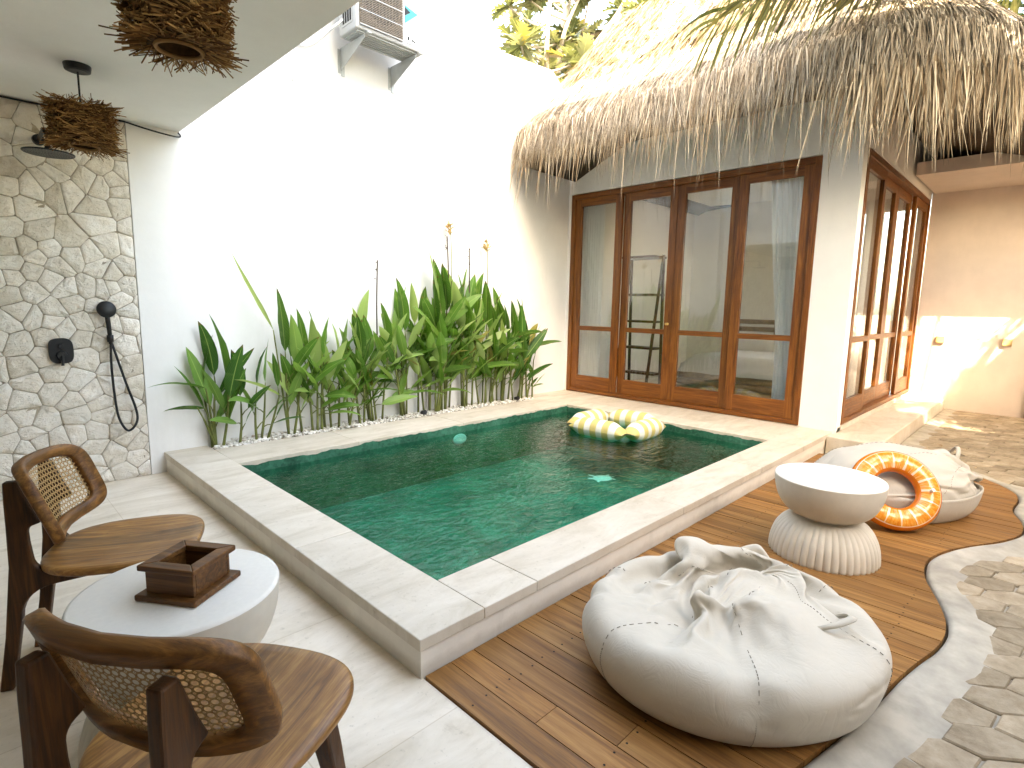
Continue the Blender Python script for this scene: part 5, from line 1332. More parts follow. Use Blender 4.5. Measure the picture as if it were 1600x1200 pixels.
# ------------------------------------------------------------------ bean bags (draped cloth: rows of points as differences, in half millimetres)
def bag_points(d):
    return np.array(d).reshape(3, 46, 84).cumsum(2).cumsum(1).transpose(1, 2, 0) * 0.0005
BAG_A = [
887,-2,-7,-13,-17,-23,-27,-32,-35,-40,-43,-47,-50,-53,-56,-58,-61,-62,-64,-65,-66,-66,-66,-66,-66,-64,-62,-60,-58,-56,-54,-50,-47,-43,-39,-36,-31,-28,-22,-18,-12,-7,-2,4,7,
12,17,21,26,31,36,40,44,46,50,53,56,58,61,62,65,65,67,66,66,66,64,64,63,62,60,57,53,49,46,42,39,35,32,26,22,17,13,7,16,1,0,0,-1,0,-1,0,-1,0,-2,0,-1,-1,-1,-2,-1,-1,-1,-1,-2,
-1,-2,-1,0,-1,-2,-1,-2,-1,0,-1,-1,-1,-1,0,-1,0,-1,0,-1,0,0,0,1,0,0,1,0,1,0,1,0,2,1,1,1,1,1,1,1,2,0,2,1,1,2,1,1,1,1,1,1,2,0,1,0,1,0,1,1,0,0,1,17,-1,0,1,-1,0,0,-1,-1,-1,0,-2,
-1,-1,-1,-1,-1,-1,-2,-1,0,-2,-1,-1,-2,-1,-1,-1,-1,-1,-1,-1,-1,0,-1,0,-1,0,-1,-1,0,-1,1,-1,0,1,1,0,1,0,1,0,1,0,1,1,1,2,1,2,0,1,2,1,2,0,2,1,1,1,1,1,1,1,1,0,1,1,0,1,0,1,0,1,17,
0,0,-1,0,0,-1,0,-1,-1,-1,-1,-1,-1,-1,-1,-1,-2,0,-2,-1,-1,-1,-1,-1,-2,0,-2,-1,-1,-1,-1,-1,-1,0,0,0,-2,0,-1,0,0,-1,1,1,0,0,0,1,0,1,0,1,1,1,1,1,1,1,1,2,1,1,1,1,2,0,2,1,1,1,1,
1,0,1,1,1,0,1,0,1,1,0,0,15,1,-1,0,1,-1,0,-1,0,-1,-1,-1,-1,-1,-2,0,-1,-1,-2,0,-2,-1,-1,-2,-1,0,-2,-1,0,-2,-1,-1,0,-1,0,-1,-1,1,-2,0,-1,0,0,0,0,1,1,1,-1,1,0,1,0,1,1,1,1,1,1,
1,2,1,1,1,1,1,2,0,2,1,1,1,1,1,0,1,0,1,1,0,1,0,1,0,16,-1,0,0,0,-1,0,0,-1,-1,-1,0,-1,-2,0,-2,-1,-1,0,-2,-1,-1,-1,-1,-1,-1,-1,-1,-2,0,-2,0,-1,0,-1,-1,1,-2,0,0,-1,0,0,1,0,0,0,
0,1,1,0,0,1,1,0,1,1,1,2,1,0,2,1,1,1,1,1,2,1,1,1,0,1,1,1,0,1,1,0,1,0,0,1,0,15,-1,1,0,-1,0,0,-1,-1,0,-1,-1,-1,-1,-1,-1,-1,-1,-1,-1,-1,-1,-1,-1,-1,-2,0,-1,-1,-2,0,-1,0,-1,0,0,
-2,0,0,-1,0,0,0,-1,1,1,0,1,0,-1,1,1,0,1,1,1,1,1,0,2,1,1,1,1,1,1,1,1,1,1,1,1,1,0,1,1,1,0,0,1,0,1,0,1,13,1,-1,0,0,0,-1,0,0,-1,0,-1,-1,-1,-1,-1,-1,-1,-1,-1,-1,-1,-1,-1,-1,0,-2,
-1,-1,-1,-1,-1,0,-1,0,-1,0,0,-1,0,0,-1,0,1,0,0,0,0,1,1,0,0,1,0,2,0,1,1,1,1,1,1,1,1,1,1,1,1,1,1,1,1,0,1,1,1,0,0,1,1,0,1,0,0,13,0,0,-1,0,0,0,-1,0,0,-1,-1,-1,0,-2,0,-1,-1,-1,
-1,-1,-1,-1,-1,-1,-1,-1,-1,-1,0,-1,-1,-1,0,-1,0,0,-1,0,-1,0,1,0,-1,1,0,1,0,0,0,0,1,1,1,-1,2,1,1,1,0,2,0,1,1,1,1,1,1,1,1,0,1,1,1,0,1,0,1,1,-1,1,0,1,0,12,0,0,0,-1,0,-1,1,-1,
-1,0,-1,0,-1,0,-2,-1,0,-2,0,-1,-1,-1,-1,0,-2,0,-1,-1,-1,-1,0,-1,0,-1,-1,0,-1,0,0,0,0,0,1,-1,1,0,0,0,1,0,1,0,0,2,0,1,0,2,1,0,1,1,1,1,1,1,1,0,1,1,1,0,1,1,0,1,0,0,2,0,0,0,0,11,
0,-1,0,0,0,0,-1,0,0,-1,0,-1,-1,-1,0,0,-2,0,-2,0,-1,-1,0,-2,0,-1,-1,-1,-1,0,-1,0,-1,0,0,-2,1,-1,0,0,0,0,0,1,0,0,0,0,0,1,0,1,1,0,1,1,1,0,1,1,1,0,1,1,1,0,1,1,1,0,1,1,0,1,1,0,
1,0,0,1,0,0,-1,10,-1,1,-1,0,-1,1,-1,0,0,0,-1,0,-1,0,-1,-2,0,-1,0,-1,-1,-1,-1,0,-1,-1,-1,0,-1,-1,0,-1,0,-1,-1,1,-1,0,0,0,0,1,-1,0,0,0,1,0,0,0,1,0,1,1,1,0,1,0,1,1,0,1,1,0,1,
2,0,1,0,1,0,1,1,1,0,1,0,1,0,-1,1,-1,1,8,1,-1,0,0,0,-1,1,-1,0,0,0,-1,0,-1,-1,0,-1,-1,-1,-1,0,0,-1,-1,0,-1,-1,-1,0,-1,0,-1,0,-1,0,-1,0,0,0,0,0,0,1,0,0,0,-1,1,0,1,0,1,0,1,0,1,
0,1,1,0,1,1,0,1,1,0,1,0,1,1,0,1,0,0,1,1,0,0,0,1,0,0,0,8,-1,0,0,0,0,-1,0,1,-1,0,0,-1,0,-1,0,-1,-1,0,-1,0,-1,-1,0,-1,-1,0,0,-1,-1,0,-1,0,-1,0,-1,0,-1,0,1,0,0,0,0,0,0,0,1,-1,
1,0,0,1,1,0,1,0,1,1,-1,1,1,0,1,1,0,1,0,1,0,0,2,0,1,1,0,0,1,0,0,0,-1,1,-1,6,0,0,0,-1,0,1,-1,0,1,-1,0,0,-1,0,-1,0,0,-1,0,-2,0,0,-1,0,-1,-1,0,-1,0,0,-1,0,-1,0,-1,-1,1,0,0,0,1,
-1,1,-1,0,0,0,1,-1,1,1,0,0,1,1,0,0,0,1,0,1,1,0,0,1,0,1,0,1,1,-1,1,1,0,1,0,0,1,0,0,0,-1,1,5,0,0,0,0,0,-1,1,-1,0,0,0,-1,0,0,0,-1,-1,0,-1,1,-1,-1,0,0,0,-1,-1,0,0,-1,0,-1,0,-1,
1,-1,0,0,0,0,0,1,-1,1,0,0,-1,0,1,0,0,1,1,0,0,0,1,0,1,0,0,0,1,1,0,1,0,1,-1,0,2,0,0,1,0,0,1,-1,0,0,0,1,-1,4,0,0,0,0,0,0,-1,1,-1,1,-1,1,-1,0,-1,0,0,-1,0,-1,0,0,-1,0,-1,0,0,0,
-1,0,0,0,-1,0,-1,1,-1,0,0,1,-1,0,0,0,0,0,1,0,0,0,1,-1,1,0,0,1,0,1,-1,1,0,1,0,0,1,0,0,0,1,1,-1,1,1,-1,1,1,-1,1,0,-1,0,0,0,3,0,0,0,0,-1,0,1,-1,1,-1,0,0,0,0,0,-1,0,0,0,-1,0,0,
0,-1,0,0,-1,0,0,0,-1,0,0,0,-1,0,0,0,0,0,1,0,0,0,-1,0,0,0,1,0,0,1,0,1,0,0,0,0,0,0,0,0,1,1,0,0,0,0,0,0,1,0,0,1,0,0,0,0,0,1,-1,-1,1,2,0,0,-1,0,1,0,-1,0,0,0,1,-1,1,-1,0,0,0,-1,
0,1,-1,-1,0,0,0,0,0,0,-1,0,0,0,0,-1,0,0,0,0,1,0,0,0,0,-1,1,0,0,0,0,0,0,0,0,0,1,0,0,0,1,0,0,0,0,0,0,0,1,0,0,0,0,1,0,0,0,0,1,-1,0,0,0,0,-1,0,0,0,1,0,-1,0,0,1,0,1,-1,1,-1,0,0,
0,0,0,0,-1,1,0,0,0,0,-1,0,-1,1,-1,0,0,0,0,0,-1,0,0,0,1,1,0,0,1,-1,0,0,0,-1,0,1,0,0,1,-1,1,0,-1,0,0,0,1,0,0,0,0,0,0,0,0,0,0,1,0,0,0,-1,0,0,-1,1,-1,1,0,1,0,0,-1,1,0,0,0,0,0,
1,0,0,0,0,0,-1,1,-1,1,-1,1,0,-1,0,0,0,0,-1,1,0,-1,0,0,0,0,0,1,0,1,0,1,0,0,0,-1,0,-1,0,1,-1,1,0,0,0,0,0,0,0,0,0,-1,0,0,1,0,-1,0,0,0,1,0,0,0,0,-1,0,1,-1,0,-1,1,-1,1,0,0,0,0,
-1,0,1,0,0,1,0,0,0,0,0,0,1,-1,1,0,0,-1,0,1,0,0,-1,0,1,-1,0,1,0,0,0,-1,0,0,1,1,1,0,0,-1,1,0,-1,0,0,0,0,0,0,-1,1,-1,0,1,0,-1,0,0,0,0,-1,1,0,-1,0,-1,0,1,0,1,-1,0,0,-1,0,-1,0,
0,0,0,1,0,0,1,-1,0,-1,1,1,-1,0,1,0,0,1,0,0,1,-1,0,1,0,1,0,0,-1,1,0,-1,0,1,0,0,0,-1,0,1,1,0,1,0,0,0,0,-1,1,-1,0,0,-1,0,0,0,1,-1,1,0,-1,-1,1,-1,0,0,0,0,-1,0,0,-1,1,-1,0,0,0,
0,0,-1,0,0,0,-1,0,0,-5,0,1,0,0,0,0,0,0,0,1,1,0,1,1,0,1,1,1,1,1,0,1,0,1,0,1,0,1,1,1,0,0,1,1,0,0,0,0,2,0,1,0,-1,0,0,-1,1,0,-1,-1,0,-1,0,-2,0,-1,0,0,0,-2,0,-1,-1,-1,0,-1,-1,-1,
-1,-1,0,-1,0,0,0,-1,0,-1,-1,0,0,-1,0,-33,3,3,1,0,0,-3,1,2,2,1,3,2,3,1,3,4,3,2,4,2,3,4,2,3,3,2,3,1,3,2,2,3,2,0,1,1,0,2,1,1,2,1,1,1,0,0,0,-1,-3,-3,-5,-4,-3,-1,-2,-1,-3,-2,-2,
-1,-3,-3,-3,-2,-4,-4,-5,-5,-6,-6,-5,-5,-3,-1,2,6,-6,-6,-2,-2,-1,1,8,-65,2,2,5,7,11,12,2,-1,-1,1,-1,2,6,9,2,2,1,4,2,4,3,3,5,3,3,5,2,4,1,3,3,3,2,3,2,3,5,3,2,1,1,1,2,0,0,0,0,
-2,-3,-4,-5,-5,-6,-5,-2,-3,-2,-3,-4,-5,-4,-4,-5,-5,-3,-3,-4,-5,-4,-5,-4,-4,-3,-3,-2,-2,-13,-6,-2,-1,1,1,-4,-59,3,6,8,5,-11,3,-5,2,7,8,11,10,4,0,3,3,3,2,2,2,2,3,3,3,5,3,5,3,
5,5,6,6,6,4,3,2,2,2,-1,-1,-1,0,-2,0,-4,4,1,0,0,-3,-10,-3,-5,-9,-4,-4,-4,-4,-5,-3,-3,-3,-3,-4,-5,-3,-3,-4,-3,-3,-4,-3,-4,-2,-3,-2,-9,4,-8,0,-6,-3,-2,-99,-5,-3,4,15,36,2,36,
9,-6,-6,-4,-2,0,5,9,4,3,4,6,5,7,6,5,5,2,3,1,3,2,1,2,-2,-3,3,9,14,8,-5,6,12,-5,3,1,-11,13,4,3,4,-5,-11,-9,-9,-9,-19,-4,-4,-6,-2,-4,-2,-1,-3,-4,-4,-11,-6,-2,-4,-4,-1,-3,-4,-4,
-5,-4,-6,21,-43,3,-8,-1,-11,-11,-98,7,11,-3,0,3,36,-6,29,16,9,3,-2,-7,-4,-2,5,6,2,2,2,2,2,4,4,5,3,4,3,1,1,-2,5,10,8,4,0,2,13,8,-9,13,1,-16,17,2,1,3,-17,0,-4,-10,-7,-8,-11,
-4,-4,-4,-3,-2,-2,-2,-3,-2,-13,1,-13,-1,-1,-4,-2,0,-3,-3,-4,-4,-4,3,-4,-37,-12,-4,4,1,-67,-16,7,12,22,23,-19,1,-12,14,-9,-19,-8,10,11,10,11,14,16,5,4,3,5,4,4,3,5,5,3,5,4,8,
3,-2,-3,3,1,-9,16,2,8,7,-13,16,1,1,0,-16,17,-6,-2,-22,-4,-5,-10,-3,-11,3,-14,5,1,-2,-1,-19,-5,0,3,-17,8,-2,-3,-1,0,-4,-2,-4,-3,-7,22,-27,-22,-29,-10,11,-88,36,-17,18,-2,14,
31,-4,-30,-10,-1,17,30,9,23,-10,-10,-8,2,9,9,5,7,8,12,14,9,6,4,-4,-6,-1,-13,-8,5,1,-16,19,0,6,1,-1,14,3,-4,1,-13,17,-7,2,-5,-18,0,-41,31,-25,11,-17,11,0,-3,-1,-11,-8,-10,-2,
2,-10,-3,10,-4,0,-1,-1,-2,-2,-3,-8,14,-6,7,8,-25,-40,1,-66,20,-11,17,-1,18,17,7,-21,21,9,10,3,-22,15,-10,9,-25,5,15,-5,-12,-16,-5,54,28,13,18,-4,-4,-31,-12,20,-6,-13,24,-6,
5,-8,13,2,-7,3,6,-10,16,-6,5,1,-26,6,-4,-14,-19,8,-8,12,2,-3,-4,-18,1,5,-17,-15,-7,16,-14,4,10,-2,0,0,-2,-2,-2,-2,3,11,52,14,3,-10,53,-15,-71,-8,-8,5,2,34,10,-2,18,-2,-9,-1,
6,4,1,-29,17,-6,-3,6,-3,22,2,-66,-32,4,63,71,-9,-7,5,-8,-1,14,-6,-2,-6,14,3,-15,12,0,-4,7,-3,7,5,-15,6,-7,-2,25,-11,-4,-25,-1,-9,-2,-11,-1,-32,2,28,-9,-22,0,-1,-1,5,5,0,0,
1,-1,-5,-1,-2,18,-16,24,39,4,31,11,1,-61,-31,-6,1,0,40,12,7,2,5,15,3,-25,-11,1,0,30,-3,-8,2,-8,-25,-9,0,-8,-33,5,108,-21,40,-18,9,-15,18,0,0,1,-6,6,-5,-5,1,-1,2,7,-51,33,17,
22,-35,23,10,-34,-3,-4,-5,-6,-27,-1,0,-15,-8,12,4,-4,6,-20,5,7,1,0,1,2,0,-2,-9,38,-36,0,25,28,16,0,20,7,-55,-39,1,-1,2,15,-7,11,2,8,-1,3,11,14,1,8,-6,4,13,-35,0,2,4,14,1,21,
-75,80,-6,21,-11,21,-2,2,-13,4,-7,5,-8,4,-2,1,0,-66,39,-79,17,45,39,8,-36,8,20,-5,0,-20,33,-69,-13,14,10,1,9,-2,-8,9,-10,0,1,0,1,-1,3,-21,7,5,-8,12,-15,21,-12,28,6,7,7,-54,
-21,6,0,14,-12,16,-6,-6,1,15,9,7,26,-22,3,16,-25,13,7,9,10,1,-5,-6,22,3,5,2,8,0,-6,-6,1,-9,4,-20,14,10,-4,-4,-2,-9,-75,18,-18,-10,10,11,48,25,-8,-5,-6,10,-56,22,9,-2,3,0,3,
-3,1,-1,-3,-10,-3,0,-3,-3,2,10,-43,3,35,-40,5,2,-27,8,23,13,4,11,-33,6,-16,-17,9,2,8,-5,1,2,15,14,-7,0,9,-12,16,15,14,13,4,2,-6,-39,13,8,10,-4,13,-16,-14,17,9,-4,-21,19,20,
-22,-11,-7,6,14,4,-8,-25,-6,-2,-5,3,12,2,0,-4,-12,0,17,5,-2,-3,-1,0,-3,-6,-5,-5,-2,-3,-4,-3,-3,-9,30,1,-64,16,0,-12,0,-41,21,-1,14,5,-13,36,-5,-1,3,-22,-23,-8,0,10,19,14,8,
-1,-4,-6,11,17,19,18,11,9,2,-8,-11,-19,-5,-1,6,-5,22,9,-14,-18,-11,13,20,-36,3,16,-5,-4,-14,30,-27,19,0,-3,-2,-2,-1,6,-13,1,-17,34,2,-1,-4,-4,-8,-2,-3,-3,-9,-6,-5,-3,-2,-6,
-4,3,-8,41,-2,-70,13,7,-11,-33,-10,5,9,-3,61,8,-14,6,3,9,5,3,0,-3,-9,-9,-9,-4,3,10,14,17,17,15,12,5,-3,-8,-14,-14,-7,-3,6,-3,-12,-5,-3,2,2,13,-5,-19,34,-2,-6,-20,29,-2,-15,
4,-38,-2,0,3,4,8,19,0,7,-16,13,0,-5,-6,5,-6,-2,-5,-4,-8,-11,-4,-5,-4,-2,0,-3,24,16,4,-43,-39,-1,-8,-18,-10,0,64,27,-3,-10,-10,3,7,4,1,-1,-4,-6,-6,-2,3,7,9,10,13,13,7,1,-2,
-2,-6,-12,-14,-12,-8,-2,-1,0,0,5,9,12,13,-23,16,-24,-5,17,5,-42,-14,79,-40,26,3,6,1,-8,-3,-3,-5,6,4,-16,0,-1,-3,-6,-1,-4,-4,-6,-8,-4,-7,-4,-4,-2,2,-1,0,32,6,7,-7,-25,54,1,
2,9,-1,-2,-10,-25,-23,-6,0,13,9,6,0,0,0,4,5,7,10,11,10,6,4,1,3,-1,-8,-13,-14,-17,-14,0,9,9,6,7,10,9,-3,-10,14,-5,0,-2,-6,15,9,-28,32,6,1,-5,-7,3,-9,-6,-9,-2,2,6,-8,-3,-8,-4,
-6,-7,-5,-4,-5,-6,-6,-5,-3,2,1,1,-9,19,23,7,6,6,65,6,4,-1,-5,-26,-61,-27,12,9,9,-3,0,35,5,3,9,8,9,7,5,7,6,-2,-7,0,-4,1,0,0,-2,-4,-5,-3,12,-3,6,7,8,-1,-9,0,3,-9,-1,-22,-18,
58,1,7,5,3,-2,1,0,-14,-6,-10,-1,-7,-3,2,6,-5,-10,-4,-4,-6,-9,-5,-2,-6,-10,-3,-2,1,0,-1,-5,-2,23,23,13,8,24,10,1,-11,-39,-43,-4,5,9,8,9,3,14,-4,32,17,8,7,5,4,7,4,-16,-20,-12,
-3,6,16,21,8,13,9,3,3,-11,5,3,0,0,-14,-16,12,2,-3,0,-1,-5,-33,38,20,9,-7,5,-4,-6,-4,-10,-8,-3,-4,-4,-3,-2,-3,-2,-9,-6,-3,3,-5,-7,-4,-15,-7,3,-2,-4,0,-8,-7,-3,8,14,17,-61,-2,
-2,4,7,9,8,-2,-12,1,8,9,-8,-3,8,25,34,16,12,5,-17,-30,-13,7,17,-5,20,-2,-1,14,13,14,13,12,1,-8,15,-17,-15,-2,6,0,-6,7,-9,1,7,1,-18,-4,1,9,-5,-5,-1,-7,3,-6,-6,-1,0,-5,3,0,-2,
-5,-5,-2,-5,-11,-2,-6,6,-16,-3,-3,-6,-6,0,-16,1,1,-18,4,-67,-1,-10,3,1,13,12,18,12,-1,-9,-5,2,-12,-22,-2,-20,2,15,6,24,19,3,18,-3,16,-14,13,10,17,13,12,8,2,6,-2,-12,17,-8,
12,-8,3,-9,1,2,4,-1,5,4,-6,7,-25,1,-26,-2,6,-15,4,-3,-16,-19,9,1,-31,1,-2,-2,4,-1,-8,-4,2,10,11,0,-9,-2,-9,-7,3,-8,-16,13,-20,-113,13,1,17,2,9,5,16,7,3,-2,5,1,1,-1,-6,8,0,
-4,3,-9,7,15,-1,7,4,5,1,13,19,5,34,-2,18,2,18,-13,3,2,-10,-7,23,-21,0,7,9,-12,18,-16,16,-21,7,-30,14,-13,-6,-3,-7,-6,3,-2,-4,-22,8,-13,3,-18,-8,-1,2,-11,-4,-8,-1,-18,-1,-12,
0,0,-7,-4,-2,-2,-17,0,56,56,55,54,53,51,49,48,44,43,39,37,33,30,27,22,19,15,10,7,2,-2,-5,-11,-14,-19,-24,-27,-30,-33,-36,-40,-42,-45,-47,-50,-51,-53,-54,-55,-56,-56,-56,-56,
-55,-54,-53,-52,-50,-47,-45,-42,-40,-36,-34,-31,-27,-23,-20,-14,-10,-5,0,3,8,11,14,17,21,24,30,33,38,41,43,45,48,49,51,53,54,55,56,0,1,1,1,2,0,1,2,0,1,1,1,0,1,0,0,1,0,0,1,
0,0,0,-1,1,-1,-1,1,-1,0,-1,-1,0,-1,-1,-2,0,-1,0,-2,-1,-1,-1,-1,-1,-1,-1,-1,-1,-1,-1,0,-2,0,-2,0,0,-1,-1,1,-1,0,0,0,1,-1,1,0,0,0,1,0,1,1,0,1,2,0,1,1,1,1,1,1,0,1,1,2,0,2,1,0,
1,1,0,1,1,1,0,1,0,0,1,0,-1,1,0,0,-1,0,0,-1,0,-1,0,-1,-1,-1,-1,0,-1,-1,-1,-1,-1,-1,-1,-1,-1,-1,-1,-1,-1,0,-2,-1,0,-1,-1,-1,0,0,-1,0,0,0,0,-1,0,1,-1,1,0,0,1,0,1,1,1,1,0,1,1,
1,1,1,1,1,0,1,1,1,1,1,1,1,1,1,1,0,1,0,1,0,1,0,0,0,1,-1,0,0,0,-1,0,0,0,0,-1,-1,-1,-1,0,-2,-1,0,-2,0,-1,-1,-1,-1,-1,-1,-1,-1,-1,-1,0,-2,-1,-1,0,0,-1,-1,1,-1,0,0,0,0,0,0,0,0,
0,1,0,1,1,0,1,1,1,1,1,1,0,1,1,1,0,1,1,1,1,1,1,1,1,1,0,1,0,1,0,0,1,1,-1,1,0,0,0,0,-1,0,0,0,-1,0,-1,0,-1,-1,-1,0,-1,-2,0,-1,-1,-1,-1,-1,-1,-1,-1,-1,0,-1,-1,-1,-1,-1,0,-2,0,0,
0,-1,0,0,0,1,-1,0,0,0,1,0,1,0,1,0,1,1,1,0,1,1,1,1,1,1,0,1,1,1,1,1,1,1,0,1,1,1,0,0,1,1,-1,1,1,-1,1,0,0,-1,0,0,0,-1,0,-1,0,-1,0,-1,-1,-1,-1,0,-1,-1,-1,-1,-1,-1,-1,-1,0,-1,-1,
-2,-1,0,-1,0,-1,0,-1,0,-1,1,-1,0,0,-1,1,0,0,0,0,0,1,1,0,1,1,0,1,1,1,0,2,0,1,1,0,1,1,0,2,0,1,1,2,0,1,0,1,0,1,0,0,0,0,1,0,0,0,0,0,-1,0,0,0,0,-1,-1,-1,0,-2,0,-1,-1,-1,0,-1,-1,
-1,-1,0,-1,-2,0,-1,-1,0,-2,0,-1,-1,-1,0,0,0,-1,1,0,0,0,-1,0,0,0,0,1,0,1,1,1,0,1,0,1,1,1,0,2,0,1,0,1,1,1,0,2,0,1,0,2,0,1,0,1,0,0,1,0,1,0,-1,1,0,-1,0,0,-1,0,0,-1,0,0,-1,-1,0,
-2,0,-1,0,-2,0,-1,-1,-1,-1,-1,0,-1,-1,0,-2,0,-1,-1,0,0,-1,-1,0,1,-1,0,0,0,0,-1,1,0,1,0,0,1,0,0,1,1,1,1,0,1,1,0,2,0,0,1,0,1,1,1,1,1,1,0,1,0,1,0,0,1,0,0,0,1,0,0,0,0,-1,0,0,0,
0,0,-1,-1,0,-2,0,0,-1,-1,-1,0,-2,0,-1,-1,-1,0,-1,-1,-1,-1,0,-1,0,-1,-1,0,0,0,-1,0,0,0,-1,0,0,0,0,0,0,1,1,0,1,1,0,0,1,0,1,1,1,1,0,1,0,1,1,1,0,0,1,1,0,1,1,1,0,1,0,0,1,0,0,0,
1,-1,0,0,0,0,0,-1,0,0,-1,0,-1,0,-2,0,-1,0,-1,-1,0,-1,-1,0,-1,-1,-1,-1,0,-1,-1,0,-1,0,-1,0,-1,0,0,-1,1,-1,1,-1,0,0,0,0,1,0,0,1,0,0,1,1,0,1,1,0,1,0,1,1,0,0,1,0,2,0,1,0,2,0,1,
0,1,0,1,0,0,0,1,-1,0,1,-1,0,0,0,-1,1,-1,0,0,-1,-1,0,0,-1,-1,0,-1,-1,-1,-1,0,-1,0,-1,-1,0,-1,0,-1,-1,-1,0,0,-1,0,0,0,0,-1,0,-1,1,-1,1,-1,1,0,1,0,0,1,0,1,0,1,1,0,1,0,1,1,1,0,
1,0,1,0,1,1,0,0,2,0,1,0,0,1,0,0,1,-1,1,0,-1,1,-1,0,0,0,0,0,-1,0,0,-1,-1,0,-1,0,-1,-1,0,-1,0,-1,-1,-1,0,0,-1,-1,-1,0,0,-1,0,-1,0,0,-1,0,0,0,0,0,-1,0,0,1,0,0,0,1,0,0,1,0,1,0,
0,1,1,0,1,1,0,0,0,2,0,0,1,0,1,1,-1,1,1,1,0,0,0,1,-1,1,-1,0,1,-1,1,0,-1,0,0,0,0,0,-1,0,-1,-1,0,0,-1,0,-1,0,-2,0,0,-1,0,-1,-1,0,-1,0,-1,0,-1,1,-1,0,0,0,-1,0,0,-1,0,0,0,0,0,1,
0,1,0,0,0,0,1,0,1,0,1,1,1,0,1,0,1,-1,1,1,0,1,0,0,2,0,0,0,1,0,1,-1,1,0,0,0,0,0,-1,0,0,1,-1,0,0,-1,0,-1,1,0,-1,-1,0,-1,0,-1,0,-1,-1,0,-1,0,-1,0,0,-1,-1,1,-1,0,0,0,-1,0,0,-1,
0,0,-1,1,-1,1,0,1,1,-1,1,0,0,1,-1,1,1,0,0,1,0,1,0,0,0,1,0,0,1,0,1,0,0,1,1,0,1,0,0,0,0,-1,1,-1,0,0,1,0,0,-1,1,0,-1,0,-1,1,-1,-1,0,0,-1,0,-1,0,-1,0,0,-1,0,-1,0,-1,0,-1,1,-1,
0,0,0,-1,1,-1,0,0,-1,-1,1,-1,1,0,1,-1,1,0,0,0,1,-1,1,1,-1,2,0,0,1,0,1,0,1,0,0,1,-1,1,0,1,0,0,0,1,0,1,0,0,0,0,0,0,0,0,-1,0,1,0,-1,0,0,0,0,-1,0,0,0,0,-1,0,-1,-1,1,-1,0,0,-1,
-1,0,0,-1,0,0,-1,1,-1,0,1,-1,0,-1,0,-1,1,-1,1,0,0,0,1,-1,1,0,0,0,1,0,0,1,-1,1,1,0,0,0,0,0,0,1,0,1,-1,0,1,0,1,0,1,0,0,0,0,0,0,-1,1,-1,0,1,0,-1,1,0,-1,0,0,0,0,0,0,-1,0,0,-1,
0,0,-1,0,-1,0,0,0,0,-1,0,0,-1,1,-1,0,1,-1,0,-1,1,-1,0,-1,1,-1,0,0,1,1,0,0,0,0,0,0,0,0,1,1,0,0,0,1,0,0,0,1,0,-1,1,0,1,-1,1,0,0,0,0,0,1,0,0,0,0,-1,1,0,0,0,0,0,0,0,0,-1,0,0,0,
0,0,-1,0,0,0,-1,0,0,0,0,-1,0,0,0,0,-1,0,0,0,1,-1,0,-1,1,-1,0,0,0,-1,1,0,0,0,0,1,0,-1,1,-1,0,1,0,0,0,1,0,1,-1,1,0,0,0,0,1,-1,1,-1,1,0,0,1,0,0,0,0,0,0,0,0,0,0,0,0,0,0,0,0,0,
0,0,0,0,-1,0,1,-1,0,0,-1,1,-1,0,0,-1,1,0,-1,0,0,0,0,0,0,-1,0,0,1,-1,0,0,0,-1,0,0,0,1,1,-1,0,1,0,-1,1,0,-1,1,0,0,0,0,0,1,0,0,0,0,0,0,0,0,0,0,0,0,1,0,0,0,0,0,0,0,0,0,-1,0,0,
0,1,0,1,0,0,0,0,-1,0,0,0,0,0,-1,1,-1,0,0,0,0,-1,1,0,-1,0,1,0,-1,1,0,0,0,0,0,0,-1,-1,1,0,-1,1,0,0,1,0,-1,0,0,0,0,1,-1,0,1,0,0,0,0,0,0,0,0,-1,0,0,0,0,0,1,0,-1,1,0,0,0,0,0,0,
0,0,0,0,0,0,0,0,0,1,-1,1,-1,1,0,0,-1,1,-1,0,0,0,0,0,0,0,1,-1,-1,1,0,-1,0,1,0,0,1,0,0,0,-1,1,-1,-1,0,0,0,0,1,0,1,0,0,-1,-1,0,0,1,0,0,0,0,0,0,0,0,-1,0,1,-1,0,0,0,0,-1,1,0,-1,
1,0,0,0,0,0,0,0,0,-1,0,1,0,1,0,0,1,-1,0,-1,0,0,1,0,0,0,-1,0,1,0,0,0,0,0,1,-1,0,1,0,-1,0,1,0,0,0,0,1,-1,0,0,-1,0,0,0,0,2,-1,0,0,0,0,-1,0,0,1,-1,0,1,-1,0,0,-1,1,-1,0,0,0,-1,
0,0,0,0,0,0,0,0,-1,1,0,0,0,0,-1,1,0,-1,1,1,0,0,0,0,0,0,0,0,0,0,1,-1,0,0,0,0,0,1,0,0,0,1,0,-1,0,1,0,0,0,0,1,0,0,0,0,-1,0,0,-1,1,1,-1,2,-1,-1,0,0,0,0,0,-1,1,0,-1,1,-1,0,0,-1,
0,-1,-1,0,-1,-1,-1,0,-1,0,-1,-1,0,0,0,0,0,1,0,0,-1,0,1,1,-1,1,1,-1,1,0,1,0,0,1,1,-1,2,0,1,0,1,1,0,0,1,1,0,0,1,1,0,0,1,0,1,0,1,1,0,0,-1,-1,0,0,0,0,1,-1,1,-1,-1,-1,0,0,-1,0,
-1,-1,0,-1,0,-1,4,-2,-2,-1,-2,-3,-4,-2,-3,-2,-2,-2,0,-1,-5,-1,0,0,0,-1,0,0,1,-1,0,1,1,1,1,2,1,1,1,2,3,2,2,2,2,2,1,3,2,3,3,3,3,3,3,2,1,0,0,1,1,2,3,2,3,3,6,5,4,2,1,3,3,3,2,3,
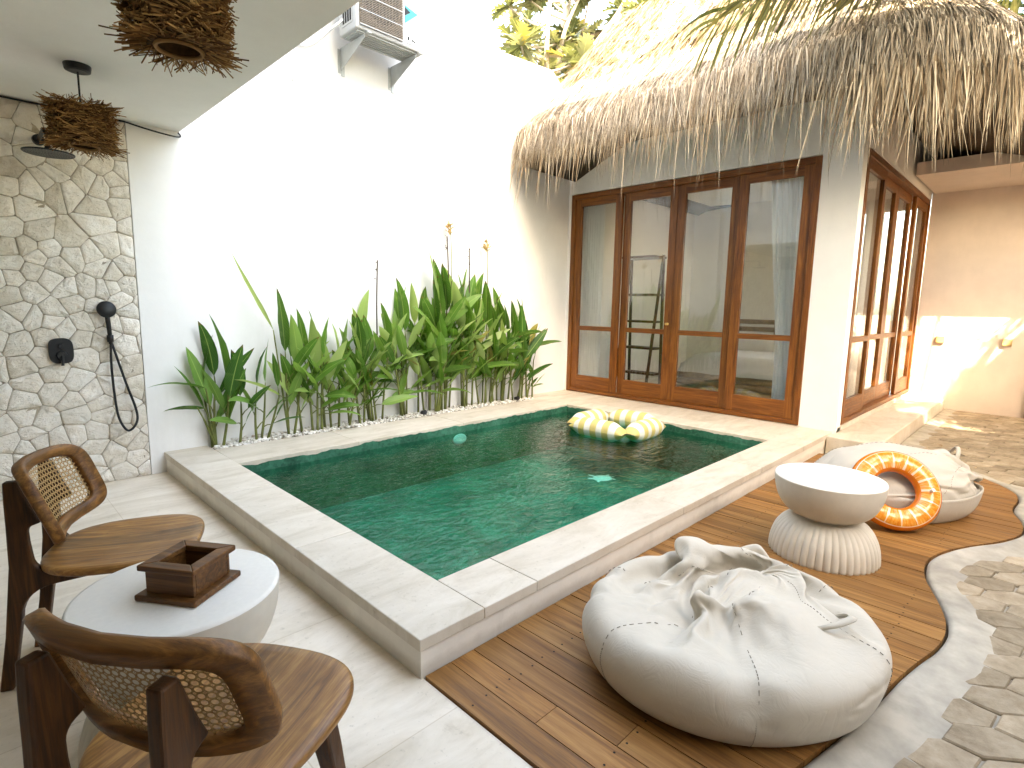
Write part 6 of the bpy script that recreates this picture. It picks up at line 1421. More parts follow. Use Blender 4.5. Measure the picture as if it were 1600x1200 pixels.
1,1,-3,-5,-9,-12,-12,-2,-2,-3,-3,-4,-4,-5,9,-6,-5,-5,-3,0,2,-1,-3,-4,-3,-6,-2,2,10,-1,-6,-6,-3,-1,1,-1,-3,-1,0,-2,1,3,0,3,2,2,1,3,2,2,2,3,1,4,5,3,4,3,5,4,4,4,4,3,3,1,2,0,0,
6,4,5,6,6,2,2,0,-1,-3,-3,0,1,1,0,0,-1,-1,-2,-2,-4,-2,-16,-2,-3,-5,-3,-4,-3,9,-1,-1,0,0,-10,-4,-15,-5,-2,1,7,6,2,-5,0,4,4,0,-1,-3,-4,-2,-2,-3,-2,-2,-4,2,-1,-1,-1,-1,1,4,4,5,
4,5,4,4,5,3,5,2,6,6,3,2,3,1,-1,4,6,1,1,2,4,2,1,3,2,3,1,0,-3,-2,-1,0,-2,0,-1,-1,-1,0,-1,-5,-7,-10,-2,-1,-5,-3,-1,31,-9,-7,-7,-4,8,-4,17,-1,-9,-10,-7,-7,-6,0,5,-4,-11,-5,-3,
-8,-7,-6,-4,-1,1,3,5,4,7,8,4,14,9,-1,-3,-6,-1,4,2,11,4,6,1,12,2,6,6,5,4,1,-2,-3,-5,14,-5,-1,3,5,8,9,12,10,5,0,-1,-10,-6,-5,-5,-5,-3,0,0,1,1,-2,4,-23,-6,-2,1,-3,-6,31,2,1,-10,
-9,-11,0,-8,12,11,8,5,-2,-16,-11,-7,5,12,-2,-2,1,1,-3,-3,-5,-4,-4,-2,0,0,2,9,-6,-8,-2,0,4,2,1,21,-6,3,2,14,-4,11,0,3,9,2,0,12,-8,-6,1,-3,1,5,7,10,13,12,10,2,2,-3,-5,-14,-8,
-4,-7,-4,-3,0,-2,1,2,2,3,-13,-4,0,2,-3,52,-20,-6,1,-2,-6,-8,-11,-12,0,-9,-28,-23,-11,1,-2,3,16,34,15,7,0,-3,-3,1,2,-1,-3,-3,-3,-5,-6,2,7,10,3,3,16,7,-15,3,7,8,3,6,1,4,8,-1,
2,-1,13,-9,-4,4,1,4,4,5,15,13,11,5,4,-6,0,-5,-8,-13,-7,-5,-6,-4,-2,-2,0,3,2,19,-4,-1,-10,-8,-2,36,11,-21,-2,-5,-5,3,-3,-28,-3,-2,12,28,27,18,-38,-23,-25,3,-27,6,-9,-10,-8,
-12,-12,-5,1,20,25,14,0,6,16,-2,7,26,-9,-7,-1,11,-3,3,3,11,0,8,-2,2,1,7,7,-6,18,-14,1,9,-1,12,12,9,7,5,-4,-8,-1,-1,-4,-8,-10,-6,-6,-4,-4,-2,-3,2,6,14,11,10,6,-11,-25,56,-34,
12,-16,1,1,-6,4,3,-19,13,18,19,-3,-28,31,-36,11,-41,-7,25,14,5,13,-6,-25,-23,-13,-34,-4,54,32,-9,-17,13,23,-17,-1,4,9,-10,4,14,0,-5,5,-4,2,1,8,28,-12,0,9,-5,5,-2,10,9,6,3,
-2,5,-5,-9,-20,-8,29,-4,-7,-8,-4,-5,-4,-5,-3,0,6,9,21,2,1,2,0,51,-6,-31,12,-11,2,-2,0,7,-2,15,3,-20,-14,8,-29,53,-20,-47,24,-12,41,-5,-50,-11,42,58,42,-3,-59,-77,45,-24,-8,
42,-21,1,36,1,-10,-4,19,-14,2,5,-3,0,-1,7,21,1,8,1,-23,21,5,11,3,3,-4,-13,14,-48,22,9,-4,-8,-11,25,-2,-5,-5,-2,-5,-4,-5,-1,1,4,13,10,-8,-2,-1,35,2,-8,-23,15,-8,-2,-1,-3,8,
-7,0,0,23,-4,0,-17,2,7,15,0,-39,-17,-4,76,42,2,-22,-8,-6,-39,-46,42,23,-57,20,12,4,3,-1,7,-10,10,7,-1,0,-2,-1,28,6,-3,-18,33,-3,-9,23,-2,-3,-5,-6,-14,-66,38,11,-18,19,5,-1,
-18,24,3,-1,-1,-2,-4,-4,-7,0,-2,5,0,2,-6,4,28,-10,4,-4,-25,22,-1,-4,7,-10,4,-28,-2,-8,8,31,9,-27,29,1,-23,-18,-24,99,11,-11,-19,-15,1,31,-1,-94,-1,61,9,-22,2,-3,4,15,11,-3,
11,2,2,-4,-5,15,-3,-24,38,26,-16,14,11,-5,-17,-9,-9,-17,-21,25,-15,-38,20,3,14,-7,10,-6,8,3,-1,-2,0,-4,-6,-10,-3,-5,-4,6,4,5,13,11,-1,-1,-5,-23,20,1,0,7,-28,17,-27,-12,-6,
3,-6,21,31,-22,-5,-31,88,-18,-21,-35,22,4,4,5,9,15,-17,-34,39,5,-8,-15,10,23,1,24,-5,5,3,-4,-5,-9,1,-12,-54,-2,88,28,-4,-21,-16,7,-12,-16,10,-1,-3,-2,2,-3,1,0,-2,-6,0,6,2,
0,1,-1,-12,-6,-18,-6,4,2,2,-4,-22,23,15,10,-24,5,-7,-12,6,-3,9,-5,10,-5,-13,-22,-7,7,-12,5,12,47,-21,-10,-14,15,-25,3,9,-5,24,49,-8,8,-36,8,8,-3,11,0,25,-11,-6,10,3,28,-10,
-29,-56,18,18,-2,-56,1,10,21,53,-3,-5,2,5,-9,-7,3,3,1,1,-1,-6,0,2,1,3,2,0,-1,-3,-22,-6,-21,-8,-2,10,5,-10,-17,11,5,27,-22,-5,6,3,-5,-30,-19,-9,-5,4,15,13,7,-3,-5,-8,5,5,1,
-8,-9,-6,3,15,21,34,18,1,-38,2,2,12,25,17,3,-10,-12,24,3,1,2,8,-5,-33,22,-24,-1,3,-4,0,1,-22,30,1,9,-26,-15,-8,5,17,23,-1,-2,0,-3,-2,2,1,1,-1,-3,-4,-9,-13,-9,-20,-8,-4,5,-26,
18,-4,-9,-10,28,-2,13,-3,-3,5,-2,-3,-2,-4,-7,-6,-7,-6,-1,2,0,-10,-19,-17,-7,5,14,17,15,7,6,30,12,18,18,4,-2,-7,-4,-14,1,23,-14,5,-39,52,-25,-3,-49,8,7,6,8,7,11,25,-18,7,-10,
16,-3,-1,1,-3,-14,10,0,0,-5,-2,1,0,1,-3,-4,-2,-1,-17,-4,-8,-9,-11,-7,-11,-7,-3,1,24,-5,4,-1,-10,0,2,-1,-7,-7,1,5,3,3,2,-3,-13,-17,-9,19,35,37,22,7,-4,-10,-14,-9,4,11,9,3,2,
-4,-6,-13,-17,29,-23,-6,0,22,-5,26,7,-28,-7,1,5,7,9,2,0,-4,-4,-1,-6,15,2,-4,-7,-2,-9,-3,-2,3,2,-3,1,-2,-3,-4,-2,-1,-5,-13,-4,-6,-3,-3,-2,0,-1,5,0,3,-7,-18,-29,-9,-6,5,10,6,
1,-1,2,2,-2,-5,3,22,42,22,8,-7,-3,-1,5,5,8,6,1,-3,-8,-4,-2,-5,-9,-12,-5,25,-22,7,-1,-4,6,-2,8,20,4,6,7,9,-6,1,-18,7,-6,1,-1,-7,8,-4,1,-2,-2,0,-1,-5,-2,-4,-2,-3,-3,-2,-3,-1,
0,-11,-6,-6,-3,-2,-3,-2,1,1,2,-9,-14,-12,14,5,4,-3,-5,4,7,-4,4,-1,5,2,9,8,-2,-13,-27,-16,-8,3,13,31,17,12,3,1,-11,6,-4,-5,-10,-1,20,-4,-4,-5,-3,52,-53,9,27,21,12,13,1,-10,
5,-11,1,-16,5,-6,1,2,-9,3,0,-3,-2,2,1,0,-6,-3,-4,-1,-5,-3,-1,-3,-3,-2,-10,-4,-4,-3,-4,-2,-4,0,-4,-3,-2,7,1,-19,-12,-2,2,-1,10,18,-4,-1,-9,2,11,3,-24,-31,-16,9,17,11,18,-24,
-1,13,13,1,10,-9,-3,1,8,20,28,-29,-4,22,0,-20,23,13,14,17,7,11,-1,2,-7,0,-8,-5,-5,-2,-2,2,5,1,-7,-4,6,-2,-5,-1,1,-3,-3,-4,-3,-4,-3,-1,-1,-4,-2,-8,-5,-7,36,-25,10,-1,-2,-3,
-3,-16,-1,15,-2,-1,-5,0,-35,-19,-2,3,14,2,-17,-26,8,33,2,-6,4,0,-14,7,4,-5,-4,-13,23,7,2,12,9,4,-14,1,14,-17,19,-12,4,40,26,7,4,-20,-6,-3,-3,-8,6,-3,-3,2,6,-2,9,4,4,6,-6,2,
10,0,-2,0,-5,-7,-2,-1,1,1,1,-1,-7,4,-10,-3,69,18,-34,-4,-25,-29,-4,13,-2,-5,1,-3,2,-3,18,-6,8,-16,-16,-10,-19,3,-3,8,15,-6,-10,1,-5,1,1,1,-7,29,-27,2,1,-9,15,-2,17,-1,11,14,
-12,13,14,-11,24,-4,3,-2,-1,-10,2,9,14,4,-4,1,-3,9,-8,12,3,-7,5,5,-1,1,5,-2,-3,3,5,-1,6,1,-1,3,6,-4,13,-16,13,0,19,-32,11,-2,-10,-23,-4,3,-5,-9,-7,-10,-12,-9,-15,18,5,7,23,
-5,6,-10,-1,-11,-8,-11,7,-15,13,-8,7,-26,22,1,10,16,4,7,7,3,6,2,16,-4,8,6,-4,26,12,-3,5,14,3,3,-11,22,6,4,-4,19,-14,-13,5,19,-19,-2,0,1,-1,0,-2,-9,4,5,-2,-2,-7,-12,3,-13,-4,
6,16,0,0,0,0,0,0,0,0,0,0,0,0,0,0,0,0,0,0,0,0,0,0,0,0,0,0,0,0,0,0,0,0,0,0,0,0,0,0,0,0,0,0,0,0,0,0,0,0,0,0,0,0,0,0,0,0,0,0,0,0,0,0,0,0,0,0,0,0,0,0,0,0,0,0,0,0,0,0,0,0,0,0,0,
0,0,0,0,0,0,0,0,0,0,0,0,0,0,0,0,0,0,0,0,0,0,0,0,0,0,0,0,0,0,0,0,0,0,0,0,0,0,0,0,0,0,0,0,0,0,0,0,0,0,0,0,0,0,0,0,0,0,0,0,0,0,0,0,0,0,0,0,0,0,0,0,0,0,0,0,0,0,0,0,0,0,0,0,0,0,
0,0,0,0,0,0,0,0,0,0,0,0,0,0,0,0,0,0,0,0,0,0,0,0,0,0,0,0,0,0,0,0,0,0,0,0,0,0,0,0,0,0,0,0,0,0,0,0,0,0,0,0,0,0,0,0,0,0,0,0,0,0,0,0,0,0,0,0,0,0,0,0,0,0,0,0,0,0,0,0,0,0,6,0,0,0,
0,0,0,0,0,0,0,0,0,0,0,0,0,0,0,0,0,0,0,0,0,0,0,0,0,0,0,0,0,0,0,0,0,0,0,0,0,0,0,0,0,0,0,0,0,0,0,0,0,0,0,0,0,0,0,0,0,0,0,0,0,0,0,0,0,0,0,0,0,0,0,0,0,0,0,0,0,0,0,0,11,0,0,0,0,
0,0,0,0,0,0,0,0,0,0,0,0,0,0,0,0,0,0,0,0,0,0,0,0,0,0,0,0,0,0,0,0,0,0,0,0,0,0,0,0,0,0,0,0,0,0,0,0,0,0,0,0,0,0,0,0,0,0,0,0,0,0,0,0,0,0,0,0,0,0,0,0,0,0,0,0,0,0,0,11,0,0,0,0,0,
0,0,0,0,0,0,0,0,0,0,0,0,0,0,0,0,0,0,0,0,0,0,0,0,0,0,0,0,0,0,0,0,0,0,0,0,0,0,0,0,0,0,0,0,0,0,0,0,0,0,0,0,0,0,0,0,0,0,0,0,0,0,0,0,0,0,0,0,0,0,0,0,0,0,0,0,0,0,14,0,0,0,0,0,0,
0,0,0,0,0,0,0,0,0,0,0,0,0,0,0,0,0,0,0,0,0,0,0,0,0,0,0,0,0,0,0,0,0,0,0,0,0,0,0,0,0,0,0,0,0,0,0,0,0,0,0,0,0,0,0,0,0,0,0,0,0,0,0,0,0,0,0,0,0,0,0,0,0,0,0,0,0,14,0,0,0,0,0,0,0,
0,0,0,0,0,0,0,0,0,0,0,0,0,0,0,0,0,0,0,0,0,0,0,0,0,0,0,0,0,0,0,0,0,0,0,0,0,0,0,0,0,0,0,0,0,0,0,0,0,0,0,0,0,0,0,0,0,0,0,0,0,0,0,0,0,0,0,0,0,0,0,0,0,0,0,0,16,0,0,0,0,0,0,0,0,
0,0,0,0,0,0,0,0,0,0,0,0,0,0,0,0,0,0,0,0,0,0,0,0,0,0,0,0,0,0,0,0,0,0,0,0,0,0,0,0,0,0,0,0,0,0,0,0,0,0,0,0,0,0,0,0,0,0,0,0,0,0,0,0,0,0,0,0,0,0,0,0,0,0,0,16,0,0,0,0,0,0,0,0,0,
0,0,0,0,0,0,0,0,0,0,0,0,0,0,0,0,0,0,0,0,0,0,0,0,0,0,0,0,0,0,0,0,0,0,0,0,0,0,0,0,0,0,0,0,0,0,0,0,0,0,0,0,0,0,0,0,0,0,0,0,0,0,0,0,0,0,0,0,0,0,0,0,0,0,18,0,0,0,0,0,0,0,0,0,0,
0,0,0,0,0,0,0,0,0,0,0,0,0,0,0,0,0,0,0,0,0,0,0,0,0,0,0,0,0,0,0,0,0,0,0,0,0,0,0,0,0,0,0,0,0,0,0,0,0,0,0,0,0,0,0,0,0,0,0,0,0,0,0,0,0,0,0,0,0,0,0,0,0,19,0,0,0,0,0,0,0,0,0,0,0,
0,0,0,0,0,0,0,0,0,0,0,0,0,0,0,0,0,0,0,0,0,0,0,0,0,0,0,0,0,0,0,0,0,0,0,0,0,0,0,0,0,0,0,0,0,0,0,0,0,0,0,0,0,0,0,0,0,0,0,0,0,0,0,0,0,0,0,0,0,0,0,0,20,0,0,0,0,0,0,0,0,0,0,0,0,
0,0,0,0,0,0,0,0,0,0,0,0,0,0,0,0,0,0,0,0,0,0,0,0,0,0,0,0,0,0,0,0,0,0,0,0,0,0,0,0,0,0,0,0,0,0,0,0,0,0,0,0,0,0,0,0,0,0,0,0,0,0,0,0,0,0,0,0,0,0,0,21,0,0,0,0,0,0,0,0,0,0,0,0,0,
0,0,0,0,0,0,0,0,0,0,0,0,0,0,0,0,0,0,0,0,0,0,0,0,0,0,0,0,0,0,0,0,0,0,0,0,0,0,0,0,0,0,0,0,0,0,0,0,0,0,0,0,0,0,0,0,0,0,0,0,0,0,0,0,0,0,0,0,0,0,21,0,0,0,0,0,0,0,0,0,0,0,0,0,0,
0,0,0,0,0,0,0,0,0,0,0,0,0,0,0,0,0,0,0,0,0,0,0,0,0,0,0,0,0,0,0,0,0,0,0,0,0,0,0,0,0,0,0,0,0,0,0,0,0,0,0,0,0,0,0,0,0,0,0,0,0,0,0,0,0,0,0,0,0,22,0,0,0,0,0,0,0,0,0,0,0,0,0,0,0,
0,0,0,0,0,0,0,0,0,0,0,0,0,0,0,0,0,0,0,0,0,0,0,0,0,0,0,0,0,0,0,0,0,0,0,0,0,0,0,0,0,0,0,0,0,0,0,0,0,0,0,0,0,0,0,0,0,0,0,0,0,0,0,0,0,0,0,0,22,0,0,0,0,0,0,0,0,0,0,0,0,0,0,0,0,
0,0,0,0,0,0,0,0,0,0,0,0,0,0,0,0,0,0,0,0,0,0,0,0,0,0,0,0,0,0,0,0,0,0,0,0,0,0,0,0,0,0,0,0,0,0,0,0,0,0,0,0,0,0,0,0,0,0,0,0,0,0,0,0,0,0,0,23,0,0,0,0,0,0,0,0,0,0,0,0,0,0,0,0,0,
0,0,0,0,0,0,0,0,0,0,0,0,0,0,0,0,0,0,0,0,0,0,0,0,0,0,0,0,0,0,0,0,0,0,0,0,0,0,0,0,0,0,0,0,0,0,0,0,0,0,0,0,0,0,0,0,0,0,0,0,0,0,0,0,0,0,23,0,0,0,0,0,0,0,0,0,0,0,0,0,0,0,0,0,0,
0,0,0,0,0,0,0,0,0,0,0,0,0,0,0,0,0,0,0,0,0,0,0,0,0,0,0,0,0,0,0,0,0,0,0,0,0,0,0,0,0,0,0,0,0,0,0,0,0,0,0,0,0,0,0,0,0,0,0,0,0,0,0,0,0,23,0,0,0,0,0,0,0,0,0,0,0,0,0,0,0,0,0,0,0,
0,0,0,0,0,0,0,0,0,0,0,0,0,0,0,0,0,0,0,0,0,0,0,0,0,0,0,0,0,0,0,0,0,0,0,0,0,0,0,0,0,0,0,0,0,0,0,0,0,0,0,0,0,0,0,0,0,0,0,0,0,0,0,0,23,0,0,0,0,0,0,0,0,0,0,0,0,0,0,0,0,0,0,0,0,
0,0,0,0,0,0,0,0,0,0,0,0,0,0,0,0,0,0,0,0,0,0,0,0,0,0,0,0,0,0,0,0,0,0,0,0,0,0,0,0,0,0,0,0,0,0,0,0,0,0,0,0,0,0,0,0,0,0,0,0,0,0,0,24,0,0,0,0,0,0,0,0,0,0,0,0,0,0,0,0,0,0,0,0,0,
0,0,0,0,0,0,0,0,0,0,0,0,0,0,0,0,0,0,0,0,0,0,0,0,0,0,0,0,0,0,0,0,0,0,0,0,0,0,0,0,0,0,0,0,0,0,0,0,0,0,0,0,0,0,0,0,0,0,0,0,0,0,23,0,0,0,0,0,0,0,0,0,0,0,0,0,0,0,0,0,0,0,0,0,0,
0,0,0,0,0,0,0,0,0,0,0,0,0,0,0,0,0,0,0,0,0,0,0,0,0,0,0,0,0,0,0,0,0,0,0,0,0,0,0,0,0,0,0,0,0,0,0,0,0,0,0,0,0,0,0,0,0,0,0,0,0,61,0,0,0,0,0,0,0,0,0,0,0,0,0,0,0,0,0,0,0,0,0,0,0,
0,0,0,0,0,0,0,0,0,0,0,0,0,0,0,0,0,0,0,0,0,0,0,0,0,0,0,0,0,0,0,0,0,0,0,0,0,0,0,0,0,0,0,0,0,0,0,0,0,0,0,0,0,0,0,0,0,0,0,0,83,1,1,0,0,1,-1,0,0,0,0,0,1,0,-1,0,1,0,0,0,0,0,0,0,
-1,0,0,0,0,0,0,0,-1,0,0,1,0,0,0,0,-1,0,-1,0,-1,0,-1,0,-1,1,2,1,1,0,0,0,-1,0,-1,-1,-2,-3,-2,-1,-1,-2,-3,-4,-3,-4,-3,-2,0,4,7,9,7,-2,-1,0,0,1,1,3,12,5,6,9,10,9,9,0,0,-1,0,-3,
0,3,6,0,-2,-2,-1,-1,0,0,-2,-1,-1,-1,-1,1,-1,1,0,-1,0,0,0,-1,-2,-3,-4,-2,2,-2,-3,-4,-2,-1,-3,-4,1,1,3,7,4,5,3,-5,-3,-4,-7,-8,-7,-3,1,6,8,6,-2,-3,-5,-2,-2,0,0,-1,-1,6,-1,-43,
17,5,12,7,7,-7,-13,-19,-11,-10,-2,9,7,22,20,17,13,13,7,3,-1,3,1,3,1,1,-2,-2,-2,-3,-3,-5,-4,-6,-1,-3,-4,-5,-7,-10,-9,-7,-2,-1,4,1,4,-3,2,-3,7,-21,16,4,-2,3,-6,-24,11,18,19,
-2,-6,-8,-7,-7,0,3,3,5,7,11,3,-4,-5,-3,0,0,1,-1,-1,-3,10,-3,-42,14,-4,12,7,6,12,-16,-21,-20,-22,-21,14,-3,8,0,-4,-5,-7,-6,-5,-4,1,1,4,3,7,5,7,11,12,12,8,4,-4,-8,-11,-9,-13,
-9,-3,4,11,9,-7,11,29,-11,20,9,-36,31,6,-10,6,-22,-17,3,11,7,30,9,-3,-14,3,-9,-4,3,4,1,-2,19,25,-1,-11,-8,-4,-1,0,1,-1,-4,6,20,-25,-42,7,-10,7,21,-16,39,26,-10,-14,-26,-56,
15,-17,-4,-8,-12,-14,-10,-2,4,6,9,7,6,2,-3,-3,-3,-1,1,2,2,3,2,4,0,6,10,9,6,-7,-1,20,31,-47,34,-7,-33,36,14,-19,3,-38,6,4,51,-8,2,5,0,-6,-4,-4,-3,-2,-2,0,-8,22,-9,17,30,-3,
-14,-8,-2,-1,1,-1,-4,-1,27,6,-17,-42,-9,-16,-1,-56,29,1,55,21,8,-17,-79,18,-29,-6,17,44,40,7,-18,-32,-34,-24,0,-2,-5,-10,-9,-8,-7,-5,1,4,10,17,27,28,20,17,-2,0,22,-38,-30,
8,2,-35,63,-21,-5,-12,-28,42,-6,16,10,-10,3,3,-7,-15,12,-27,15,8,-4,-10,37,0,-15,-9,26,21,-7,-13,-7,-1,0,0,-2,-6,19,10,16,3,-24,-29,-34,-4,-44,41,-25,38,24,12,0,-56,13,36,
40,19,-5,-20,14,-11,-18,-9,-43,-23,10,30,19,4,-8,2,2,19,12,-13,-31,-9,14,-31,15,26,-46,24,-9,-27,-23,47,-2,-15,-15,-20,42,-26,15,22,4,-10,20,-28,-33,22,-23,19,23,-13,-4,31,
1,6,-16,-12,4,24,13,-11,-11,-3,-1,0,-2,-7,7,22,7,14,12,8,-18,67,-32,-72,44,-34,16,45,3,2,6,13,7,-6,6,13,-38,13,-20,5,-2,7,5,13,12,22,23,3,-4,-37,-21,5,2,-10,-73,48,10,-46,
31,-19,-37,18,27,14,-53,15,-28,30,-28,11,23,19,-3,8,-4,-67,7,-8,20,19,5,-12,58,-20,-10,5,33,5,-62,19,11,7,-12,-6,-2,0,0,-9,-2,21,-9,-6,-16,5,28,3,34,15,-82,42,-17,5,40,0,4,
-4,5,17,3,-8,-13,-25,16,-9,15,-1,8,17,10,17,20,-22,-35,29,5,-18,-4,-33,-9,13,-19,15,-56,-8,17,22,20,-47,3,-7,12,-17,7,28,19,-3,-4,2,-14,-12,-1,-23,13,27,-38,80,-25,43,-25,
-27,4,14,13,-66,30,7,1,-8,-4,-1,2,-11,-5,15,-6,-16,61,-13,-9,24,-23,25,29,-78,27,0,-4,53,-3,6,-3,-5,-27,-12,21,7,1,0,-17,14,25,6,13,1,-40,7,24,-29,-8,33,-3,-65,-10,-5,-28,
33,2,-1,15,16,-15,-16,-7,5,-7,-2,33,32,-16,-7,-20,42,-49,12,-12,2,5,-5,34,19,21,-9,-17,1,-12,-4,1,19,-55,15,11,-2,-5,-2,2,2,-26,11,10,-8,6,26,-19,8,21,-42,27,35,-59,-2,24,
-16,34,-18,7,-12,7,13,6,-2,7,2,8,15,3,-15,-11,-22,22,18,7,-2,-37,-5,26,1,-12,-79,25,-3,5,55,-21,4,-37,-4,3,1,8,-7,39,11,0,-7,-25,-50,37,-3,2,26,6,-11,34,-31,7,3,21,-4,-6,-56,
-7,30,20,-15,2,2,-2,-1,3,6,-19,-21,44,0,-46,11,39,24,-27,6,-5,-5,46,-30,-22,0,-10,14,-23,-6,2,3,0,19,52,-2,23,6,-23,-2,2,3,-19,5,4,7,6,-21,-6,17,-1,-15,-22,-24,55,-4,-9,-23,
-19,2,8,30,5,-8,12,3,29,6,3,-12,-56,12,19,13,-22,4,-23,18,1,-7,4,-14,-18,13,15,-15,13,3,-9,0,1,0,0,18,6,-41,-11,63,-30,0,4,-3,26,0,-25,22,-29,42,-6,-2,-26,-32,-15,-15,-6,5,
26,40,-14,29,21,11,3,-10,-16,-13,14,-10,2,10,23,-8,-46,27,16,8,14,4,-19,-48,9,-32,0,25,53,7,-44,-5,3,-6,25,20,8,-4,4,3,-6,-37,-6,1,-2,-9,-9,-7,-1,6,-6,17,-15,-16,4,8,10,4,
2,1,-1,5,20,6,-37,-34,67,-12,-16,2,-14,28,14,-5,3,-5,6,5,4,-8,-28,-16,1,16,15,-4,7,8,2,-19,-10,-17,-17,-6,-10,2,1,-2,6,1,21,47,24,14,-22,-33,-23,3,-4,-7,13,60,3,-15,-3,-20,
4,-6,1,0,-5,3,8,0,-3,1,-5,-6,11,-37,-11,-6,0,5,27,-7,-1,2,-11,5,11,2,3,2,-2,-4,24,-6,15,-5,-65,0,7,-22,18,0,20,-20,37,-10,17,0,6,4,6,4,-2,-9,-12,-9,-1,-1,-5,-3,-6,-4,-5,-12,
-18,-20,-14,-2,11,19,21,-7,12,4,0,3,1,-7,-8,-3,57,2,-34,-3,52,-24,-25,-12,-50,4,-23,3,2,4,8,59,19,-11,-8,17,-27,-8,1,1,-13,9,10,5,7,1,-8,3,2,1,0,-2,0,18,-9,12,26,-27,-26,49,
-9,-8,-6,14,-25,5,17,13,7,2,2,-5,-9,-6,-7,-2,-1,-1,-4,-7,-16,-31,-39,-26,-7,5,9,11,9,6,8,12,16,14,7,2,-5,-5,-2,17,24,6,27,3,-31,6,7,-1,-58,-62,11,5,16,18,48,-33,17,15,-21,
-7,22,-5,-7,-14,-9,-13,-2,3,8,17,10,-2,1,0,1,-1,-2,13,-9,3,5,20,15,20,4,3,-15,1,4,16,16,-19,-19,-11,-21,-15,-1,13,20,12,1,-7,-14,-22,-25,-12,-4,-5,-7,-1,1,7,9,12,11,12,7,3,
3,1,1,3,12,33,-4,-9,-4,1,20,8,-15,-21,58,-17,-4,-1,-8,16,-31,27,-17,4,-9,-18,-13,9,-8,11,8,5,-1,0,-8,-10,6,2,-1,1,1,-1,-3,3,15,-19,1,4,6,6,3,0,4,10,31,2,-74,-33,-8,4,12,4,
-10,3,1,0,0,-6,-5,-9,-4,-2,-6,1,7,5,1,-5,-8,-1,3,4,1,18,2,7,9,25,11,27,-5,-18,-36,-10,51,60,-65,2,-2,17,-13,21,17,-29,23,-20,16,-19,7,-4,-18,-19,18,-28,8,-2,1,14,5,4,-4,0,
1,0,1,0,-4,4,14,12,-8,-8,-5,70,4,3,-3,-6,-46,-44,21,6,-10,-13,18,-4,-9,-28,-5,-6,-7,-5,-5,-2,2,-1,21,36,35,18,10,0,-26,-36,-23,-14,-1,-1,11,17,26,0,43,3,-17,-52,35,-9,-10,
38,37,-34,-42,19,-1,-9,-6,15,-16,9,-2,6,2,3,5,-4,-18,24,-7,-3,-6,-7,16,-5,4,-10,-4,0,0,-1,-3,4,12,13,22,17,6,-39,-20,1,1,-9,6,6,20,20,18,-4,-21,25,7,-9,-32,-19,-13,-5,-3,11,
26,48,40,-6,-8,-6,4,-2,10,10,0,4,-15,12,10,-20,12,15,-9,-25,-14,4,-40,44,-18,-21,15,36,22,-7,27,-7,-3,-4,6,-4,-4,-2,-5,-5,-7,12,-1,-13,-13,-7,-4,-12,3,-6,-6,11,-9,-8,-4,-1,
-8,-14,7,-18,-13,12,-4,5,9,-22,6,-14,-14,-4,-15,16,2,-2,3,-12,26,27,0,20,-4,-1,5,24,-9,-4,6,-1,5,-4,-6,6,11,2,7,0,39,-19,-3,9,-33,10,-36,8,-43,32,-7,-32,12,-21,-26,-7,-5,-1,
-20,8,-16,4,1,16,1,2,-12,-9,7,-7,22,7,9,3,6,13,-1,14,8,7,12,3,-22,2,13,-16,-4,27,-26,-15,24,-27,5,24,-30,22,4,9,-13,-17,23,3,-8,-3,2,-11,35,-2,13,2,1,-9,11,-6,-8,0,-15,6,8,
-8,11,5,-51,8,-11,17,8,1,2,-31,19,-3,37,-25,3,-15,-32,13,-13,3,13,13,19,-23,2,-9,-5,-7,5,11,0,3,-10,2,-4,19,-8,0,-5,-7,-6,12,1,0,-14,15,15,-26,7,17,-38,-6,7,-6,4,
]
